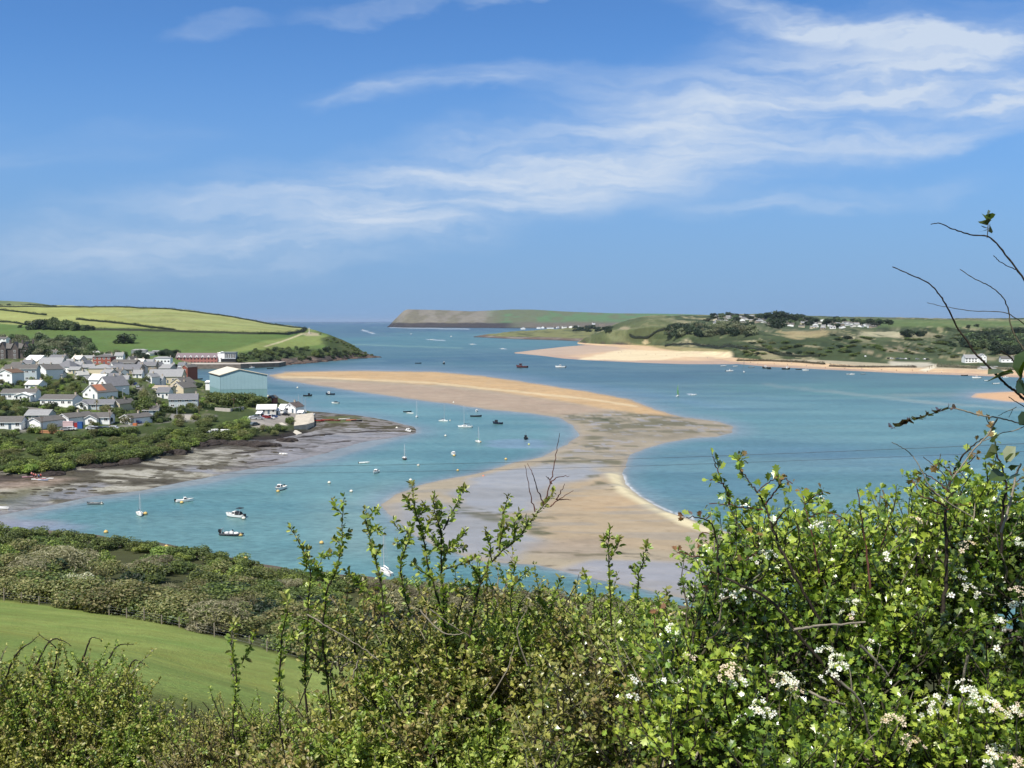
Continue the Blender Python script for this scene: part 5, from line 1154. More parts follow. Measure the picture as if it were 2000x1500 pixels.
yacht(W_(934, 864), 4.9, -70, 'sailing boat with dark green hull and tall mast nearest the cabin boat', WHITE, 1.25, GREEN, fm(34, 70, 52, .5))
wheelboat(W_(1027, 858), 5.0, -95, 'black fishing boat with wheelhouse, seen end-on, nearest the sandbar', BLACK, fm(60, 64, 70, .6))
yacht(W_(909, 835), 6.6, 176, 'white yacht with long low hull and dark cockpit cover, middle of the moorings', WHITE, 1.5, CANV)
yacht(W_(866, 823), 5.0, -30, 'white yacht with pale mast left of the longest white yacht', WHITE, 1.65, CANV)
yacht(W_(814, 815), 4.6, -85, 'rounded white yacht with the tallest mast, left of the moorings', WHITE, 1.9, WHITE)
openboat(W_(796, 805), 4.4, 20, 'dark rowing boat beside the tallest masted yacht', DARK, DARK)
openboat(W_(801, 808), 4.2, -30, 'white and green dinghy touching the dark rowing boat', WHITE, fm(60, 96, 90, .6))
cruiser(W_(931, 804), 4.2, -90, 'small all-white cabin boat at the far side of the moorings', WHITE, WHITE, WHITE, name='cabin_boat')
openboat(W_(930, 814), 5.6, 0, 'long dark open boat just below the small white cabin boat', fm(44, 42, 56, .6), DARK)
wheelboat(W_(972, 828), 5.2, 150, 'dark blue fishing boat with low cabin right of the moorings', NAVY, DARK, mast=False)
wheelboat(W_(601, 774), 5.6, 0, 'low dark fishing boat off the boatyard point', DARK, BLACK, mast=False)
wheelboat(W_(645, 771), 6.0, 168, 'dark hulled boat with white wheelhouse off the blue shed', NAVY, WHITE)
cruiser(W_(655, 788), 4.4, 170, 'small white boat with black cockpit off the boatyard', WHITE, DARK, BLACK)
openboat(tuple(G(553, 888)), 3.6, -20, 'white dinghy lying tilted on the mudflat', WHITE, roll=12)
cruiser(W_(798, 843), 5.0, -60, 'white cabin boat aground at the tip of the mud spit', WHITE, WHITE, WHITE, name='cabin_boat')
openboat(tuple(G(186, 985)), 4.2, -8, 'grey and white dinghy afloat right at the mud edge', fm(130, 136, 138, .6), WHITE)
openboat(tuple(G(5, 994)), 3.6, -14, 'upturned white hull on the weed at the left edge', WHITE, WHITE, cover=WHITE)
yacht(W_(752, 1120), 5.4, 120, 'yacht hidden behind the shoots with only its white mast clear', WHITE, 1.5, WHITE)
cruiser(W_(625, 1130), 4.0, 160, 'little white boat half hidden behind the left shoots', WHITE, WHITE)
cruiser(W_(1607, 1032), 5.0, 180, 'white boat top showing over the hawthorn crest', WHITE, WHITE)
# out in the main channel and along the far beach
wheelboat(W_(867, 711), 7.5, -80, 'small dark and white boat alone above the golden sandbar', DARK, WHITE)
wheelboat(W_(1020, 718), 12.0, 170, 'dark red trawler in the main channel', fm(110, 56, 60, .6), fm(96, 70, 76, .6))
cruiser(W_(1095, 718), 10.5, 180, 'white motor yacht right of the red trawler', WHITE, WHITE)
yacht(W_(1453, 727), 5.4, 80, 'dinghy sailing with upright cream sail off the far beach', WHITE, 2.3, sail=fm(232, 224, 190, .8), name='sailing_dinghy')
yacht(W_(1324, 774), 4.6, 60, 'dinghy sailing with bright green sail', WHITE, 1.7, sail=fm(150, 230, 130, .8), name='sailing_dinghy')
openboat(W_(1355, 772), 4.0, 15, 'small motor launch following the green sail', WHITE)
for i, (px, py, t_, L, rz, lb) in enumerate([(1425, 725.5, 'c', 7, 0, 'fast white launch with a wake left of the cream sail'), (1413, 715.6, 'o', 7, 10, 'white tender at the beach edge farthest left of the row'), (1436, 716, 'o', 6, 10, 'cream tender at the beach edge left of the cream sail'),
    (1468, 718, 'o', 6, 0, 'grey tender at the beach edge just right of the cream sail'), (1497, 719.5, 'w', 8, 170, 'dark workboat with white cabin off the far beach'), (1535, 721.5, 'w', 8, 0, 'low black workboat right of the white cabined one'),
    (1503, 721, 'o', 5, 30, 'pale dinghy beside the dark workboat'), (1560, 722, 'o', 6, 0, 'dark green dinghy at the beach edge'), (1574, 724, 'c', 6.5, 180, 'small white cruiser right of the dark green dinghy'),
    (1658, 731.5, 'o', 5, 0, 'twin-hulled white raft moored alone off the beach'), (1664, 732, 'c', 5, 0, 'small white cabin boat beside the white raft'), (1686, 731, 'o', 5, 20, 'faint grey dinghy right of the white raft'),
    (1908, 739, 'c', 7.5, 175, 'largest white cruiser moored below the far house'), (1928, 744, 'o', 5, 0, 'white open boat right of the largest white cruiser'), (1946, 750, 'o', 5.5, 0, 'long white punt nearest the right twigs'),
    (1964, 738, 'c', 5, 0, 'white cruiser partly behind the dark twig'), (1884, 734, 'o', 6, 0, 'dark dinghy drawn up at the far water line'), (709, 644.5, 'c', 14, 30, 'fast white boat trailing a wake out at sea'), (725, 650, 'c', 12, 30, 'second fast boat behind the first wake out at sea'),
    (803, 653, 'c', 10, 80, 'tiny white boat below the cliff headland'), (881, 658, 'c', 11, 100, 'white boat off the low rocky spit'), (843, 664, 'c', 9, 0, 'white speedboat crossing the pale water band'), (922, 673, 'c', 8, 0, 'white speedboat heading for the spit'), (981, 681.5, 'c', 6, 0, 'little white boat at the end of the far beach'),
    (817, 710, 'o', 7, 0, 'pale skiff left of the lone dark and white boat'), (1031, 1, 'x', 0, 0, '')]):
    if t_ == 'c': cruiser(W_(px, py), L, rz, lb)
    elif t_ == 'o': openboat(W_(px, py), L, rz, lb, fm(180, 184, 184, .6) if 'grey' in lb else DARK if 'dark' in lb else WHITE)
    elif t_ == 'w': wheelboat(W_(px, py), L, rz, lb, BLACK if 'black' in lb else DARK, WHITE if 'white' in lb else DARK, mast=False)
# harbour craft and boats laid up at the yard
for i, (px, py, lb) in enumerate([(377, 737, 'white motor boat in the harbour below the brick gable end'), (388, 741, 'dark moored boat beside the harbour pontoon'), (491, 719, 'small white launch by the quay end'), (528, 720.5, 'dark launch leaving the harbour with a faint wake')]):
    (cruiser if 'white' in lb else openboat)(W_(px, py), 6.5, 10 * i, lb, WHITE if 'white' in lb else DARK)
for i, (px, py, L, rz, lb, c) in enumerate([(624, 823, 5, 10, 'red hulled boat laid up beside the jetty', RED), (640, 822, 6, 4, 'rusty orange boat on the hard behind the jetty', fm(170, 84, 60, .7)), (655, 822.5, 5, -4, 'second rusty boat farther along the hard', fm(150, 76, 60, .7)),
    (672, 820, 5.5, 3, 'white boat with pink cover on the hard', OFFW), (686, 822, 5, 0, 'orange and white boat near the end of the hard', fm(220, 130, 100, .6)), (697, 823, 5, 2, 'black and red boat at the end of the hard', BLACK), (608, 812, 5.5, 60, 'white boat propped bow-up on the jetty', WHITE), (604, 817, 4.5, 20, 'white and red boat below the propped one', WHITE)]):
    openboat(tuple(G(px, py)), L, rz, lb, c, DARK if c is BLACK else None)
for i, (px, py, h, lb) in enumerate([(583, 806, 9, 'tall thin white mast left of the jetty'), (590, 806, 8, 'leaning white mast behind the jetty'), (596, 806, 7.5, 'second leaning white mast behind the jetty')]):
    p = G(px, py - 6) if False else Vector(W_(px, py, 2.2)); yacht(tuple(p), 5.5, 90, 'laid-up yacht with ' + lb, WHITE, h / 5.5, WHITE)
# ------------------------------------------------------------------ mooring buoys
def buoy(px, py, r, c, label, g=None):
    x, y, z = W_(px, py, 0); o = thing('mooring_buoy', label, 'buoy', (x, y, 0), 0, g)
    b = MB(); b.ball((0, 0, r * .45), r, r, r * .9, c, 12, 8); b.cyl((0, 0, r * .2), (0, 0, r * .42), r * 1.03, r * 1.03, fm(120, 120, 90, .8), 12); b.build('float', o, True)
    b = MB(); b.cyl((0, 0, r * 1.25), (0, 0, r * 1.55), r * .12, r * .12, METAL, 6); b.cyl((-r * .2, 0, r * 1.6), (r * .2, 0, r * 1.6), r * .08, r * .08, METAL, 5); b.build('mooring_ring', o)
BY_ = YELLOW; WB_ = fm(236, 232, 214, .5); OB_ = fm(232, 130, 90, .5)
for px, py, r, c, lb in [(207, 1041, .52, BY_, 'pale yellow buoy nearest the left mudflat'), (325, 1070, .5, BY_, 'pale yellow buoy above the shrub bank, second from the left'), (480, 1093, .5, BY_, 'pale yellow buoy nearest the blackthorn shoots'),
    (628, 1062, .5, BY_, 'cream buoy between the first two tall shoots'), (643, 944, .5, WB_, 'white buoy right of the mid channel cruiser'), (686, 961, .5, WB_, 'white buoy below and right of the other white buoy'), (802, 939, .5, WB_, 'white buoy directly over the tallest shoot'),
    (284, 1005, .55, BY_, 'yellow buoy touching the small dark bottomed yacht'), (355, 983, .5, BY_, 'yellow buoy at the bow of the small cruiser near the mud'), (476, 1014, .5, WB_, 'white buoy at the bow of the speedboat'), (470, 1047, .55, BY_, 'yellow buoy at the bow of the grey inflatable'),
    (199, 985, .5, WB_, 'white buoy beside the dinghy at the mud edge'), (543, 961, .5, BY_, 'buoy under the bow of the mid channel cruiser'), (817, 910, .5, WB_, 'small white buoy between the two wires'), (894, 920, .45, BY_, 'yellow buoy just under the lower wire'),
    (988, 898, .5, BY_, 'yellow buoy on the upper wire line near the bar'), (1033, 869, .45, fm(220, 222, 120, .5), 'green-yellow buoy below the black fishing boat'), (870, 852, .5, WB_, 'white buoy among the moored yachts'), (944, 931, .4, OB_, 'orange buoy lying on the wet sand'),
    (775, 837, .6, WB_, 'white ball buoy stranded on the mud spit'), (879, 822, .4, WB_, 'tiny buoy right of the pale masted yacht'), (887, 891, .5, BY_, 'yellow buoy at the bow of the white cabin boat'), (938, 864, .45, BY_, 'yellow buoy beside the green hulled boat'), (886, 787, .6, WB_, 'far white buoy under the sandbar'), (581, 758, .7, WB_, 'far white buoy off the blue shed')]:
    buoy(px, py, r, c, lb)
# ------------------------------------------------------------------ cars
def car(px, py, col, rz, label, van=False, z=None):
    g = G(px, py); g = Vector((g.x, g.y, zat(g.x, g.y, g.z))); o = thing('parked_van' if van else 'parked_car', label, 'van' if van else 'car', tuple(g), R(rz)); L, Wd, H = (5.0, 1.9, 2.1) if van else (4.2, 1.75, 1.45)
    pr = [(-L / 2, .3), (L / 2, .3), (L / 2, .7), (L * .3, .9)] + ([(L * .2, H), (-L / 2, H)] if van else [(L * .12, H), (-L * .3, H), (-L * .46, .95), (-L / 2, .9)])
    b = MB(); b.prism(pr, -Wd / 2, Wd / 2, col); b.build('body', o)
    b = MB(); zt = H - .12; zb = .95 if not van else 1.25
    for sg in (-1, 1): y = sg * (Wd / 2 + .01); b.add([(L * .26 if van else L * .25, y, zb), (L * .18 if van else L * .1, y, zt), (-L * .05 if van else -L * .28, y, zt), (-L * .05 if van else -L * .38, y, zb)], [(0, 1, 2, 3)], GLASS)
    b.build('side_window', o)
    b = MB(); b.add([(L * .3 + .02, -Wd * .44, .93), (L * .3 + .02, Wd * .44, .93), ((L * .2 if van else L * .12) + .03, Wd * .4, H - .05), ((L * .2 if van else L * .12) + .03, -Wd * .4, H - .05)], [(0, 1, 2, 3)], GLASS); b.build('windscreen', o)
    for x in (-L * .3, L * .3):
        for sg in (-1, 1): b = MB(); b.cyl((x, sg * (Wd / 2 - .15), .32), (x, sg * (Wd / 2 + .03), .32), .32, .32, TYRE, 10); w_ = b.build('wheel', o)
    return o
CW, CB, CS, CR, CBL, CG = fm(232, 232, 232, .3), fm(34, 36, 42, .3), fm(170, 174, 178, .3), fm(170, 36, 38, .3), fm(42, 62, 120, .3), fm(96, 108, 116, .3)
for px, py, c, rz, lb, v in [(222, 736, CW, 5, 'white van at the top of the road of parked vehicles', True), (232, 737, CB, 0, 'black car right of the topmost white van', False), (241, 738, CG, 10, 'grey car third along the top of the road', False), (250, 739, CB, 0, 'second black car at the top of the road', False),
    (214, 742, CS, 0, 'silver car beside the small cream cottage', False), (226, 747, CW, -20, 'white van halfway down the road', True), (233, 750, CW, -20, 'white car below the halfway van', False), (258, 746, CB, -40, 'dark car on the right side of the road', False), (264, 752, CBL, -60, 'dark blue car lower on the right side of the road', False),
    (268, 757, CS, -60, 'silver car at the foot of the right side of the road', False), (129, 841, CS, 10, 'silver car below the blue bin', False), (139, 840, CW, 5, 'white car next to the blue bin', False), (179, 839, CW, 10, 'white car first in the hedge-side car park', False), (187, 840, CS, 8, 'silver car second in the hedge-side car park', False),
    (197, 841, CB, 10, 'black car third in the hedge-side car park', False), (206, 840, CG, 5, 'dark grey car fourth in the hedge-side car park', False), (223, 839, CW, 0, 'white car last in the hedge-side car park', False), (266, 827, CBL, 0, 'dark blue car on the drive of the garage gable house', False),
    (494, 819, CW, 30, 'white car at the left of the boatyard cluster', False), (501, 817, CG, 20, 'grey car second in the boatyard cluster', False), (507, 819, CS, 0, 'silver car low in the boatyard cluster', False), (512, 814, CB, 10, 'black car under the workshop wall', False), (520, 817, CR, 15, 'red car in the boatyard cluster', False), (527, 818, CW, -10, 'white van in the boatyard cluster', True),
    (534, 816, CBL, 0, 'blue car right in the boatyard cluster', False), (559, 812, CB, 10, 'black car parked in front of the white cottage', False), (498, 831, CG, 50, 'grey trailer car on the slip road', False)]:
    car(px, py, c, rz, lb, v)
for i, (px, c, dx) in enumerate([(1735, CB, 0), (1742, CW, 0), (1752, CG, 0), (1761, CS, 0), (1768, CW, 0), (1776, CB, 0), (1792, CS, 0), (1805, CW, 0), (1812, CB, 0), (1690, CW, 0)]):
    car(px, 701 + .2 * i if px > 1700 else 697, c, rnd.uniform(-20, 200), ['black car leftmost below the dunes', 'white car second below the dunes', 'grey car third below the dunes', 'silver car fourth below the dunes', 'white car middle of the row below the dunes', 'black car right of the middle white car', 'silver car after the gap below the dunes', 'white car near the right end below the dunes', 'black car rightmost below the dunes', 'white camper alone on the dune slope'][i])
# ------------------------------------------------------------------ people
def person(px, py, shirt, legs, label, h=1.72, rz=0, name='person', sit=False):
    g = G(px, py)
    o = thing('person', label, 'person', (g.x, g.y, zat(g.x, g.y, g.z) if g.z > .05 else .02), R(rz)); SK = fm(214, 168, 140, .6)
    me = bpy.data.meshes.new('body'); vs = [(0, 0, .93), (0, 0, 1.2), (0, 0, 1.43), (0, 0, 1.52), (0, 0, 1.65), (.1, 0, .88), (.12, .05, .48), (.13, 0, .06), (.13, .12, .03), (-.1, 0, .88), (-.12, -.06, .48), (-.13, -.04, .06), (-.13, .08, .03),
        (.2, 0, 1.38), (.27, -.02, 1.1), (.28, .1, .86), (-.2, 0, 1.38), (-.27, .04, 1.1), (-.26, .16, .9)]
    es = [(0, 1), (1, 2), (2, 3), (3, 4), (0, 5), (5, 6), (6, 7), (7, 8), (0, 9), (9, 10), (10, 11), (11, 12), (2, 13), (13, 14), (14, 15), (2, 16), (16, 17), (17, 18)]
    rad = [.15, .14, .16, .065, .1, .1, .07, .05, .04, .1, .07, .05, .04, .075, .05, .04, .075, .05, .04]
    me.from_pydata(vs, es, []); bo = bpy.data.objects.new('body', me); COL.objects.link(bo); bo.parent = o
    mo = bo.modifiers.new('s', 'SKIN'); 
    for i, r_ in enumerate(rad): me.skin_vertices[0].data[i].radius = (r_, r_ * .85)
    me.skin_vertices[0].data[0].use_root = True
    sb = bo.modifiers.new('u', 'SUBSURF'); sb.levels = 1; sb.render_levels = 1; me.materials.append(SK)
    b = MB(); b.cyl((0, 0, .88), (0, 0, 1.44), .2, .23, shirt, 10); b.build('shirt', o, True)
    b = MB(); b.cyl((.1, 0, .9), (.125, .04, .45), .125, .1, legs, 8); b.cyl((-.1, 0, .9), (-.125, -.05, .45), .125, .1, legs, 8); b.build('shorts', o, True)
    b = MB(); b.ball((0, -.015, 1.72), .1, .11, .07, fm(80, 56, 40, .8), 8, 5); b.build('hair', o, True)
    o.scale = (h / 1.75,) * 3
    return o
def personmods():
    bpy.context.view_layer.update()
for i, (px, py, a, l, lb) in enumerate([(62, 932, fm(226, 130, 130, .8), NAVY, 'person in pink beside the kayaks, farthest left'), (66, 934, RED, DARK, 'person in red standing between the kayaks'), (70, 935, fm(210, 120, 120, .8), BLACK, 'person in salmon by the kayaks, near the middle'),
    (76, 936, BLUE, NAVY, 'person in blue behind the white kayak'), (80, 935, RED, NAVY, 'person in red right of the one in blue'), (63, 926, RED, BLACK, 'person in red nearest the shrubs'), (604, 653, WHITE, DARK, 'person in white left of the monument'), (599, 653.5, fm(180, 80, 80, .8), DARK, 'person in dull red by the monument')]):
    person(px, py, a, l, lb)
bx_ = [(1208, 690), (1214, 688), (1221, 693), (1232, 691), (1262, 694), (1280, 693), (1301, 696), (1322, 695), (1350, 699), (1382, 700), (1466, 709), (1480, 711), (1512, 712), (1538, 714), (1546, 711), (1575, 716), (1588, 714), (1612, 719), (1625, 717), (1650, 721), (1668, 719), (1683, 722), (1722, 724), (1751, 725), (1782, 725), (1811, 727), (1839, 728)]
SC = [(RED, 'red'), (NAVY, 'navy'), (WHITE, 'white'), (BLUE, 'blue'), (DARK, 'dark grey'), (ORANGE, 'orange')]
for i, (px, py) in enumerate(bx_):
    c, cn = SC[i % 6]; zone = 'on the pale sand under the low sand cliff' if px < 1240 else 'on the wet beach below the sand cliff' if px < 1400 else 'on the far beach left of the rocks' if px < 1600 else 'on the far beach below the dune car park'
    person(px, py, c, NAVY, 'tiny beachgoer in %s %s' % (cn, zone), group_ if False else 1.75) if False else tag(person(px, py, c, NAVY, 'tiny beachgoer in %s %s' % (cn, zone)), group='people on the far beach')
def kayak(px, py, c, rz, lb):
    g = G(px, py); o = thing('kayak', lb, 'kayak', (g.x, g.y, g.z + .1), R(rz)); b, V = hull_mb(3.8, .7, .3, c, .06, stern=.15, sheer=.1)
    b.build('hull', o, True); deck_of(V, 9, c, -.02, o); b = MB(); b.ball((0, 0, .33), .5, .22, .06, BLACK, 10, 4); b.build('cockpit', o)
for px, py, c, rz, lb in [(56, 933, fm(222, 170, 180, .5), 10, 'pink kayak at the left of the landing'), (72, 938, WHITE, -14, 'white kayak in front of the group'), (78, 937, fm(196, 60, 66, .5), -8, 'red kayak beside the white one'), (83, 939, fm(190, 200, 226, .5), -12, 'pale blue kayak nearest the water'), (92, 936, WHITE, -5, 'white kayak at the right of the landing')]:
    kayak(px, py, c, rz, lb)
# ------------------------------------------------------------------ small fixed things
def monument():
    g = G(604, 651); o = thing('stone_monument', 'tall pale granite cross monument on the headland', 'monument', (g.x, g.y, g.z - .3)); m = fm(206, 200, 188, .9)
    b = MB(); [b.box(-2 + i * .5, 2 - i * .5, -2 + i * .5, 2 - i * .5, i * .5, i * .5 + .5, m) for i in range(3)]; b.build('plinth', o)
    b = MB(); b.add([(x * .6, y * .6, 1.5) for x, y in ((-1, -1), (1, -1), (1, 1), (-1, 1))] + [(x * .35, y * .35, 8.2) for x, y in ((-1, -1), (1, -1), (1, 1), (-1, 1))], [(0, 1, 5, 4), (1, 2, 6, 5), (2, 3, 7, 6), (3, 0, 4, 7), (4, 5, 6, 7)], m); b.build('shaft', o)
    b = MB(); b.box(-1.3, 1.3, -.3, .3, 7.0, 7.6, m); b.box(-.3, .3, -.29, .29, 8.2, 8.9, m); b.build('cross', o)
monument()
def pole(px, py, h, lb, kind='telegraph_pole'):
    g = G(px, py); o = thing(kind, lb, 'pole' if 'pole' in kind else 'lamp', tuple(g)); m = TIMB if 'pole' in kind else METAL
    b = MB(); b.cyl((0, 0, -1), (0, 0, h), .13, .09, m, 7); b.build('post', o)
    b = MB()
    if 'pole' in kind: b.box(-.9, .9, -.06, .06, h - .7, h - .55, m); [b.cyl((x, 0, h - .55), (x, 0, h - .35), .05, .05, WHITE, 6) for x in (-.8, 0, .8)]; b.build('crossarm', o)
    else: b.cyl((0, 0, h), (.8, 0, h + .3), .05, .05, m, 6); b.box(.6, 1.3, -.14, .14, h + .22, h + .36, WHITE); b.build('lamp_head', o)
for px, py, h, lb, k in [(83, 855, 8, 'wooden pole in front of the blank white gable', 'telegraph_pole'), (215, 838, 8, 'wooden pole above the hedge-side car park', 'telegraph_pole'), (389, 815, 8, 'grey pole right of the balcony house', 'telegraph_pole'), (346, 820, 6, 'street lamp by the pale rendered wall', 'street_lamp'), (260, 742, 8, 'thin pole beside the parked vans', 'telegraph_pole'),
    (457, 801, 6, 'thin pole above the pale boat wall', 'telegraph_pole'), (240, 784, 6, 'street lamp on the green slope', 'street_lamp'), (122, 700, 9, 'pole against the wooded slope', 'telegraph_pole'), (166, 698, 9, 'second pole against the wooded slope', 'telegraph_pole')]:
    pole(px, py, h, lb, k)
def binbox(px, py, c, w_, h, lb, nm, cat):
    g = G(px, py); o = thing(nm, lb, cat, tuple(g)); b = MB(); b.box(-w_ / 2, w_ / 2, -.6, .6, 0, h, c); b.build('box', o); b = MB(); b.prism([(-w_ / 2 - .06, h), (w_ / 2 + .06, h), (w_ / 2, h + .22), (-w_ / 2, h + .22)], -.66, .66, c); b.build('lid', o)
binbox(157, 837, BLUE, 1.8, 2.4, 'bright blue portable cabin among the parked cars', 'portable_toilet', 'toilet')
binbox(146, 835, RED, 2.4, 1.6, 'red covered box beside the blue cabin', 'storage_box', 'box'); binbox(134, 835, fm(226, 190, 190, .6), 4, 2.2, 'pink and white tent left of the red box', 'beach_tent', 'tent')
binbox(264, 831, ORANGE, 1.5, .7, 'orange crate below the dark blue car', 'crate', 'crate'); binbox(100, 846, fm(206, 140, 90, .8), 9, .8, 'long orange-brown planter in the garden above the bank', 'planter', 'planter')
def table_bench(px, py, lb):
    g = G(px, py); o = thing('picnic_table', lb, 'table', tuple(g)); b = MB(); b.box(-.9, .9, -.4, .4, .7, .78, WHITE); b.build('tabletop', o)
    for sg in (-1, 1): b = MB(); b.box(-.9, .9, sg * .75 - .14, sg * .75 + .14, .42, .48, WHITE); b.build('bench', o); b = MB(); b.box(sg * .6 - .05, sg * .6 + .05, -.8, .8, 0, .7, WHITE); b.build('leg', o)
for px, py, lb in [(407, 845, 'white picnic table leftmost on the bank edge'), (417, 842, 'white picnic table second on the bank edge'), (422, 841.5, 'white picnic table third on the bank edge'), (434, 846, 'white picnic table right of the closest pair'), (441, 845, 'white picnic table last on the bank edge')]:
    table_bench(px, py, lb)
binbox(440, 846, WHITE, 3.6, 1.3, 'low white bar counter at the right end of the picnic tables', 'counter', 'counter')
for i, (px, py) in enumerate([(1815, 720), (1820, 718.5), (1826, 716.5), (1831, 714.5)]):
    g = G(px, py); b = MB(); b.cyl((g.x, g.y, g.z - 1), (g.x, g.y, g.z + 3), .2, .2, TIMB, 6); tag(b.build('timber_post'), 'timber post beside the pale far slipway', 'post', 'posts along the far slipway')
# ------------------------------------------------------------------ overhead wires
def wire(a, c_, sag, r, lb):
    A_, C_ = Vector(a), Vector(c_); pts = [A_.lerp(C_, t_ / 40) - Vector((0, 0, sag * 4 * (t_ / 40) * (1 - t_ / 40))) for t_ in range(41)]
    b = MB()
    for p, q in zip(pts, pts[1:]): b.cyl(p, q, r, r, fm(60, 66, 72, .6), 4, False)
    tag(b.build('overhead_wire', smooth=True), lb, 'wire')
WA = lambda px, py, D: vec(pD(px, py, D))
wire(WA(440, 912, 62), WA(2300, 852, 40), .25, .011, 'upper dark wire crossing in front of the sandbar')
wire(WA(440, 925, 62), WA(2300, 868, 40), .25, .009, 'lower dark wire crossing in front of the sandbar')
# ------------------------------------------------------------------ trees and shrubs that stand on the land
def plant(K, px, py, h, label, cat, group=None, wide=1.0, sink=.1):
    g = G(px, py)
    if g is None: return
    z = zat(g.x, g.y, g.z) if g.z > .1 else g.z
    return pick(K).put(g.x, g.y, z - h * sink, h, label, cat, group, wide)
for q in [(12, 825, 'the leftmost bungalow of the near row'), (66, 825, 'the blank white gable'), (123, 820, 'the gabled bungalow with brown-grey roof'), (186, 815, 'the bungalow beside the parked cars'), (245, 815, 'the garage gable house'), (294, 800, 'the small teal-walled bungalow'), (36, 770, 'the glazed conservatory'), (110, 780, 'the brown-roofed bungalow of the second row'),
    (176, 765, 'the orange patched roof'), (340, 755, 'the cream gabled houses'), (358, 785, 'the balcony house'), (40, 728, 'the pale blue house'), (122, 712, 'the pointed blue-grey roof'), (199, 700, 'the red brick block'), (322, 735, 'the biggest slate roof'), (160, 838, 'the bright blue cabin'), (200, 840, 'the hedge-side car park'), (75, 935, 'the kayak landing'), (30, 680, 'the stone hotel'),
    (130, 690, 'the pole on the wooded slope'), (242, 660, 'the lone round field tree'), (90, 650, 'the hillside tree clump'), (385, 700, 'the red brick terrace'), (446, 696, 'the modern glass block'), (300, 705, 'the white harbour office'), (420, 790, 'the pale boat wall'), (454, 768, 'the round bright tree'), (470, 750, 'the blue shed'), (520, 800, 'the boatyard workshop'), (566, 800, 'the white boatyard cottage'), (560, 840, 'the concrete slipway'),
    (594, 826, 'the whitewashed jetty'), (425, 843, 'the white picnic tables'), (500, 868, 'the black cliff rock'), (350, 886, 'the undercut rock'), (255, 904, 'the paired dark rocks'), (105, 927, 'the rock beside the kayak landing'), (540, 710, 'the quay end'), (604, 648, 'the stone monument'), (560, 668, 'the pale headland path'), (735, 698, 'the headland tip rocks'), (95, 1090, 'the big pale leafless bush'), (150, 1140, 'the white-blossomed shrubs'),
    (252, 1150, 'the ivy-clad tree'), (388, 1125, 'the small dark tree against the water'), (470, 1140, 'the bright green mound against the water'), (555, 1140, 'the cream-blossomed shrub by the water'), (312, 1180, 'the grey rounded bushes'), (325, 1070, 'the second yellow buoy'), (190, 1210, 'the tallest fence post'), (400, 1250, 'the middle of the field fence'), (60, 1190, 'the left end of the field fence'), (620, 1300, 'the right end of the field fence'),
    (606, 1100, 'the leftmost tall shoot'), (730, 1090, 'the third tall shoot'), (850, 1100, 'the tallest leafy shoots'), (1000, 1130, 'the slanting forked shoot'), (1190, 1120, 'the lone shoot over the sand'), (1335, 650, 'the paired white houses in the wood'), (1400, 640, 'the grey trees of the wood'), (1450, 645, 'the right end of the wood'), (1425, 618, 'the left houses of the hilltop village'), (1510, 622, 'the tallest village trees'), (1580, 625, 'the middle of the hilltop village'),
    (1647, 641, 'the lone bright white house'), (1690, 632, 'the right end of the hilltop village'), (1780, 652, 'the paired dune trees'), (1906, 700, 'the big far-shore house'), (1968, 702, 'the right-hand far-shore house'), (1950, 660, 'the top of the far wood'), (1900, 665, 'the left side of the far wood'), (1750, 700, 'the dune car park'), (1260, 668, 'the little sand scar'), (1160, 642, 'the middle of the spit copse'), (1177, 632, 'the grey stone house'), (1570, 655, 'the bare sandy dune top'),
    (1925, 648, 'the small far field tree'), (1990, 655, 'the dark upper twig'), (1985, 690, 'the big vine leaves'), (1955, 685, 'the roof of the right-hand house'), (1826, 716, 'the far slipway posts'), (1500, 700, 'the brown beach scrub line')]: landmark(*q)
# shrub bank along the foreshore
cnt = 0
TOPB = [(-60, 850), (40, 848), (90, 846), (200, 846), (240, 842), (320, 834), (400, 818), (470, 816), (490, 820)]; BOTB = [(-60, 930), (40, 930), (90, 924), (170, 912), (260, 903), (330, 890), (380, 872), (440, 862), (490, 862)]
for i in range(232):
    px = rnd.uniform(-50, 488); a = np.interp(px, *zip(*TOPB)); c = np.interp(px, *zip(*BOTB)); t_ = rnd.random() ** .8; py = a + 4 + (c - a - 6) * t_
    if 396 < px < 450 and 838 < py < 852: continue
    h = rnd.uniform(2.2, 4.0) * (1.2 if t_ > .75 else 1)
    K = K_bright if rnd.random() < .22 else K_green if rnd.random() < .85 else K_olive
    if (px, py) and 38 < px < 95 and py > 890 and rnd.random() < .5: K = K_bright
    lb = {0: 'yellow-green shrub in the dense bank above the foreshore', 1: 'mid green shrub in the dense bank above the foreshore', 2: 'brownish shrub in the dense bank above the foreshore'}[0 if K is K_bright else 1 if K is K_green else 2]
    plant(K, px, py, h, lb, 'shrub', 'shrubs of the bank above the foreshore, ' + lb.split()[0], 1.55)
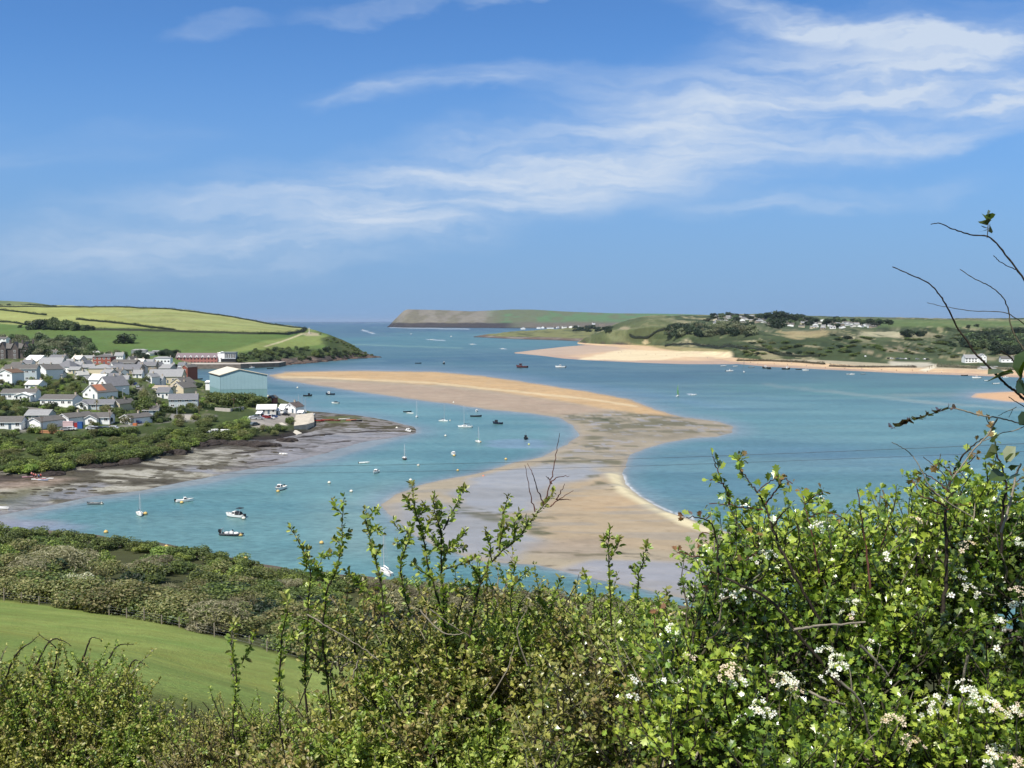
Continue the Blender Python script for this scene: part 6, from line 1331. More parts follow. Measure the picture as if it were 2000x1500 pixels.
# around the boatyard bank and between houses
for i in range(46):
    px = rnd.uniform(470, 545); py = rnd.uniform(770, 800)
    if py < 770 + (px - 470) * .3: continue
    if px > 495 and py > 793: continue
    plant(K_green, px, py, rnd.uniform(3, 5), 'green shrub on the bank between the blue shed and the boatyard', 'shrub', 'shrubs between the blue shed and the boatyard')
for i in range(34):
    px = rnd.uniform(365, 480); py = rnd.uniform(752, 800)
    if px > 420 and py < 760: continue
    plant(K_green if rnd.random() < .7 else K_olive, px, py, rnd.uniform(2, 4), 'garden shrub on the slope in front of the blue shed', 'shrub', 'garden shrubs before the blue shed')
for px, py, h in [(436, 790, 8), (452, 792, 8.5), (470, 793, 8), (486, 793, 7.5), (500, 794, 7), (514, 792, 6), (425, 786, 7), (478, 790, 8), (444, 790, 8), (460, 792, 7.6), (432, 782, 5.5), (444, 784, 6), (460, 786, 6.2), (474, 787, 6), (486, 788, 6.4), (500, 788, 5.5), (512, 788, 5), (422, 778, 5.5), (494, 784, 6), (506, 785, 5), (466, 780, 6), (452, 780, 5.6)]: plant(K_green if h > 4.2 else K_olive, px, py, h, 'green shrub hiding the foot of the blue shed', 'shrub', 'shrubs at the foot of the blue shed', 1.4)
plant(K_bright, 454, 768, 6, 'round bright green tree against the blue shed wall', 'tree'); plant(K_olive, 416, 762, 6, 'brown-green tree at the left corner of the blue shed', 'tree'); plant(K_dark, 388, 758, 5, 'dark shrub left of the blue shed', 'tree')
for px, py, h, K, lb in [(545, 842, 4, K_green, 'green shrub above the slipway left side'), (528, 846, 4, K_green, 'shrub clump on the low cliff by the slipway'), (515, 842, 3.4, K_olive, 'brownish shrub by the slip road'), (500, 846, 3.4, K_green, 'shrub at the foot of the slip road'), (556, 842, 3, K_green, 'small shrub beside the top of the slipway'),
    (564, 826, 4, K_green, 'dark green shrub left of the whitewashed jetty'), (570, 829, 3, K_green, 'shrub against the jetty wall'), (535, 851, 3, K_olive, 'scrub on the cliff edge')]:
    plant(K, px, py, h, lb, 'shrub')
GARD = [(90, 752), (120, 748), (150, 756), (140, 768), (100, 764), (60, 764), (84, 774), (226, 770), (250, 766), (280, 772), (290, 790), (262, 798), (230, 796), (216, 808), (230, 812), (150, 805), (92, 800), (30, 792), (10, 800), (10, 815), (44, 828), (100, 845),
        (190, 832), (120, 758), (132, 744), (160, 742), (175, 738), (296, 758), (300, 776), (312, 788), (330, 806), (350, 806), (372, 800), (384, 792), (378, 778), (370, 762), (364, 750), (330, 770), (0, 770), (0, 790), (14, 768), (60, 846), (34, 846), (170, 815), (110, 812),
        (240, 820), (300, 822), (344, 830), (300, 800), (205, 812), (148, 790), (96, 742), (66, 756), (112, 768), (136, 776), (270, 800), (320, 814), (142, 758), (108, 756), (128, 764), (74, 764), (156, 766), (48, 756)]
for i, (px, py) in enumerate(GARD + [(p[0] + rnd.uniform(-16, 16), p[1] + rnd.uniform(-4, 4)) for p in GARD] + [(rnd.uniform(-10, 390), rnd.uniform(756, 832)) for _ in range(100)] + [(rnd.uniform(-10, 350), rnd.uniform(712, 756)) for _ in range(75)]):
    K = rnd.choice([K_green, K_green, K_olive, K_bright, K_dark]); h = rnd.uniform(2.0, 4.6)
    plant(K, px, py, h, {id(K_green): 'green garden shrub between the white houses', id(K_olive): 'brownish garden shrub between the white houses', id(K_bright): 'bright green garden shrub between the white houses', id(K_dark): 'dark garden shrub between the white houses'}[id(K)], 'shrub',
          'garden shrubs, ' + {id(K_green): 'green', id(K_olive): 'brownish', id(K_bright): 'bright', id(K_dark): 'dark'}[id(K)])
plant(K_green, 276, 806, 10, 'tall ragged green-brown tree in front of the garage gable house', 'tree', None, .8); plant(K_olive, 282, 792, 9, 'tall thin conifer-like tree by the road bend', 'tree', None, .6); plant(K_grey, 296, 796, 8, 'grey-brown tree right of the tall conifer', 'tree', None, .7)
plant(K_dark, 232, 788, 4, 'very dark shrub left of the road', 'shrub')
# palm
def palm():
    g = G(189, 803); o = thing('palm_tree', 'cabbage palm with spiky yellowish crown in a bungalow garden', 'palm', tuple(g)); b = MB(); b.cyl((0, 0, -.3), (0, .1, 4), .22, .15, TIMB, 7); b.build('trunk', o); b = MB(); r = random.Random(4)
    for i in range(60):
        a = r.uniform(0, 6.28); e = r.uniform(-.6, 1.2); L = r.uniform(1.3, 1.9); d = Vector((math.cos(a) * math.cos(e), math.sin(a) * math.cos(e), math.sin(e))); s_ = Vector((-math.sin(a), math.cos(a), 0)) * .07; c = Vector((0, .1, 4)); m = c + d * L * .6; q = c + d * L - Vector((0, 0, L * .35))
        b.add([c - s_, c + s_, m + s_, m - s_, q], [(0, 1, 2, 3), (3, 2, 4)], fm(150, 140, 70, .6))
    b.build('fronds', o)
palm()
# wooded slope behind town
for i in range(190):
    px = rnd.uniform(-20, 270); py = rnd.uniform(664, 706)
    lo = np.interp(px, [0, 60, 160, 200, 270], [664, 664, 668, 680, 692])
    if py < lo + 4 or (px < 58 and py > 690): continue
    K = K_grey if (rnd.random() < (.5 if px < 100 or px > 200 else .25)) else K_tree if rnd.random() < .82 else K_dark; h = rnd.uniform(10, 15) if px < 175 else rnd.uniform(5, 8)
    lb = 'grey-brown budding tree on the slope behind town' if K is K_grey else 'green tree on the slope behind town' if K is K_tree else 'dark evergreen on the slope behind town'
    x, y, z = [float(q) for q in pD(px, py, rnd.uniform(900, 1120))]; g = G(px, py)
    if g is not None and g.y > 780: y = g.y; x = g.x
    pick(K).put(x, y, zat(x, y, 10) - 1, h, lb, 'tree', 'trees on the slope behind town, ' + lb.split()[0], 1.05)
for px, py, h, K in [(66, 643, 17, K_dark), (76, 643, 18, K_dark), (88, 643, 19, K_dark), (98, 643, 18, K_dark), (110, 644, 17, K_tree), (120, 644, 17, K_tree), (130, 644, 16, K_tree), (140, 645, 15, K_tree), (150, 645, 13, K_dark), (160, 645, 11, K_tree), (170, 645, 10, K_dark), (178, 645, 9, K_dark), (104, 643, 19, K_tree), (82, 642, 17, K_dark), (145, 644, 14, K_tree)]:
    plant(K, px, py, h, 'dark tree in the clump on the hillside field' if K is K_dark else 'green tree in the clump on the hillside field', 'tree', 'hillside clump, ' + ('dark' if K is K_dark else 'green'), 1.1)
plant(K_dark, 242, 671, 16, 'lone round dark tree on the lower field', 'tree', None, 1.3); plant(K_pine, 40, 640, 6, 'tiny hedgerow tree left of the clump', 'tree')
# headland scrub
for i in range(120):
    px = rnd.uniform(455, 728); lo = np.interp(px, [455, 500, 560, 600, 640, 700, 728], [700, 684, 681, 684, 680, 690, 694]); hi = np.interp(px, [455, 500, 600, 728], [709, 707, 704, 697]); py = rnd.uniform(lo, hi)
    K = K_tree if rnd.random() < .5 else K_green if rnd.random() < .6 else K_dark
    plant(K, px, py, rnd.uniform(4, 7.5) * (1 if px < 660 else .6), 'shrub in the green scrub along the headland shore', 'shrub', 'scrub along the headland shore', 1.3)
for i in range(26):
    px = rnd.uniform(620, 722); py = np.interp(px, [620, 650, 690, 722], [650, 660, 676, 690]) + rnd.uniform(0, 10)
    plant(K_green, px, py, rnd.uniform(2, 3.5), 'low wind-cut shrub on the headland crest', 'shrub', 'low shrubs on the headland crest', 1.5)
for i in range(26):
    px = rnd.uniform(300, 345) if i < 14 else rnd.uniform(268, 300); plant(K_dark, px, rnd.uniform(690, 702), rnd.uniform(5, 9), 'dark shrub massed left of the red brick terrace', 'shrub', 'dark shrubs left of the brick terrace', 1.2)
# rocks at the foot of the shore
M_rock = ground_mat('shore_rock', [.8, 3.0], amt=.4, bump=.8, bumpscale=1.2)
def rock(name, px, py, sx, sy, sz, label, cat='rock', group=None, seed=0, col=(74, 66, 62), g=None):
    g = g or G(px, py); r = np.random.default_rng(seed); b = MB(); b.ball((0, 0, 0), 1, 1, 1, M_rock, 14, 9); V = np.array(b.V); d = 1 + .55 * (fbm(V[:, 0] * 2 + seed, V[:, 1] * 2 + V[:, 2], .9, seed) - .5)
    V = V * d[:, None] * np.array([sx, sy, sz]); o = b.build(name); o.data.vertices.foreach_set('co', V.astype(np.float32).ravel()); a = o.data.color_attributes.new('Col', 'FLOAT_COLOR', 'POINT')
    c = np.tile(np.array([*alb(*col), 0.1]), (len(V), 1)) * r.uniform(.7, 1.3, len(V))[:, None]; a.data.foreach_set('color', c.astype(np.float32).ravel()); o.location = (g.x, g.y, g.z - sz * .15); o.rotation_euler.z = r.uniform(0, .6); return tag(o, label, cat, group)
i = 0
for px, py, sx, sy, sz, lb in [(250, 905, 4, 2, 1.6, 'dark rock under the shrubs left of the inlet'), (262, 902, 3, 2, 1.8, 'second dark rock under the shrubs'), (100, 928, 4, 2, 1.4, 'dark rock right of the kayak landing'), (112, 926, 2.6, 2, 1, 'smaller rock right of the kayak landing'), (180, 913, 3.6, 2, 1.3, 'brown rock at the bank foot'), (214, 908, 3, 2, 1, 'low rock at the bank foot'),
    (345, 886, 4, 2.4, 1.8, 'black undercut rock below the bright shrub'), (360, 884, 2.6, 2, 1.2, 'dark rock right of the undercut'), (388, 870, 4, 2.4, 1.6, 'black rock outcrop left of the low cliff'), (410, 868, 5, 2.4, 1.8, 'long dark rock of the low cliff'), (432, 866, 4, 2, 1.6, 'rock in the middle of the low cliff'), (468, 868, 5, 2.4, 1.9, 'black cliff rock below the tables'), (492, 870, 5.5, 2.4, 2, 'largest black cliff rock left of the slipway'),
    (515, 872, 5.5, 2.4, 2, 'black ledge sloping to the mud'), (534, 871, 3.5, 2, 1.3, 'end of the black ledge'), (556, 862, 4, 2.2, 1.8, 'dark rock below the slipway'), (568, 860, 3, 2, 1.3, 'small dark rock right of the slipway foot'), (734, 698, 9, 5, 2, 'dark rocks off the headland tip'), (722, 698, 12, 6, 3, 'larger dark rocks at the headland tip'), (700, 700, 12, 6, 3, 'rock ledge under the headland scrub')]:
    rock('rock', px, py, sx, sy, sz, lb, seed=i); i += 1
for k in range(60):
    px = rnd.uniform(60, 640); py = np.interp(px, [60, 200, 400, 640], [960, 940, 905, 850]) + rnd.uniform(-8, 16); s_ = rnd.uniform(.25, .8)
    rock('weedy_rock', px, py, s_ * 2, s_, s_ * .4, 'small weed-covered rock on the open mudflat', group='weedy rocks on the mudflat', seed=k + 40, col=(84, 78, 62))
rk = random.Random(5)
for k in range(26):
    px = rk.uniform(545, 735); rock('shore_rock', px, float(np.interp(px, [545, 600, 640, 690, 735], [714, 709, 706, 700.5, 698])), rk.uniform(4, 9), 3, rk.uniform(1.5, 3), 'brown rock along the foot of the headland', group='rocks at the foot of the headland', seed=k + 200, col=(112, 94, 84))
# far shore woods and village
for i in range(90):
    px = rnd.uniform(1312, 1470); py = rnd.uniform(643, 657) if px < 1400 else rnd.uniform(640, 657)
    if rnd.random() < .15 and px < 1370: continue
    plant(K_dark if rnd.random() < .6 else K_grey, px, py, rnd.uniform(11, 20), 'dark tree in the wood around the white house across the estuary', 'tree', 'wood across the estuary', 1.2)
VIL = []
for i in range(130):
    px = 1395 + 320 * rnd.random() ** 1.1; py = np.interp(px, [1395, 1450, 1520, 1600, 1720], [618, 619, 622, 627, 634]) + rnd.uniform(-2, 14) * (1 if px < 1640 else .4); VIL.append((px, py + 2))
vr = random.Random(3)
FAR = [1412, 1420, 1432]
VL = ['left part', 'middle part', 'right part', 'lower edge']
def farhouse(px, py, wpx, i, col, roof, lb, gable='x', D=None, g=None):
    return H_(px, py, wpx, vr.uniform(2.4, 3.4), vr.uniform(1.6, 2.6), vr.uniform(-35, 35), 9, lb, col, roof, gable=gable, wins=2, chim=1, D=D, group=g, frame=DARK)
M_ = bpy.data
NOW = 0
for i, (px, py) in enumerate(VIL):
    col = [WHITE, WHITE, OFFW, STONE2, CREAM][i % 5]; zone = 'left' if px < 1490 else 'middle' if px < 1600 else 'right'
    g = G(px, py)
    if g is None or g.z < 12: continue
    nm = {id(WHITE): 'white', id(OFFW): 'off-white', id(STONE2): 'stone', id(CREAM): 'cream'}[id(col)]
    farhouse(px, py, vr.uniform(8, 15), i, col, [SLATE, SLATE2, SLATE3][i % 3], 'small %s house with slate roof in the %s of the hilltop village across the estuary' % (nm, zone), 'x' if i % 3 else 'y', g='hilltop village houses, %s %s' % (nm, zone))
for i in range(95):
    px = rnd.uniform(1380, 1740); py = np.interp(px, [1395, 1450, 1520, 1600, 1740], [617, 618, 620, 626, 634]) + rnd.uniform(-2, 12) * (1 if px < 1640 else .4)
    g = G(px, py)
    if g is None or g.y > 3700: continue
    K = K_dark if rnd.random() < .6 else K_pine if rnd.random() < .4 else K_tree
    pick(K).put(g.x, g.y, g.z - 1, rnd.uniform(8, 15), 'dark tree among the hilltop village houses', 'tree', 'trees of the hilltop village', 1.4)
for px, py, h in [(1508, 625, 24), (1516, 626, 28), (1526, 626, 27), (1535, 627, 24), (1545, 628, 22), (1500, 626, 22), (1515, 640, 24), (1521, 642, 22), (1556, 626, 20), (1490, 624, 18)]:
    g = G(px, py); pick(K_dark).put(g.x, g.y, g.z - 1, h, 'tall dark tree standing over the middle of the hilltop village', 'tree', 'tallest trees of the hilltop village', 1.2)
for i, (px, py, w_, lb) in enumerate([(1328, 650, 9, 'left white house in the dark wood across the estuary'), (1342, 651, 9, 'right white house in the dark wood across the estuary'), (1647, 641, 10, 'lone bright white house below the hilltop village')]):
    farhouse(px, py, w_, i, WHITE, SLATE2, lb, 'y')
for i, (px, py, w_, lb) in enumerate([(1022, 643.5, 9, 'white cottage leftmost on the low spit'), (1052, 642, 8, 'white cottage second on the low spit'), (1060, 641.5, 6, 'small white cottage third on the low spit'), (1075, 642, 14, 'long white house in the middle of the spit'), (1090, 641, 6, 'small white annexe right of the long spit house'), (1103, 641, 9, 'white gabled house right of the middle of the spit'),
    (1115, 640.5, 8, 'white house with pointed gable near the spit trees'), (1127, 639, 8, 'white pointed house highest on the spit'), (1177, 636, 11, 'grey stone house behind the spit trees'), (1160, 634, 6, 'faint pale cottage left of the stone house')]):
    farhouse(px, py, w_, i, WHITE if 'white' in lb or 'pale' in lb else STONE2, SLATE2, lb, 'x' if i % 2 else 'y')
for i in range(26):
    px = rnd.uniform(1122, 1190); plant(K_dark, px, rnd.uniform(639, 648), rnd.uniform(9, 15), 'dark tree in the copse on the low spit', 'tree', 'copse on the low spit', 1.5)
for px, py, h, lb in [(1773, 657, 15, 'left dark round tree of the pair on the dunes'), (1768, 657, 13, 'tree joined to the left of the dune pair'), (1794, 657, 13, 'right dark tree of the pair on the dunes'), (1803, 655, 10, 'low dark tree at the right of the dune pair'), (1892, 641, 9, 'small dark tree on the far field edge'), (1907, 638, 7, 'second small tree on the far field edge')]:
    plant(K_dark, px, py, h, lb, 'tree', None, 1.3)
for i in range(150):
    px = rnd.uniform(1880, 2012); py = rnd.uniform(650, 692) if px > 1900 else rnd.uniform(656, 680)
    if py < np.interp(px, [1880, 1920, 1960, 2080], [664, 652, 645, 642]): continue
    if py > 684 and 1888 < px < 1940: continue
    plant(K_tree if rnd.random() < .4 else K_dark, px, py, rnd.uniform(9, 15), 'tree in the wood behind the white far-shore house', 'tree', 'wood at the right of the far shore', 1.2)
H_(1906, 708, 42, 9, 8, -6, 12, 'big white and grey house under the wood on the far shore', WHITE, SLATE3, gable='x', wins=7, chim=2, floors=2, frame=DARK)
H_(1920, 708, 14, 13, 6, 0, 7, 'tall white gabled wing of the far-shore house', WHITE, SLATE3, gable='y', wins=2, floors=2, chim=0, name='house_wing', cat='house')
H_(1968, 708, 24, 8, 6, -10, 9, 'white house with grey roof right of the big far-shore house', WHITE, SLATE2, gable='x', wins=3)
H_(1936, 722, 34, 3, 4, 0, 12, 'curved grey beach shelter roof on the far shore', OFFW, SLATE3, gable='x', wins=0, chim=0, name='beach_shelter', cat='shelter')
for i in range(40):
    px = rnd.uniform(1430, 1880); py = rnd.uniform(672, 700)
    plant(K_green if rnd.random() < .6 else K_olive, px, py, rnd.uniform(2, 5), 'low bush scattered on the dune slope', 'bush', 'bushes on the dune slope', 1.9)
hedge('hedgerow', [(1300, 676), (1360, 674), (1430, 678), (1520, 694), (1600, 697)], 6, 4, 'dark scrub line along the foot of the dunes', cols=((66, 76, 50), (82, 84, 60)), dens=1.2)
hedge('hedgerow', [(1230, 654), (1280, 650), (1320, 646)], 5, 4, 'dark hedge slanting up to the far wood', cols=((66, 76, 50), (82, 84, 60)), dens=1.2)
hedge('hedgerow', [(1440, 705), (1500, 705.5), (1560, 708), (1610, 712)], 5, 3, 'brown scrub line above the far beach', cols=((120, 108, 84), (100, 96, 68)), dens=1.2)
hedge('hedgerow', [(1620, 716), (1700, 718), (1790, 718)], 4, 2.6, 'brown rock and scrub line below the dune car park', cols=((128, 116, 96), (104, 98, 78)), dens=1.2)
hedge('hedgerow', [(1830, 717), (1880, 719), (1960, 722), (2040, 724)], 5, 4, 'scrub line in front of the big far-shore house', cols=((134, 128, 104), (112, 110, 84)), dens=1.2)
for i in range(90):
    px = rnd.uniform(1440, 2010); py = rnd.uniform(655, 694) if px > 1600 else rnd.uniform(668, 698)
    if fbm(np.array([px * 1.0]), np.array([py * 3.]), 40, 9, 3)[0] < .47: continue
    plant(K_green if rnd.random() < .5 else K_dark, px, py, rnd.uniform(3, 6), 'dark scrub bush on the dune slope', 'bush', 'dark scrub on the dune slope', 2.4)
# ------------------------------------------------------------------ near hillside: fence, wood belt
def near_pt(px, Dp):
    D = Dp * float(shore_k(px)); x = (px - 1000) / 2000 * (D + 3.0); return x, D, float(near_z(np.array([x]), np.array([D]))[0])
fo = thing('field_fence', 'post and wire fence along the lower edge of the green field', 'fence', near_pt(0, 104))
base = Vector(near_pt(0, 104)); FP = [Vector(near_pt(px, 104.2)) - base for px in np.arange(-120, 780, 34)]
b = MB()
for i, p in enumerate(FP):
    q = MB(); hh = rnd.uniform(1.1, 1.35) if i % 4 else 1.6; q.box(p.x - .05, p.x + .05, p.y - .05, p.y + .05, p.z - .3, p.z + hh, fm(150, 138, 122, .9)); q.prism([(p.x - .06, p.z + hh), (p.x + .06, p.z + hh), (p.x, p.z + hh + .06)], p.y - .06, p.y + .06, fm(150, 138, 122, .9)); q.build('post', fo)
for p, q in zip(FP, FP[1:]):
    for z in (.4, .75, 1.05): b.cyl((p.x, p.y, p.z + z), (q.x, q.y, q.z + z), .005, .005, METAL, 3, False)
b.build('wire', fo)
for i in range(74):
    px = -110 + 1420 * (i + rnd.random()) / 74; x, y, z = near_pt(px, rnd.uniform(180, 189.5)); r_ = rnd.random()
    K, nm = (K_bare, 'bare grey-twigged') if (r_ < .5 and px > 700) else (K_green, 'green') if r_ < .6 else (K_bright, 'yellow-green') if r_ < .85 else (K_olive, 'brown-green')
    pick(K).put(x, y, z - .3, rnd.uniform(2.6, 3.8), nm + ' shrub in the outermost row by the water', 'shrub', 'outermost row of the wood belt, %s' % nm, 1.35)
KB = [(K_green, 'green'), (K_olive, 'brown-green'), (K_bare, 'bare grey-twigged'), (K_bright, 'yellow-green'), (K_dark, 'dark')]
for i in range(250):
    px = -120 + 2240 * (i + rnd.random()) / 285 if i < 100 else rnd.uniform(-120, 1000); Dp = 107.5 + 78 * rnd.random() ** (.9) if i > 70 else 107 + rnd.random() * 8
    x, y, z = near_pt(px, Dp); r_ = rnd.random()
    if Dp < 128: K, nm = KB[1] if r_ < .72 else KB[2] if r_ < .78 else KB[0]
    elif Dp < 160: K, nm = KB[1] if r_ < .45 else KB[2] if r_ < .5 else KB[0] if r_ < .9 else KB[4]
    else: K, nm = KB[0] if r_ < .5 else KB[3] if r_ < .78 else KB[1] if r_ < .9 else KB[2]
    h = rnd.uniform(2.6, 4.2) if Dp < 170 else rnd.uniform(2.2, 3.3)
    zone = 'beside the field fence' if Dp < 120 else 'in the middle of the wood belt' if Dp < 160 else 'on the water side of the wood belt'
    pick(K).put(x, y, z - .3, h, '%s shrub %s' % (nm, zone), 'shrub', 'wood belt, %s shrubs %s' % (nm, zone), 1.6)
def bp_(K, px, py, h, lb, cat='shrub', wide=1.2, top=True):
    g = LANDS[-1].ray_cast(Vector((0, 0, CAM_H)), (vec(pD(px, py, 10)) - Vector((0, 0, CAM_H))).normalized())[0]
    if g: pick(K).put(g.x, g.y, g.z - .2, h, lb, cat, None, wide)
bp_(K_bare, 95, 1130, 5.6, 'big pale leafless willow-like bush at the left of the wood belt', wide=1.6); bp_(K_bare, 130, 1122, 5.4, 'second pale leafless bush beside the big one', wide=1.4); bp_(K_bare, 60, 1140, 4.6, 'pale leafless bush left of the big one', wide=1.4)
bp_(K_blossom, 145, 1150, 3, 'white-blossomed shrub under the pale leafless bush', wide=1.3); bp_(K_blossom, 165, 1158, 2.4, 'lower and smaller white-blossomed shrub', wide=1.3); bp_(K_dark, 255, 1168, 4.6, 'dark ivy-clad tree in the middle of the wood belt', 'tree', .9); bp_(K_dark, 250, 1180, 4, 'darkest bush below the ivy-clad tree', wide=.9)
bp_(K_bright, 12, 1105, 4.2, 'bright green rounded shrub at the left edge of the belt'); bp_(K_green, 0, 1098, 4.4, 'green tree cut by the left edge of the picture', 'tree'); bp_(K_bright, 175, 1110, 4.2, 'bright green shrub right of the leafless bush'); bp_(K_bright, 205, 1112, 4, 'second bright green shrub right of the leafless bush')
bp_(K_dark, 388, 1140, 3.2, 'small dark tree standing up against the water', 'tree', .8); bp_(K_bright, 470, 1150, 2.6, 'bright green shrub mounded against the water'); bp_(K_green, 320, 1125, 3.2, 'green shrub with pale crown above the belt'); bp_(K_blossom, 555, 1150, 2.2, 'cream-blossomed shrub near the water left of the shoots')
bp_(K_bare, 300, 1190, 4, 'grey rounded leafless bush in the middle of the belt'); bp_(K_bare, 325, 1186, 3.8, 'second grey leafless bush in the middle of the belt')
for i, px in enumerate([790, 830, 870, 905, 940, 985, 1015, 1050, 1085, 1120, 1150, 1190, 1225]): 
    x, y, z = near_pt(px, rnd.uniform(165, 182)); pick(K_bare).put(x, y, z - .2, rnd.uniform(3, 4.4), 'bare reed-grey bush at the water edge behind the middle shoots', 'shrub', 'bare bushes behind the middle shoots', 1.0)
# ------------------------------------------------------------------ the hedge at the camera's feet
def hero_leafmat(name, rough, spec, trans):
    m, t = new_mat(name)
    at = t.n('ShaderNodeVertexColor', layer_name='Col')
    p = t.n('ShaderNodeBsdfPrincipled', {'Base Color': at.outputs[0], 'Roughness': rough, 'Specular IOR Level': spec})
    tr = t.n('ShaderNodeBsdfTranslucent', {0: t.mix(1.0, at.outputs[0], (1.5, 1.7, .4, 1), 'MULTIPLY')})
    mx = t.n('ShaderNodeMixShader', {0: trans, 1: p.outputs[0], 2: tr.outputs[0]}); t.n('ShaderNodeOutputMaterial', {0: mx.outputs[0]}); return m
M_haw = hero_leafmat('hawthorn_leaf', .28, .75, .16); M_blk = hero_leafmat('blackthorn_leaf', .42, .45, .25)
M_stem = ground_mat('stem_bark', [60.0], amt=.3, bump=.6, bumpscale=120.0); M_petal = hero_leafmat('petal', .6, .2, .35)
def tpl_haw():
    mid = [(0, 0), (.3, 0), (.6, 0), (.8, 0), (1, 0)]; s = [(.3, .09), (.62, .42), (.6, .2), (.86, .33), (.85, .13)]
    P_ = [(x, 0, -.12 * x * x) for x, _ in mid] + [(x, y, .22 * y - .12 * x * x) for x, y in s] + [(x, -y, .22 * y - .12 * x * x) for x, y in s]
    F = []
    for o, fl in ((5, False), (10, True)):
        for f in ((0, o, 1), (1, o, o + 1), (1, o + 1, o + 2), (1, o + 2, 2), (2, o + 2, o + 3), (2, o + 3, 3), (3, o + 3, o + 4), (3, o + 4, 4)): F.append(f[::-1] if fl else f)
    return np.array(P_, float), np.array(F)
def tpl_oval(w_=.24):
    mid = [(0, 0), (.35, 0), (.72, 0), (1, 0)]; s = [(.3, w_), (.68, w_ * 1.05)]
    P_ = [(x, 0, -.1 * x * x) for x, _ in mid] + [(x, y, .3 * y - .1 * x * x) for x, y in s] + [(x, -y, .3 * y - .1 * x * x) for x, y in s]
    F = []
    for o, fl in ((4, False), (6, True)):
        for f in ((0, o, 1), (1, o, o + 1), (1, o + 1, 2), (2, o + 1, 3)): F.append(f[::-1] if fl else f)
    return np.array(P_, float), np.array(F)
def unit(a): return a / (np.linalg.norm(a, axis=-1, keepdims=True) + 1e-12)
def leaves(name, P0, D_, size, tpl, col, mat, parent, r):
    n = len(P0); TV, TF = tpl; a = unit(D_); up = unit(np.array([0, -.1, .9]) + r.normal(size=(n, 3)) * .6)
    b = unit(np.cross(up, a)); c = np.cross(a, b); s = size[:, None, None]
    V = P0[:, None, :] + s * (TV[None, :, 0:1] * a[:, None] + TV[None, :, 1:2] * b[:, None] * r.uniform(.8, 1.2, n)[:, None, None] + TV[None, :, 2:3] * c[:, None] * r.uniform(.2, 1.8, n)[:, None, None])
    F = (np.arange(n)[:, None, None] * len(TV) + TF[None]).reshape(-1, 3)
    return npmesh(name, V.reshape(-1, 3), F, mat, parent, np.repeat(col, len(TV), 0), smooth=False)
def tubes(name, lines, mat, parent, k=5):
    """lines: list of (pts n x 3, r0, r1, colour)"""
    Vs, Fs, Cs, off = [], [], [], 0; an = np.arange(k) * 2 * np.pi / k
    for pts, r0, r1, c in lines:
        pts = np.asarray(pts, float); n = len(pts); d = unit(np.gradient(pts, axis=0)); ref = np.array([.3, .9, .1]); u = unit(np.cross(d, ref)); v = np.cross(d, u)
        rr = np.linspace(r0, r1, n) * (1 + .12 * np.sin(np.arange(n) * 2.3)); V = pts[:, None] + rr[:, None, None] * (np.cos(an)[None, :, None] * u[:, None] + np.sin(an)[None, :, None] * v[:, None])
        i = (np.arange(n - 1) * k)[:, None] + np.arange(k)[None]; j = (np.arange(n - 1) * k)[:, None] + (np.arange(k) + 1)[None] % k
        Fs.append(np.stack([i, j, j + k, i + k], -1).reshape(-1, 4) + off); Vs.append(V.reshape(-1, 3)); Cs.append(np.tile([*c, .1], (n * k, 1))); off += n * k
    return npmesh(name, np.concatenate(Vs), np.concatenate(Fs), mat, parent, np.concatenate(Cs))
def smooth_line(P_, n=6):
    P_ = np.asarray(P_, float); Q = np.vstack([2 * P_[0] - P_[1], P_, 2 * P_[-1] - P_[-2]]); o = []
    for i in range(1, len(Q) - 2):
        for t_ in np.linspace(0, 1, n, endpoint=False):
            a, b, c, d = Q[i - 1:i + 3]; o.append(.5 * (2 * b + (c - a) * t_ + (2 * a - 5 * b + 4 * c - d) * t_ ** 2 + (3 * b - a - 3 * c + d) * t_ ** 3))
    o.append(P_[-1]); return np.array(o)
LB_ = 1.75
class Bush:
    def __init__(s, name, label, seed, base):
        s.r = np.random.default_rng(seed); s.o = thing(name, label, 'bush', tuple(base)); s.base = np.array(base, float)
        s.lb = LB_; s.L = []; s.P = []; s.D = []; s.S = []; s.C = []
    def stem(s, pts, r0, r1, c): s.L.append((np.asarray(pts) - s.base, r0, r1, c))
    def rosettes(s, line, gap, nl, size, pal, tipcol=None, start=0.0, spread=1.0):
        seg = np.linalg.norm(np.diff(line, axis=0), axis=1); cum = np.concatenate([[0], np.cumsum(seg)]); L = cum[-1]; r = s.r
        q = np.arange(L * start, L, gap); q = np.append(q + r.uniform(-.3, .3, len(q)) * gap, L)
        q = np.clip(q, 0, L); P0 = np.stack([np.interp(q, cum, line[:, k]) for k in range(3)], 1); ax = np.stack([np.interp(np.clip(q + .01, 0, L), cum, line[:, k]) - np.interp(np.clip(q - .01, 0, L), cum, line[:, k]) for k in range(3)], 1); ax = unit(ax)
        n = r.poisson(nl, len(q)) + 1; idx = np.repeat(np.arange(len(q)), n); m = len(idx)
        d = unit(unit(r.normal(size=(m, 3))) * spread + ax[idx] * .55 + np.array([0, 0, .25])); pc = s.lb * np.array([alb(*c) for c in pal])[r.integers(0, len(pal), m)] * r.uniform(.75, 1.3, m)[:, None]
        if tipcol is not None:
            t_ = (q / L)[idx] > .88; pc[t_ & (r.random(m) < .6)] = np.array(alb(*tipcol))
        s.P.append(P0[idx] + d * .003 - s.base); s.D.append(d); s.S.append(size * r.uniform(.4, 1.3, m) * (1 - .25 * (q / L)[idx])); s.C.append(pc)
    def finish(s, tpl, mat, fname='foliage'):
        tubes('branches', s.L, M_stem, s.o)
        if s.P: leaves(fname, np.concatenate(s.P), np.concatenate(s.D), np.concatenate(s.S), tpl, np.concatenate(s.C), mat, s.o, s.r)
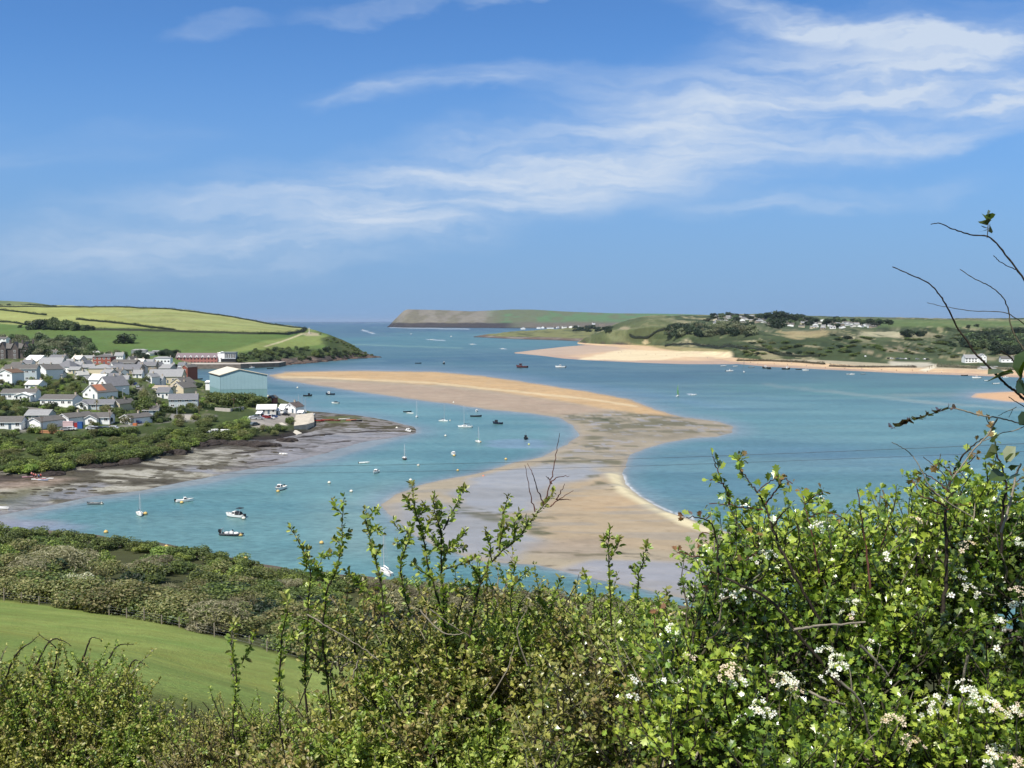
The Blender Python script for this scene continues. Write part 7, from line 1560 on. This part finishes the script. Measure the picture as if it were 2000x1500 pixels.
def sight(px, py, D): return np.stack(pD(np.asarray(px, float), np.asarray(py, float), np.asarray(D, float)), -1)
BK = alb(66, 58, 48); BK2 = alb(98, 92, 72); BK3 = alb(160, 150, 128); BKR = alb(110, 70, 58)
def mass(B, n, top, dfront, thick, ln, gap, nl, size, palf, fade=90, pmin=0.12, bot=1560, tw=(.0022, .0008), stemc=(BK, BK, BK, BK2, BK2, BK3), jit=.85, clump=0.0, start=0.15):
    r = B.r; xs = np.array([p[0] for p in top]); ys = np.array([p[1] for p in top]); k = 0; tries = 0
    while k < n and tries < n * 12:
        tries += 1; px = r.uniform(xs[0], xs[-1]); ty = np.interp(px, xs, ys); py = r.uniform(ty, bot); dep = py - ty
        if r.random() > pmin + (1 - pmin) * min(1, dep / fade): continue
        if clump and dep > 90 and fbm(np.array([px]), np.array([py]), clump, 77, 3)[0] < .48: continue
        D = dfront - .0014 * (py - 1200) * dfront / 3 + thick * r.random() ** 1.3
        p0 = sight(px, py + ln / D * 700, D)[...]; L = ln * r.uniform(.5, 1.3); d = unit(np.array([r.normal() * jit, r.normal() * jit - .12, .95]))
        m_ = 5; pts = [p0]; 
        for i in range(m_): d = unit(d + r.normal(size=3) * .16 + np.array([0, 0, .05])); pts.append(pts[-1] + d * L / m_)
        pts = np.array(pts); B.stem(pts, tw[0] * r.uniform(.7, 1.4), tw[1], stemc[r.integers(len(stemc))]); B.rosettes(pts, gap, nl, size, palf(px, py, r), start=start); k += 1
def roots(B, n, x0, x1, ytop, D0, D1, r0=.012, col=(BK, BK, BK2)):
    r = B.r
    for i in range(n):
        px = r.uniform(x0, x1); D = r.uniform(D0, D1); top = sight(px, r.uniform(ytop, 1420), D); g = np.array([top[0] + r.normal() * .25, D + r.uniform(0, .3), near_z(np.array([top[0]]), np.array([D]))[0] - .05])
        mid = (g + top) / 2 + r.normal(size=3) * .1; B.stem(smooth_line([g, mid, top]), r0 * .6 * r.uniform(.5, 1.3), .002, col[r.integers(len(col))])
def shoot(B, pts, D, r0, r1, c, gap=None, nl=2.5, size=.02, pal=None, dj=.05, tip=None, start=.1, drop=None):
    r = B.r; n = len(pts); Ds = D + np.cumsum(r.normal(size=n)) * dj * .4; P_ = sight([p[0] for p in pts], [p[1] for p in pts], Ds); ln = smooth_line(P_)
    ln[1:-1] += r.normal(size=(len(ln) - 2, 3)) * (.0004 if B.lb == 9 else .0012); B.stem(ln, r0, r1, c)
    if gap: B.rosettes(ln, gap, nl, size, pal, tip, start)
    return ln
def ground_at(px, D):
    p = sight(px, 1400, D); return (p[0], D, float(near_z(np.array([p[0]]), np.array([D]))[0]))
G1 = [(108, 132, 28), (128, 148, 34), (90, 114, 28), (150, 162, 54)]; G2 = [(124, 128, 42), (144, 144, 50), (100, 110, 34), (166, 160, 80)]; G3 = [(150, 164, 56), (168, 176, 70), (128, 148, 48)]; BR = [(128, 114, 62), (146, 130, 72), (106, 100, 50), (118, 120, 58)]; YG = [(176, 176, 70), (190, 186, 84)]
# --- left: olive blackthorn mass farther off
def pal_left(px, py, r):
    k = fbm(np.array([px]), np.array([py]), 90, 5, 3)[0]; return G3 if (270 < px < 310 and py < 1330) else G2 if k < .56 else BR if k > .66 else G1
B = Bush('blackthorn_bush', 'olive-brown twiggy bush filling the lower left corner', 301, ground_at(150, 5.2))
mass(B, 2300, [(-60, 1335), (0, 1320), (60, 1310), (150, 1300), (240, 1310), (275, 1350), (305, 1410), (350, 1440), (430, 1450)], 4.6, 1.0, .2, .011, 2.6, .019, pal_left, fade=60, tw=(.0026, .001), jit=.6)
for p in [[(10, 1330), (30, 1280), (60, 1255), (78, 1240)], [(60, 1320), (95, 1255), (120, 1250), (140, 1262)], [(100, 1330), (110, 1270), (75, 1238)], [(150, 1320), (172, 1260), (180, 1245), (196, 1248)], [(205, 1300), (230, 1262), (262, 1258)], [(240, 1330), (262, 1290), (285, 1300)], [(5, 1400), (0, 1300), (14, 1262)],
          [(230, 1500), (290, 1430), (330, 1400)], [(60, 1480), (130, 1420), (150, 1405)], [(300, 1400), (310, 1440), (300, 1480)]]:
    shoot(B, p, 4.5, .005, .0012, BK3 if p[0][1] > 1390 else BK, .03, 1.6, .016, G2)
roots(B, 26, -20, 400, 1320, 4.6, 5.6); B.finish(tpl_oval(), M_blk)
# --- brown gorse clumps in the lower middle
def pal_g(px, py, r):
    k = fbm(np.array([px]), np.array([py]), 60, 15, 3)[0]; return BR if k < .4 else G2 if k < .56 else G1
B = Bush('gorse_bush', 'brown and green prickly bush in the lower left middle, in front of the field', 302, ground_at(470, 4.0))
mass(B, 1700, [(340, 1460), (380, 1430), (450, 1400), (520, 1395), (600, 1400), (680, 1390), (760, 1390)], 3.9, .8, .15, .009, 3.6, .014, pal_g, fade=40, tw=(.003, .0012), jit=.6, start=.05)
for p in [[(548, 1500), (540, 1450), (520, 1400), (505, 1378)], [(430, 1500), (455, 1440), (500, 1400)], [(460, 1340), (452, 1290), (456, 1240)], [(600, 1480), (640, 1420), (700, 1400)]]: shoot(B, p, 3.7, .006, .002, BK3, .05, 1, .014, G2)
roots(B, 24, 360, 760, 1380, 3.9, 4.6); B.finish(tpl_oval(.16), M_blk)
# --- middle blackthorn with the tall shoots
def pal_mid(px, py, r):
    k = fbm(np.array([px]), np.array([py]), 70, 25, 3)[0]
    return G3 if k > .63 else G1 if k > .5 else G2 if k > .36 else BR
B = Bush('blackthorn_bush', 'wide green blackthorn in the middle with tall leafy shoots against the water', 303, ground_at(860, 3.4))
mass(B, 3000, [(520, 1510), (560, 1480), (640, 1430), (700, 1340), (760, 1255), (800, 1225), (900, 1195), (1000, 1190), (1100, 1200), (1200, 1195), (1290, 1200), (1380, 1260)], 3.25, .9, .17, .011, 2.9, .0205, pal_mid, fade=120, pmin=.06, clump=60)
mass(B, 240, [(600, 1200), (620, 1190), (650, 1185), (680, 1180), (760, 1160), (850, 1120), (950, 1110), (1050, 1140), (1150, 1150), (1300, 1170)], 3.2, .5, .14, .016, 2.4, .018, pal_mid, fade=10, bot=1290, jit=.7)
SH_ = [([(596, 1330), (600, 1250), (602, 1190), (603, 1160), (606, 1120), (598, 1090), (590, 1072), (578, 1048), (565, 1028)], .0050), ([(606, 1135), (620, 1108), (632, 1088), (648, 1084)], .002), ([(632, 1135), (622, 1112), (612, 1098)], .002), ([(600, 1110), (596, 1085), (602, 1072)], .002),
    ([(640, 1330), (630, 1240), (640, 1150), (655, 1120), (662, 1090), (668, 1060), (669, 1020), (672, 972)], .0048), ([(668, 1005), (655, 990), (651, 978)], .0015), ([(664, 1060), (652, 1055)], .0015), ([(670, 1050), (680, 1042)], .0015),
    ([(770, 1320), (752, 1220), (747, 1160), (738, 1110), (728, 1070), (722, 1050), (718, 1030), (712, 1010), (715, 995)], .0048), ([(722, 1042), (736, 1032), (746, 1040)], .0016), ([(716, 1014), (730, 1000), (738, 994)], .0014), ([(733, 1085), (742, 1070)], .0015),
    ([(760, 1200), (720, 1160), (700, 1138), (685, 1125), (676, 1114)], .003), ([(880, 1300), (866, 1210), (840, 1120), (828, 1060), (818, 1020), (808, 985), (804, 948)], .0055), ([(826, 1050), (836, 1030), (842, 1012)], .002), ([(812, 1000), (800, 990), (795, 975)], .0018), ([(816, 1010), (826, 998), (830, 985)], .0018),
    ([(800, 1200), (782, 1120), (792, 1070), (796, 1040), (780, 1035), (768, 1018)], .003), ([(792, 1070), (802, 1045), (800, 1030)], .002), ([(790, 1060), (775, 1062)], .0015), ([(872, 1280), (865, 1160), (862, 1110), (862, 1050), (855, 1020), (848, 990), (848, 965)], .0045), ([(866, 1035), (880, 1005), (892, 985), (900, 962), (906, 955)], .003), ([(855, 1022), (862, 1002), (858, 985)], .002),
    ([(866, 1090), (880, 1068), (900, 1050), (912, 1033)], .003), ([(868, 1112), (905, 1100), (928, 1090)], .003), ([(862, 1075), (850, 1060), (842, 1040)], .002), ([(870, 1080), (888, 1072), (904, 1070)], .002), ([(845, 1130), (822, 1115), (808, 1100)], .002),
    ([(900, 1330), (915, 1250), (928, 1190), (934, 1150), (945, 1130), (955, 1105), (975, 1082), (1000, 1062), (1018, 1045), (1035, 1020), (1050, 1000), (1065, 985), (1080, 962)], .0065), ([(960, 1095), (957, 1070), (954, 1050), (948, 1034)], .0025), ([(975, 1075), (980, 1040), (982, 1010), (988, 985), (993, 971)], .0028), ([(1003, 1052), (1006, 1022), (1013, 1002)], .0022), ([(985, 1070), (975, 1050), (992, 1030)], .002), ([(1020, 1040), (1030, 1020), (1018, 1010)], .0015),
    ([(930, 1160), (905, 1140), (890, 1150)], .0025), ([(940, 1140), (925, 1110), (915, 1100)], .0022), ([(1195, 1260), (1192, 1150), (1190, 1100), (1188, 1060), (1193, 1032)], .004), ([(1192, 1090), (1205, 1070), (1208, 1055)], .0018), ([(1190, 1075), (1180, 1055)], .0014), ([(1250, 1240), (1245, 1140), (1255, 1100), (1262, 1066)], .003), ([(1246, 1125), (1236, 1108)], .0014),
    ([(1010, 1250), (998, 1180), (1002, 1130), (1006, 1098)], .003), ([(1000, 1150), (1020, 1125), (1034, 1112)], .002), ([(1060, 1260), (1078, 1180), (1090, 1145), (1094, 1130)], .003), ([(1070, 1200), (1052, 1165), (1056, 1150)], .002), ([(545, 1400), (548, 1290), (552, 1230), (562, 1190), (556, 1160)], .0045),  ([(455, 1420), (462, 1330), (452, 1260), (458, 1215)], .004), ([(470, 1300), (490, 1260), (500, 1230)], .002),
    ([(600, 1240), (640, 1215), (690, 1200)], .003), ([(560, 1250), (590, 1230), (620, 1180)], .003), ([(1120, 1300), (1130, 1200), (1150, 1150), (1140, 1120)], .003), ([(1300, 1280), (1310, 1200), (1300, 1150)], .003)]
PM = G1 + G1 + G3 + [(86, 104, 44), (110, 110, 50)]
for p, r0 in SH_:
    big = r0 > .0035
    if big: p = [(p[0][0] + 14, 1500)] + p
    shoot(B, p, 3.1, r0 * .8, .001, BK if r0 < .006 else BK, .0085, 2.7, .0225, PM, tip=(146, 140, 56) if r0 < .003 else (160, 160, 70), start=.02 if not big else .3)
for p in [[(1062, 985), (1050, 955), (1040, 925), (1030, 905)], [(1045, 1000), (1035, 960), (1025, 908)], [(1066, 975), (1078, 930), (1088, 880), (1093, 846)], [(1075, 990), (1092, 975), (1120, 958)], [(1088, 976), (1104, 975), (1116, 977)], [(1086, 976), (1095, 962), (1103, 945)], [(1076, 943), (1090, 932), (1112, 930)], [(1078, 945), (1072, 935), (1066, 930)]]:
    shoot(B, p, 3.1, .0022, .0007, BKR)
for p in [[(1030, 1300), (1010, 1240), (1015, 1215), (1030, 1190)], [(820, 1190), (850, 1225), (880, 1240), (905, 1236)], [(600, 1200), (640, 1225), (700, 1260), (740, 1290)], [(930, 1400), (985, 1320), (1005, 1260)], [(760, 1420), (800, 1390), (850, 1400)], [(850, 1395), (900, 1400), (950, 1412), (985, 1400)], [(750, 1340), (780, 1380), (790, 1400)], [(840, 1190), (880, 1220), (920, 1245)], [(700, 1290), (690, 1330), (720, 1370)]]:
    shoot(B, p, 3.0, .0028, .0013, BK3)
roots(B, 46, 560, 1340, 1240, 3.1, 4.0); B.finish(tpl_oval(), M_blk)
# --- far right back layer and hawthorn with blossom
H1 = [(100, 134, 6), (122, 150, 8), (78, 108, 8), (142, 162, 18)]; H2 = [(150, 168, 10), (160, 178, 20), (120, 148, 8)]; H3 = [(62, 88, 12), (84, 108, 16), (102, 120, 30)]
def pal_h(px, py, r):
    k = fbm(np.array([px]), np.array([py]), 80, 35, 3)[0]; return H2 if k > .57 else H1 if k > .4 else H3
B = Bush('hawthorn_bush', 'big glossy green hawthorn with clusters of white blossom at the right', 304, ground_at(1720, 2.6))
TOPH = [(1290, 1290), (1330, 1190), (1370, 1120), (1400, 1050), (1440, 1000), (1500, 990), (1560, 995), (1640, 990), (1700, 990), (1760, 980), (1830, 935), (1890, 905), (1930, 900), (1960, 950), (2010, 980), (2120, 980)]
B.lb = 1.45
TOPH = [(a, b + (34 if a < 1950 else 20)) for a, b in TOPH]
mass(B, 3500, TOPH, 2.35, .8, .16, .016, 1.8, .0245, pal_h, fade=110, pmin=.3, bot=1570, tw=(.0026, .0009), clump=70, jit=.65)
mass(B, 380, [(1280, 1400), (1330, 1260), (1420, 1180), (1560, 1090), (1800, 1060), (2120, 1080)], 2.9, .6, .2, .024, 1.4, .026, lambda *a: H3, fade=60, bot=1570, tw=(.003, .001))
mass(B, 330, [(1050, 1330), (1150, 1240), (1250, 1200), (1340, 1200), (1400, 1240)], 2.8, .4, .15, .016, 2.0, .021, pal_mid, fade=80, bot=1560, clump=60)
HS = [([(1640, 1340), (1560, 1240), (1500, 1170), (1440, 1140), (1405, 1120), (1402, 1080), (1398, 1050), (1388, 1020), (1365, 1012), (1340, 1010)], .006), ([(1405, 1122), (1385, 1118), (1378, 1140)], .002), ([(1402, 1105), (1380, 1090), (1350, 1085), (1322, 1080)], .003), ([(1400, 1070), (1425, 1060), (1440, 1062)], .002),
    ([(1398, 1045), (1372, 1040), (1360, 1058)], .002), ([(1600, 1210), (1545, 1110), (1520, 1060), (1505, 1015), (1495, 990), (1478, 960), (1462, 940), (1448, 918), (1442, 890)], .0055), ([(1490, 995), (1450, 992), (1425, 985), (1385, 984)], .003), ([(1425, 985), (1420, 960), (1412, 945), (1400, 915), (1392, 892)], .003), ([(1495, 985), (1515, 960), (1530, 935), (1548, 945)], .003), ([(1448, 925), (1442, 905), (1445, 895)], .002),
    ([(1412, 945), (1395, 938), (1386, 937)], .0016), ([(1480, 960), (1498, 945), (1520, 930)], .002), ([(1508, 1030), (1530, 1000), (1545, 985)], .003), ([(1505, 1060), (1478, 1070), (1470, 1045)], .003), ([(1478, 1080), (1455, 1095)], .002), ([(1600, 1120), (1585, 1040), (1575, 1000), (1566, 960)], .0035), ([(1572, 985), (1590, 970), (1606, 965), (1604, 958)], .0016), ([(1580, 1010), (1610, 1000), (1640, 1010)], .002),
    ([(1700, 1150), (1690, 1060), (1682, 1010), (1674, 955)], .004), ([(1720, 1070), (1740, 1000), (1728, 975)], .002), ([(1840, 1200), (1850, 1100), (1846, 1010), (1852, 960), (1862, 925), (1878, 895), (1902, 870), (1935, 845)], .007), ([(1852, 960), (1835, 945), (1815, 930), (1800, 925)], .0025), ([(1848, 990), (1820, 975), (1798, 968), (1782, 935)], .003), ([(1862, 925), (1880, 915), (1905, 890)], .003), ([(1845, 1000), (1870, 985), (1890, 990)], .003), ([(1860, 930), (1845, 912), (1832, 905)], .002),
    ([(1955, 1080), (1958, 1000), (1965, 960), (1960, 925), (1948, 890), (1940, 850), (1926, 815)], .005), ([(1962, 955), (1980, 945), (2000, 932)], .002), ([(1962, 940), (1945, 925), (1938, 915)], .002), ([(1965, 960), (1985, 950)], .002), ([(1960, 990), (1985, 980), (2010, 965)], .003), ([(1300, 1300), (1280, 1220), (1290, 1180)], .003)]
for p, r0 in HS:
    shoot(B, p, 2.25, r0 * .68, .001, BK if r0 > .004 else BKR, .021 if r0 < .004 else .03, 1.7, .026, H1 + H2 + H3, tip=(160, 110, 60) if p[-1][0] < 1420 else (150, 120, 50), start=.05 if r0 < .004 else .3)
for p in [[(1640, 1330), (1680, 1370), (1700, 1440), (1720, 1500)], [(1680, 1260), (1720, 1300), (1735, 1320)], [(1890, 1280), (1880, 1340), (1870, 1420)], [(1550, 1230), (1600, 1222), (1690, 1215)], [(1580, 1350), (1620, 1370), (1650, 1375)]]: shoot(B, p, 2.05, .003, .002, BK3)
roots(B, 40, 1340, 2060, 1120, 2.4, 3.2, .016); B.finish(tpl_haw(), M_haw)
def blossom(px, py, n, D, tone):
    r = np.random.default_rng(int(px * 7 + py)); c0 = sight(px, py, D); k = 11; Vs, Fs, Cs = [], [], []; off = 0
    R0 = .010 + .0019 * math.sqrt(n)
    for i in range(n):
        d = unit(r.normal(size=3) + np.array([0, -.5, .9])); c = c0 + d * np.array([R0 * 1.3, R0, R0 * .75]); nrm = unit(d + r.normal(size=3) * .35 + np.array([0, 0, .5])); u = unit(np.cross(nrm, [.3, .5, .8])); v = np.cross(nrm, u); s = .0052 * r.uniform(.8, 1.2); a0 = r.uniform(0, 6.28)
        col = np.array(alb(*tone)) * r.uniform(.85, 1.12) * 1.45
        for q in range(5):
            a = a0 + q * 2 * math.pi / 5; P_ = []
            for (rad, da, lift) in ((.1, 0, 0), (.75, -.5, .12), (1.15, -.22, .3), (1.15, .22, .3), (.75, .5, .12)): P_.append(c + s * (rad * (math.cos(a + da) * u + math.sin(a + da) * v) + lift * nrm))
            Vs += P_; Fs.append([off, off + 1, off + 2]); Fs.append([off, off + 2, off + 3]); Fs.append([off, off + 3, off + 4]); Cs += [col] * 5; off += 5
        P_ = [c + s * .3 * (math.cos(a) * u + math.sin(a) * v) + nrm * s * .25 for a in np.arange(4) * math.pi / 2]; Vs += P_; Fs += [[off, off + 1, off + 2], [off, off + 2, off + 3]]; Cs += [np.array(alb(190, 150, 110))] * 4; off += 4
    npmesh('blossom', np.array(Vs) - B.base, np.array(Fs), M_petal, B.o, np.clip(np.array(Cs), 0, .85), smooth=False)
BL = [(1325, 1205, 10), (1412, 1160, 9), (1440, 1165, 14), (1465, 1155, 12), (1430, 1310, 22), (1442, 1330, 20), (1418, 1322, 14), (1350, 1290, 7), (1300, 1335, 8), (1240, 1330, 8), (1525, 1325, 26), (1540, 1338, 24), (1553, 1352, 18), (1512, 1330, 12), (1615, 1275, 20), (1632, 1290, 16), (1640, 1305, 22), (1620, 1322, 10), (1662, 1180, 20), (1655, 1200, 12), (1670, 1210, 10),
      (1475, 1392, 20), (1495, 1395, 16), (1490, 1375, 12), (1745, 1408, 18), (1735, 1412, 12), (1775, 1448, 14), (1790, 1458, 12), (1885, 1340, 16), (1893, 1350, 10), (1820, 1375, 16), (1808, 1385, 14), (1840, 1365, 10), (1915, 1365, 18), (1930, 1378, 18), (1950, 1388, 20), (1975, 1392, 18), (1995, 1385, 18), (1905, 1380, 10), (1950, 1465, 24), (1965, 1480, 20), (1938, 1482, 18), (1985, 1490, 18), (1920, 1495, 14),
      (1950, 1218, 16), (1888, 1068, 18), (1880, 1120, 10), (1890, 1150, 12), (1900, 1165, 10), (1862, 1165, 8), (1985, 1155, 14), (1990, 1185, 14), (1740, 1088, 10), (1612, 1030, 16), (1500, 1085, 14), (1470, 1100, 10), (1600, 1028, 10), (1790, 1020, 10), (1310, 1230, 8), (1985, 1060, 10), (1700, 1260, 8), (1230, 1365, 8), (1590, 1440, 8), (1960, 1270, 9)]
r_ = np.random.default_rng(5)
for px, py, n in BL: blossom(px, py, int(n * .66), 1.98 + r_.uniform(0, .12) + (.25 if py < 1230 else 0), (250, 246, 236) if r_.random() < .75 else (236, 214, 190))
# --- thin climbing stems rising against the sky at the right edge
V_ = Bush('climbing_stems', 'thin bare arching stems with a few big leaves against the sky at the right edge', 305, ground_at(2060, 2.0)); V_.lb = 9
for p, a, b, c in [([(2060, 640), (2010, 560), (1970, 505), (1935, 465), (1895, 458), (1860, 447), (1835, 436), (1818, 438)], .0045, .0009, BK), ([(1990, 530), (1965, 518), (1950, 508), (1940, 499)], .002, .0008, BK),
    ([(2060, 840), (2010, 790), (1985, 765), (1970, 755), (1950, 735), (1925, 710), (1905, 690), (1885, 660), (1870, 640), (1850, 600), (1835, 575), (1812, 552), (1775, 535), (1743, 521)], .0058, .0011, BK), ([(2050, 760), (2020, 720), (2005, 690), (1985, 660), (1973, 630), (1970, 605), (1958, 580), (1935, 560), (1905, 545), (1875, 526)], .0036, .0009, BK2),
    ([(2060, 680), (2010, 640), (1985, 622), (1960, 610), (1900, 607), (1850, 600), (1811, 591)], .0024, .0006, BK2), ([(2050, 838), (1995, 828), (1960, 818), (1920, 812), (1890, 804), (1868, 798), (1855, 797)], .003, .0016, BK3), ([(1855, 797), (1820, 808), (1790, 816), (1765, 825), (1740, 838)], .0014, .0006, BK2),
    ([(1900, 1010), (1850, 980), (1820, 955), (1805, 930), (1795, 910), (1780, 888), (1760, 873), (1742, 864)], .0028, .0008, BK3), ([(1850, 960), (1845, 930), (1825, 910), (1803, 892)], .0022, .0008, BK2), ([(1955, 1040), (1972, 985), (1980, 950), (1985, 925), (1994, 906)], .0052, .0022, BK3), ([(1860, 935), (1900, 880), (1925, 855), (1938, 835), (1948, 818)], .0032, .0018, BK3),
    ([(2040, 810), (1990, 838), (1960, 845), (1935, 855), (1920, 862)], .002, .001, BK3), ([(2040, 790), (2000, 770), (1992, 745), (1995, 730), (1975, 700), (1955, 685)], .0034, .0018, BK), ([(1970, 815), (1978, 800)], .001, .0008, BK3), ([(1950, 812), (1962, 805), (1985, 795)], .001, .0008, BK2), ([(1985, 765), (1988, 745), (1996, 735)], .003, .002, BK), ([(2010, 800), (1985, 785), (1970, 775)], .002, .001, BK), ([(1928, 465), (1930, 445), (1928, 425)], .0016, .001, BK2)]:
    shoot(V_, p, 2.0, a * .5, b * .9, c, dj=.02)
def bigleaf(px, py, tx, ty, col, s=1.0, D=1.95):
    a = sight(px, py, D); b = sight(tx, ty, D - .02); V_.P.append((a - V_.base)[None]); V_.D.append((b - a)[None]); V_.S.append(np.array([np.linalg.norm(b - a) * s])); V_.C.append(np.array(alb(*col))[None])
for q in [(1928, 432, 1920, 415, (120, 150, 80)), (1930, 432, 1938, 414, (104, 130, 70)), (1928, 440, 1918, 428, (110, 120, 66)), (1929, 428, 1932, 412, (150, 160, 110)), (1926, 450, 1914, 452, (70, 74, 50)), (1930, 452, 1937, 440, (90, 104, 60)), (1932, 446, 1922, 444, (100, 112, 60)), (1995, 742, 2000, 682, (86, 112, 44)), (1992, 735, 2012, 690, (110, 140, 60)), (1998, 745, 2040, 742, (60, 90, 40)),
          (1980, 728, 1925, 742, (84, 106, 56)), (1978, 730, 1930, 726, (104, 116, 66)), (1990, 830, 2012, 805, (60, 84, 44)), (1992, 832, 2016, 820, (70, 92, 48)), (1990, 740, 2000, 770, (52, 80, 40)), (1965, 905, 1990, 880, (150, 166, 100)), (1962, 900, 1982, 872, (196, 204, 160)), (1975, 920, 1990, 905, (90, 110, 60)), (1955, 912, 1935, 895, (96, 124, 60)), (1948, 885, 1925, 880, (150, 160, 90)), (1960, 925, 1935, 935, (80, 104, 50)), (1965, 940, 1992, 925, (60, 84, 44)), (1940, 865, 1950, 845, (120, 140, 70))]:
    bigleaf(*q)
for i in range(26):
    t_ = i / 26; px = 1858 - 118 * t_; py = 797 + 40 * t_; a = i * 2.4; bigleaf(px, py, px + 7 * math.cos(a), py - 6 * abs(math.sin(a)) - 2, (110, 88, 74), 1.0, 2.0)
V_.finish(tpl_oval(.34), M_haw, 'leaf')
HAZE = 1.8e-5
# ------------------------------------------------------------------ the air over the estuary
hx0, hx1, hy0, hy1, hz0, hz1 = -142000, 142000, -60, 111000, -3.5, 175
Hv = np.array([(x, y, z) for z in (hz0, hz1) for y in (hy0, hy1) for x in (hx0, hx1)], float)
Hf = np.array([(0, 2, 3, 1), (4, 5, 7, 6), (0, 1, 5, 4), (2, 6, 7, 3), (0, 4, 6, 2), (1, 3, 7, 5)])
hm, t = new_mat('sea_air')
v = t.n('ShaderNodeVolumePrincipled', {'Color': (.62, .78, 1, 1), 'Density': HAZE, 'Anisotropy': .2})
t.n('ShaderNodeOutputMaterial', {1: v.outputs[0]})
if HAZE > 0:
    hz_ = npmesh('haze', Hv, Hf, hm, smooth=False); tag(hz_, 'pale blue sea air that softens the far headland', 'haze', kind='stuff')

# copies that nothing tells apart share one group
seen = {}
for o in S.objects:
    if o.parent is None and o.get('label') and o.get('category'): seen.setdefault(o['label'], []).append(o)
for lb, l in seen.items():
    if len(l) > 1:
        g = next((o['group'] for o in l if o.get('group')), 'look-alikes')
        for o in l: o['group'] = g
    if len(lb.split()) > 16:
        for o in l: o['label'] = ' '.join(lb.split()[:16])
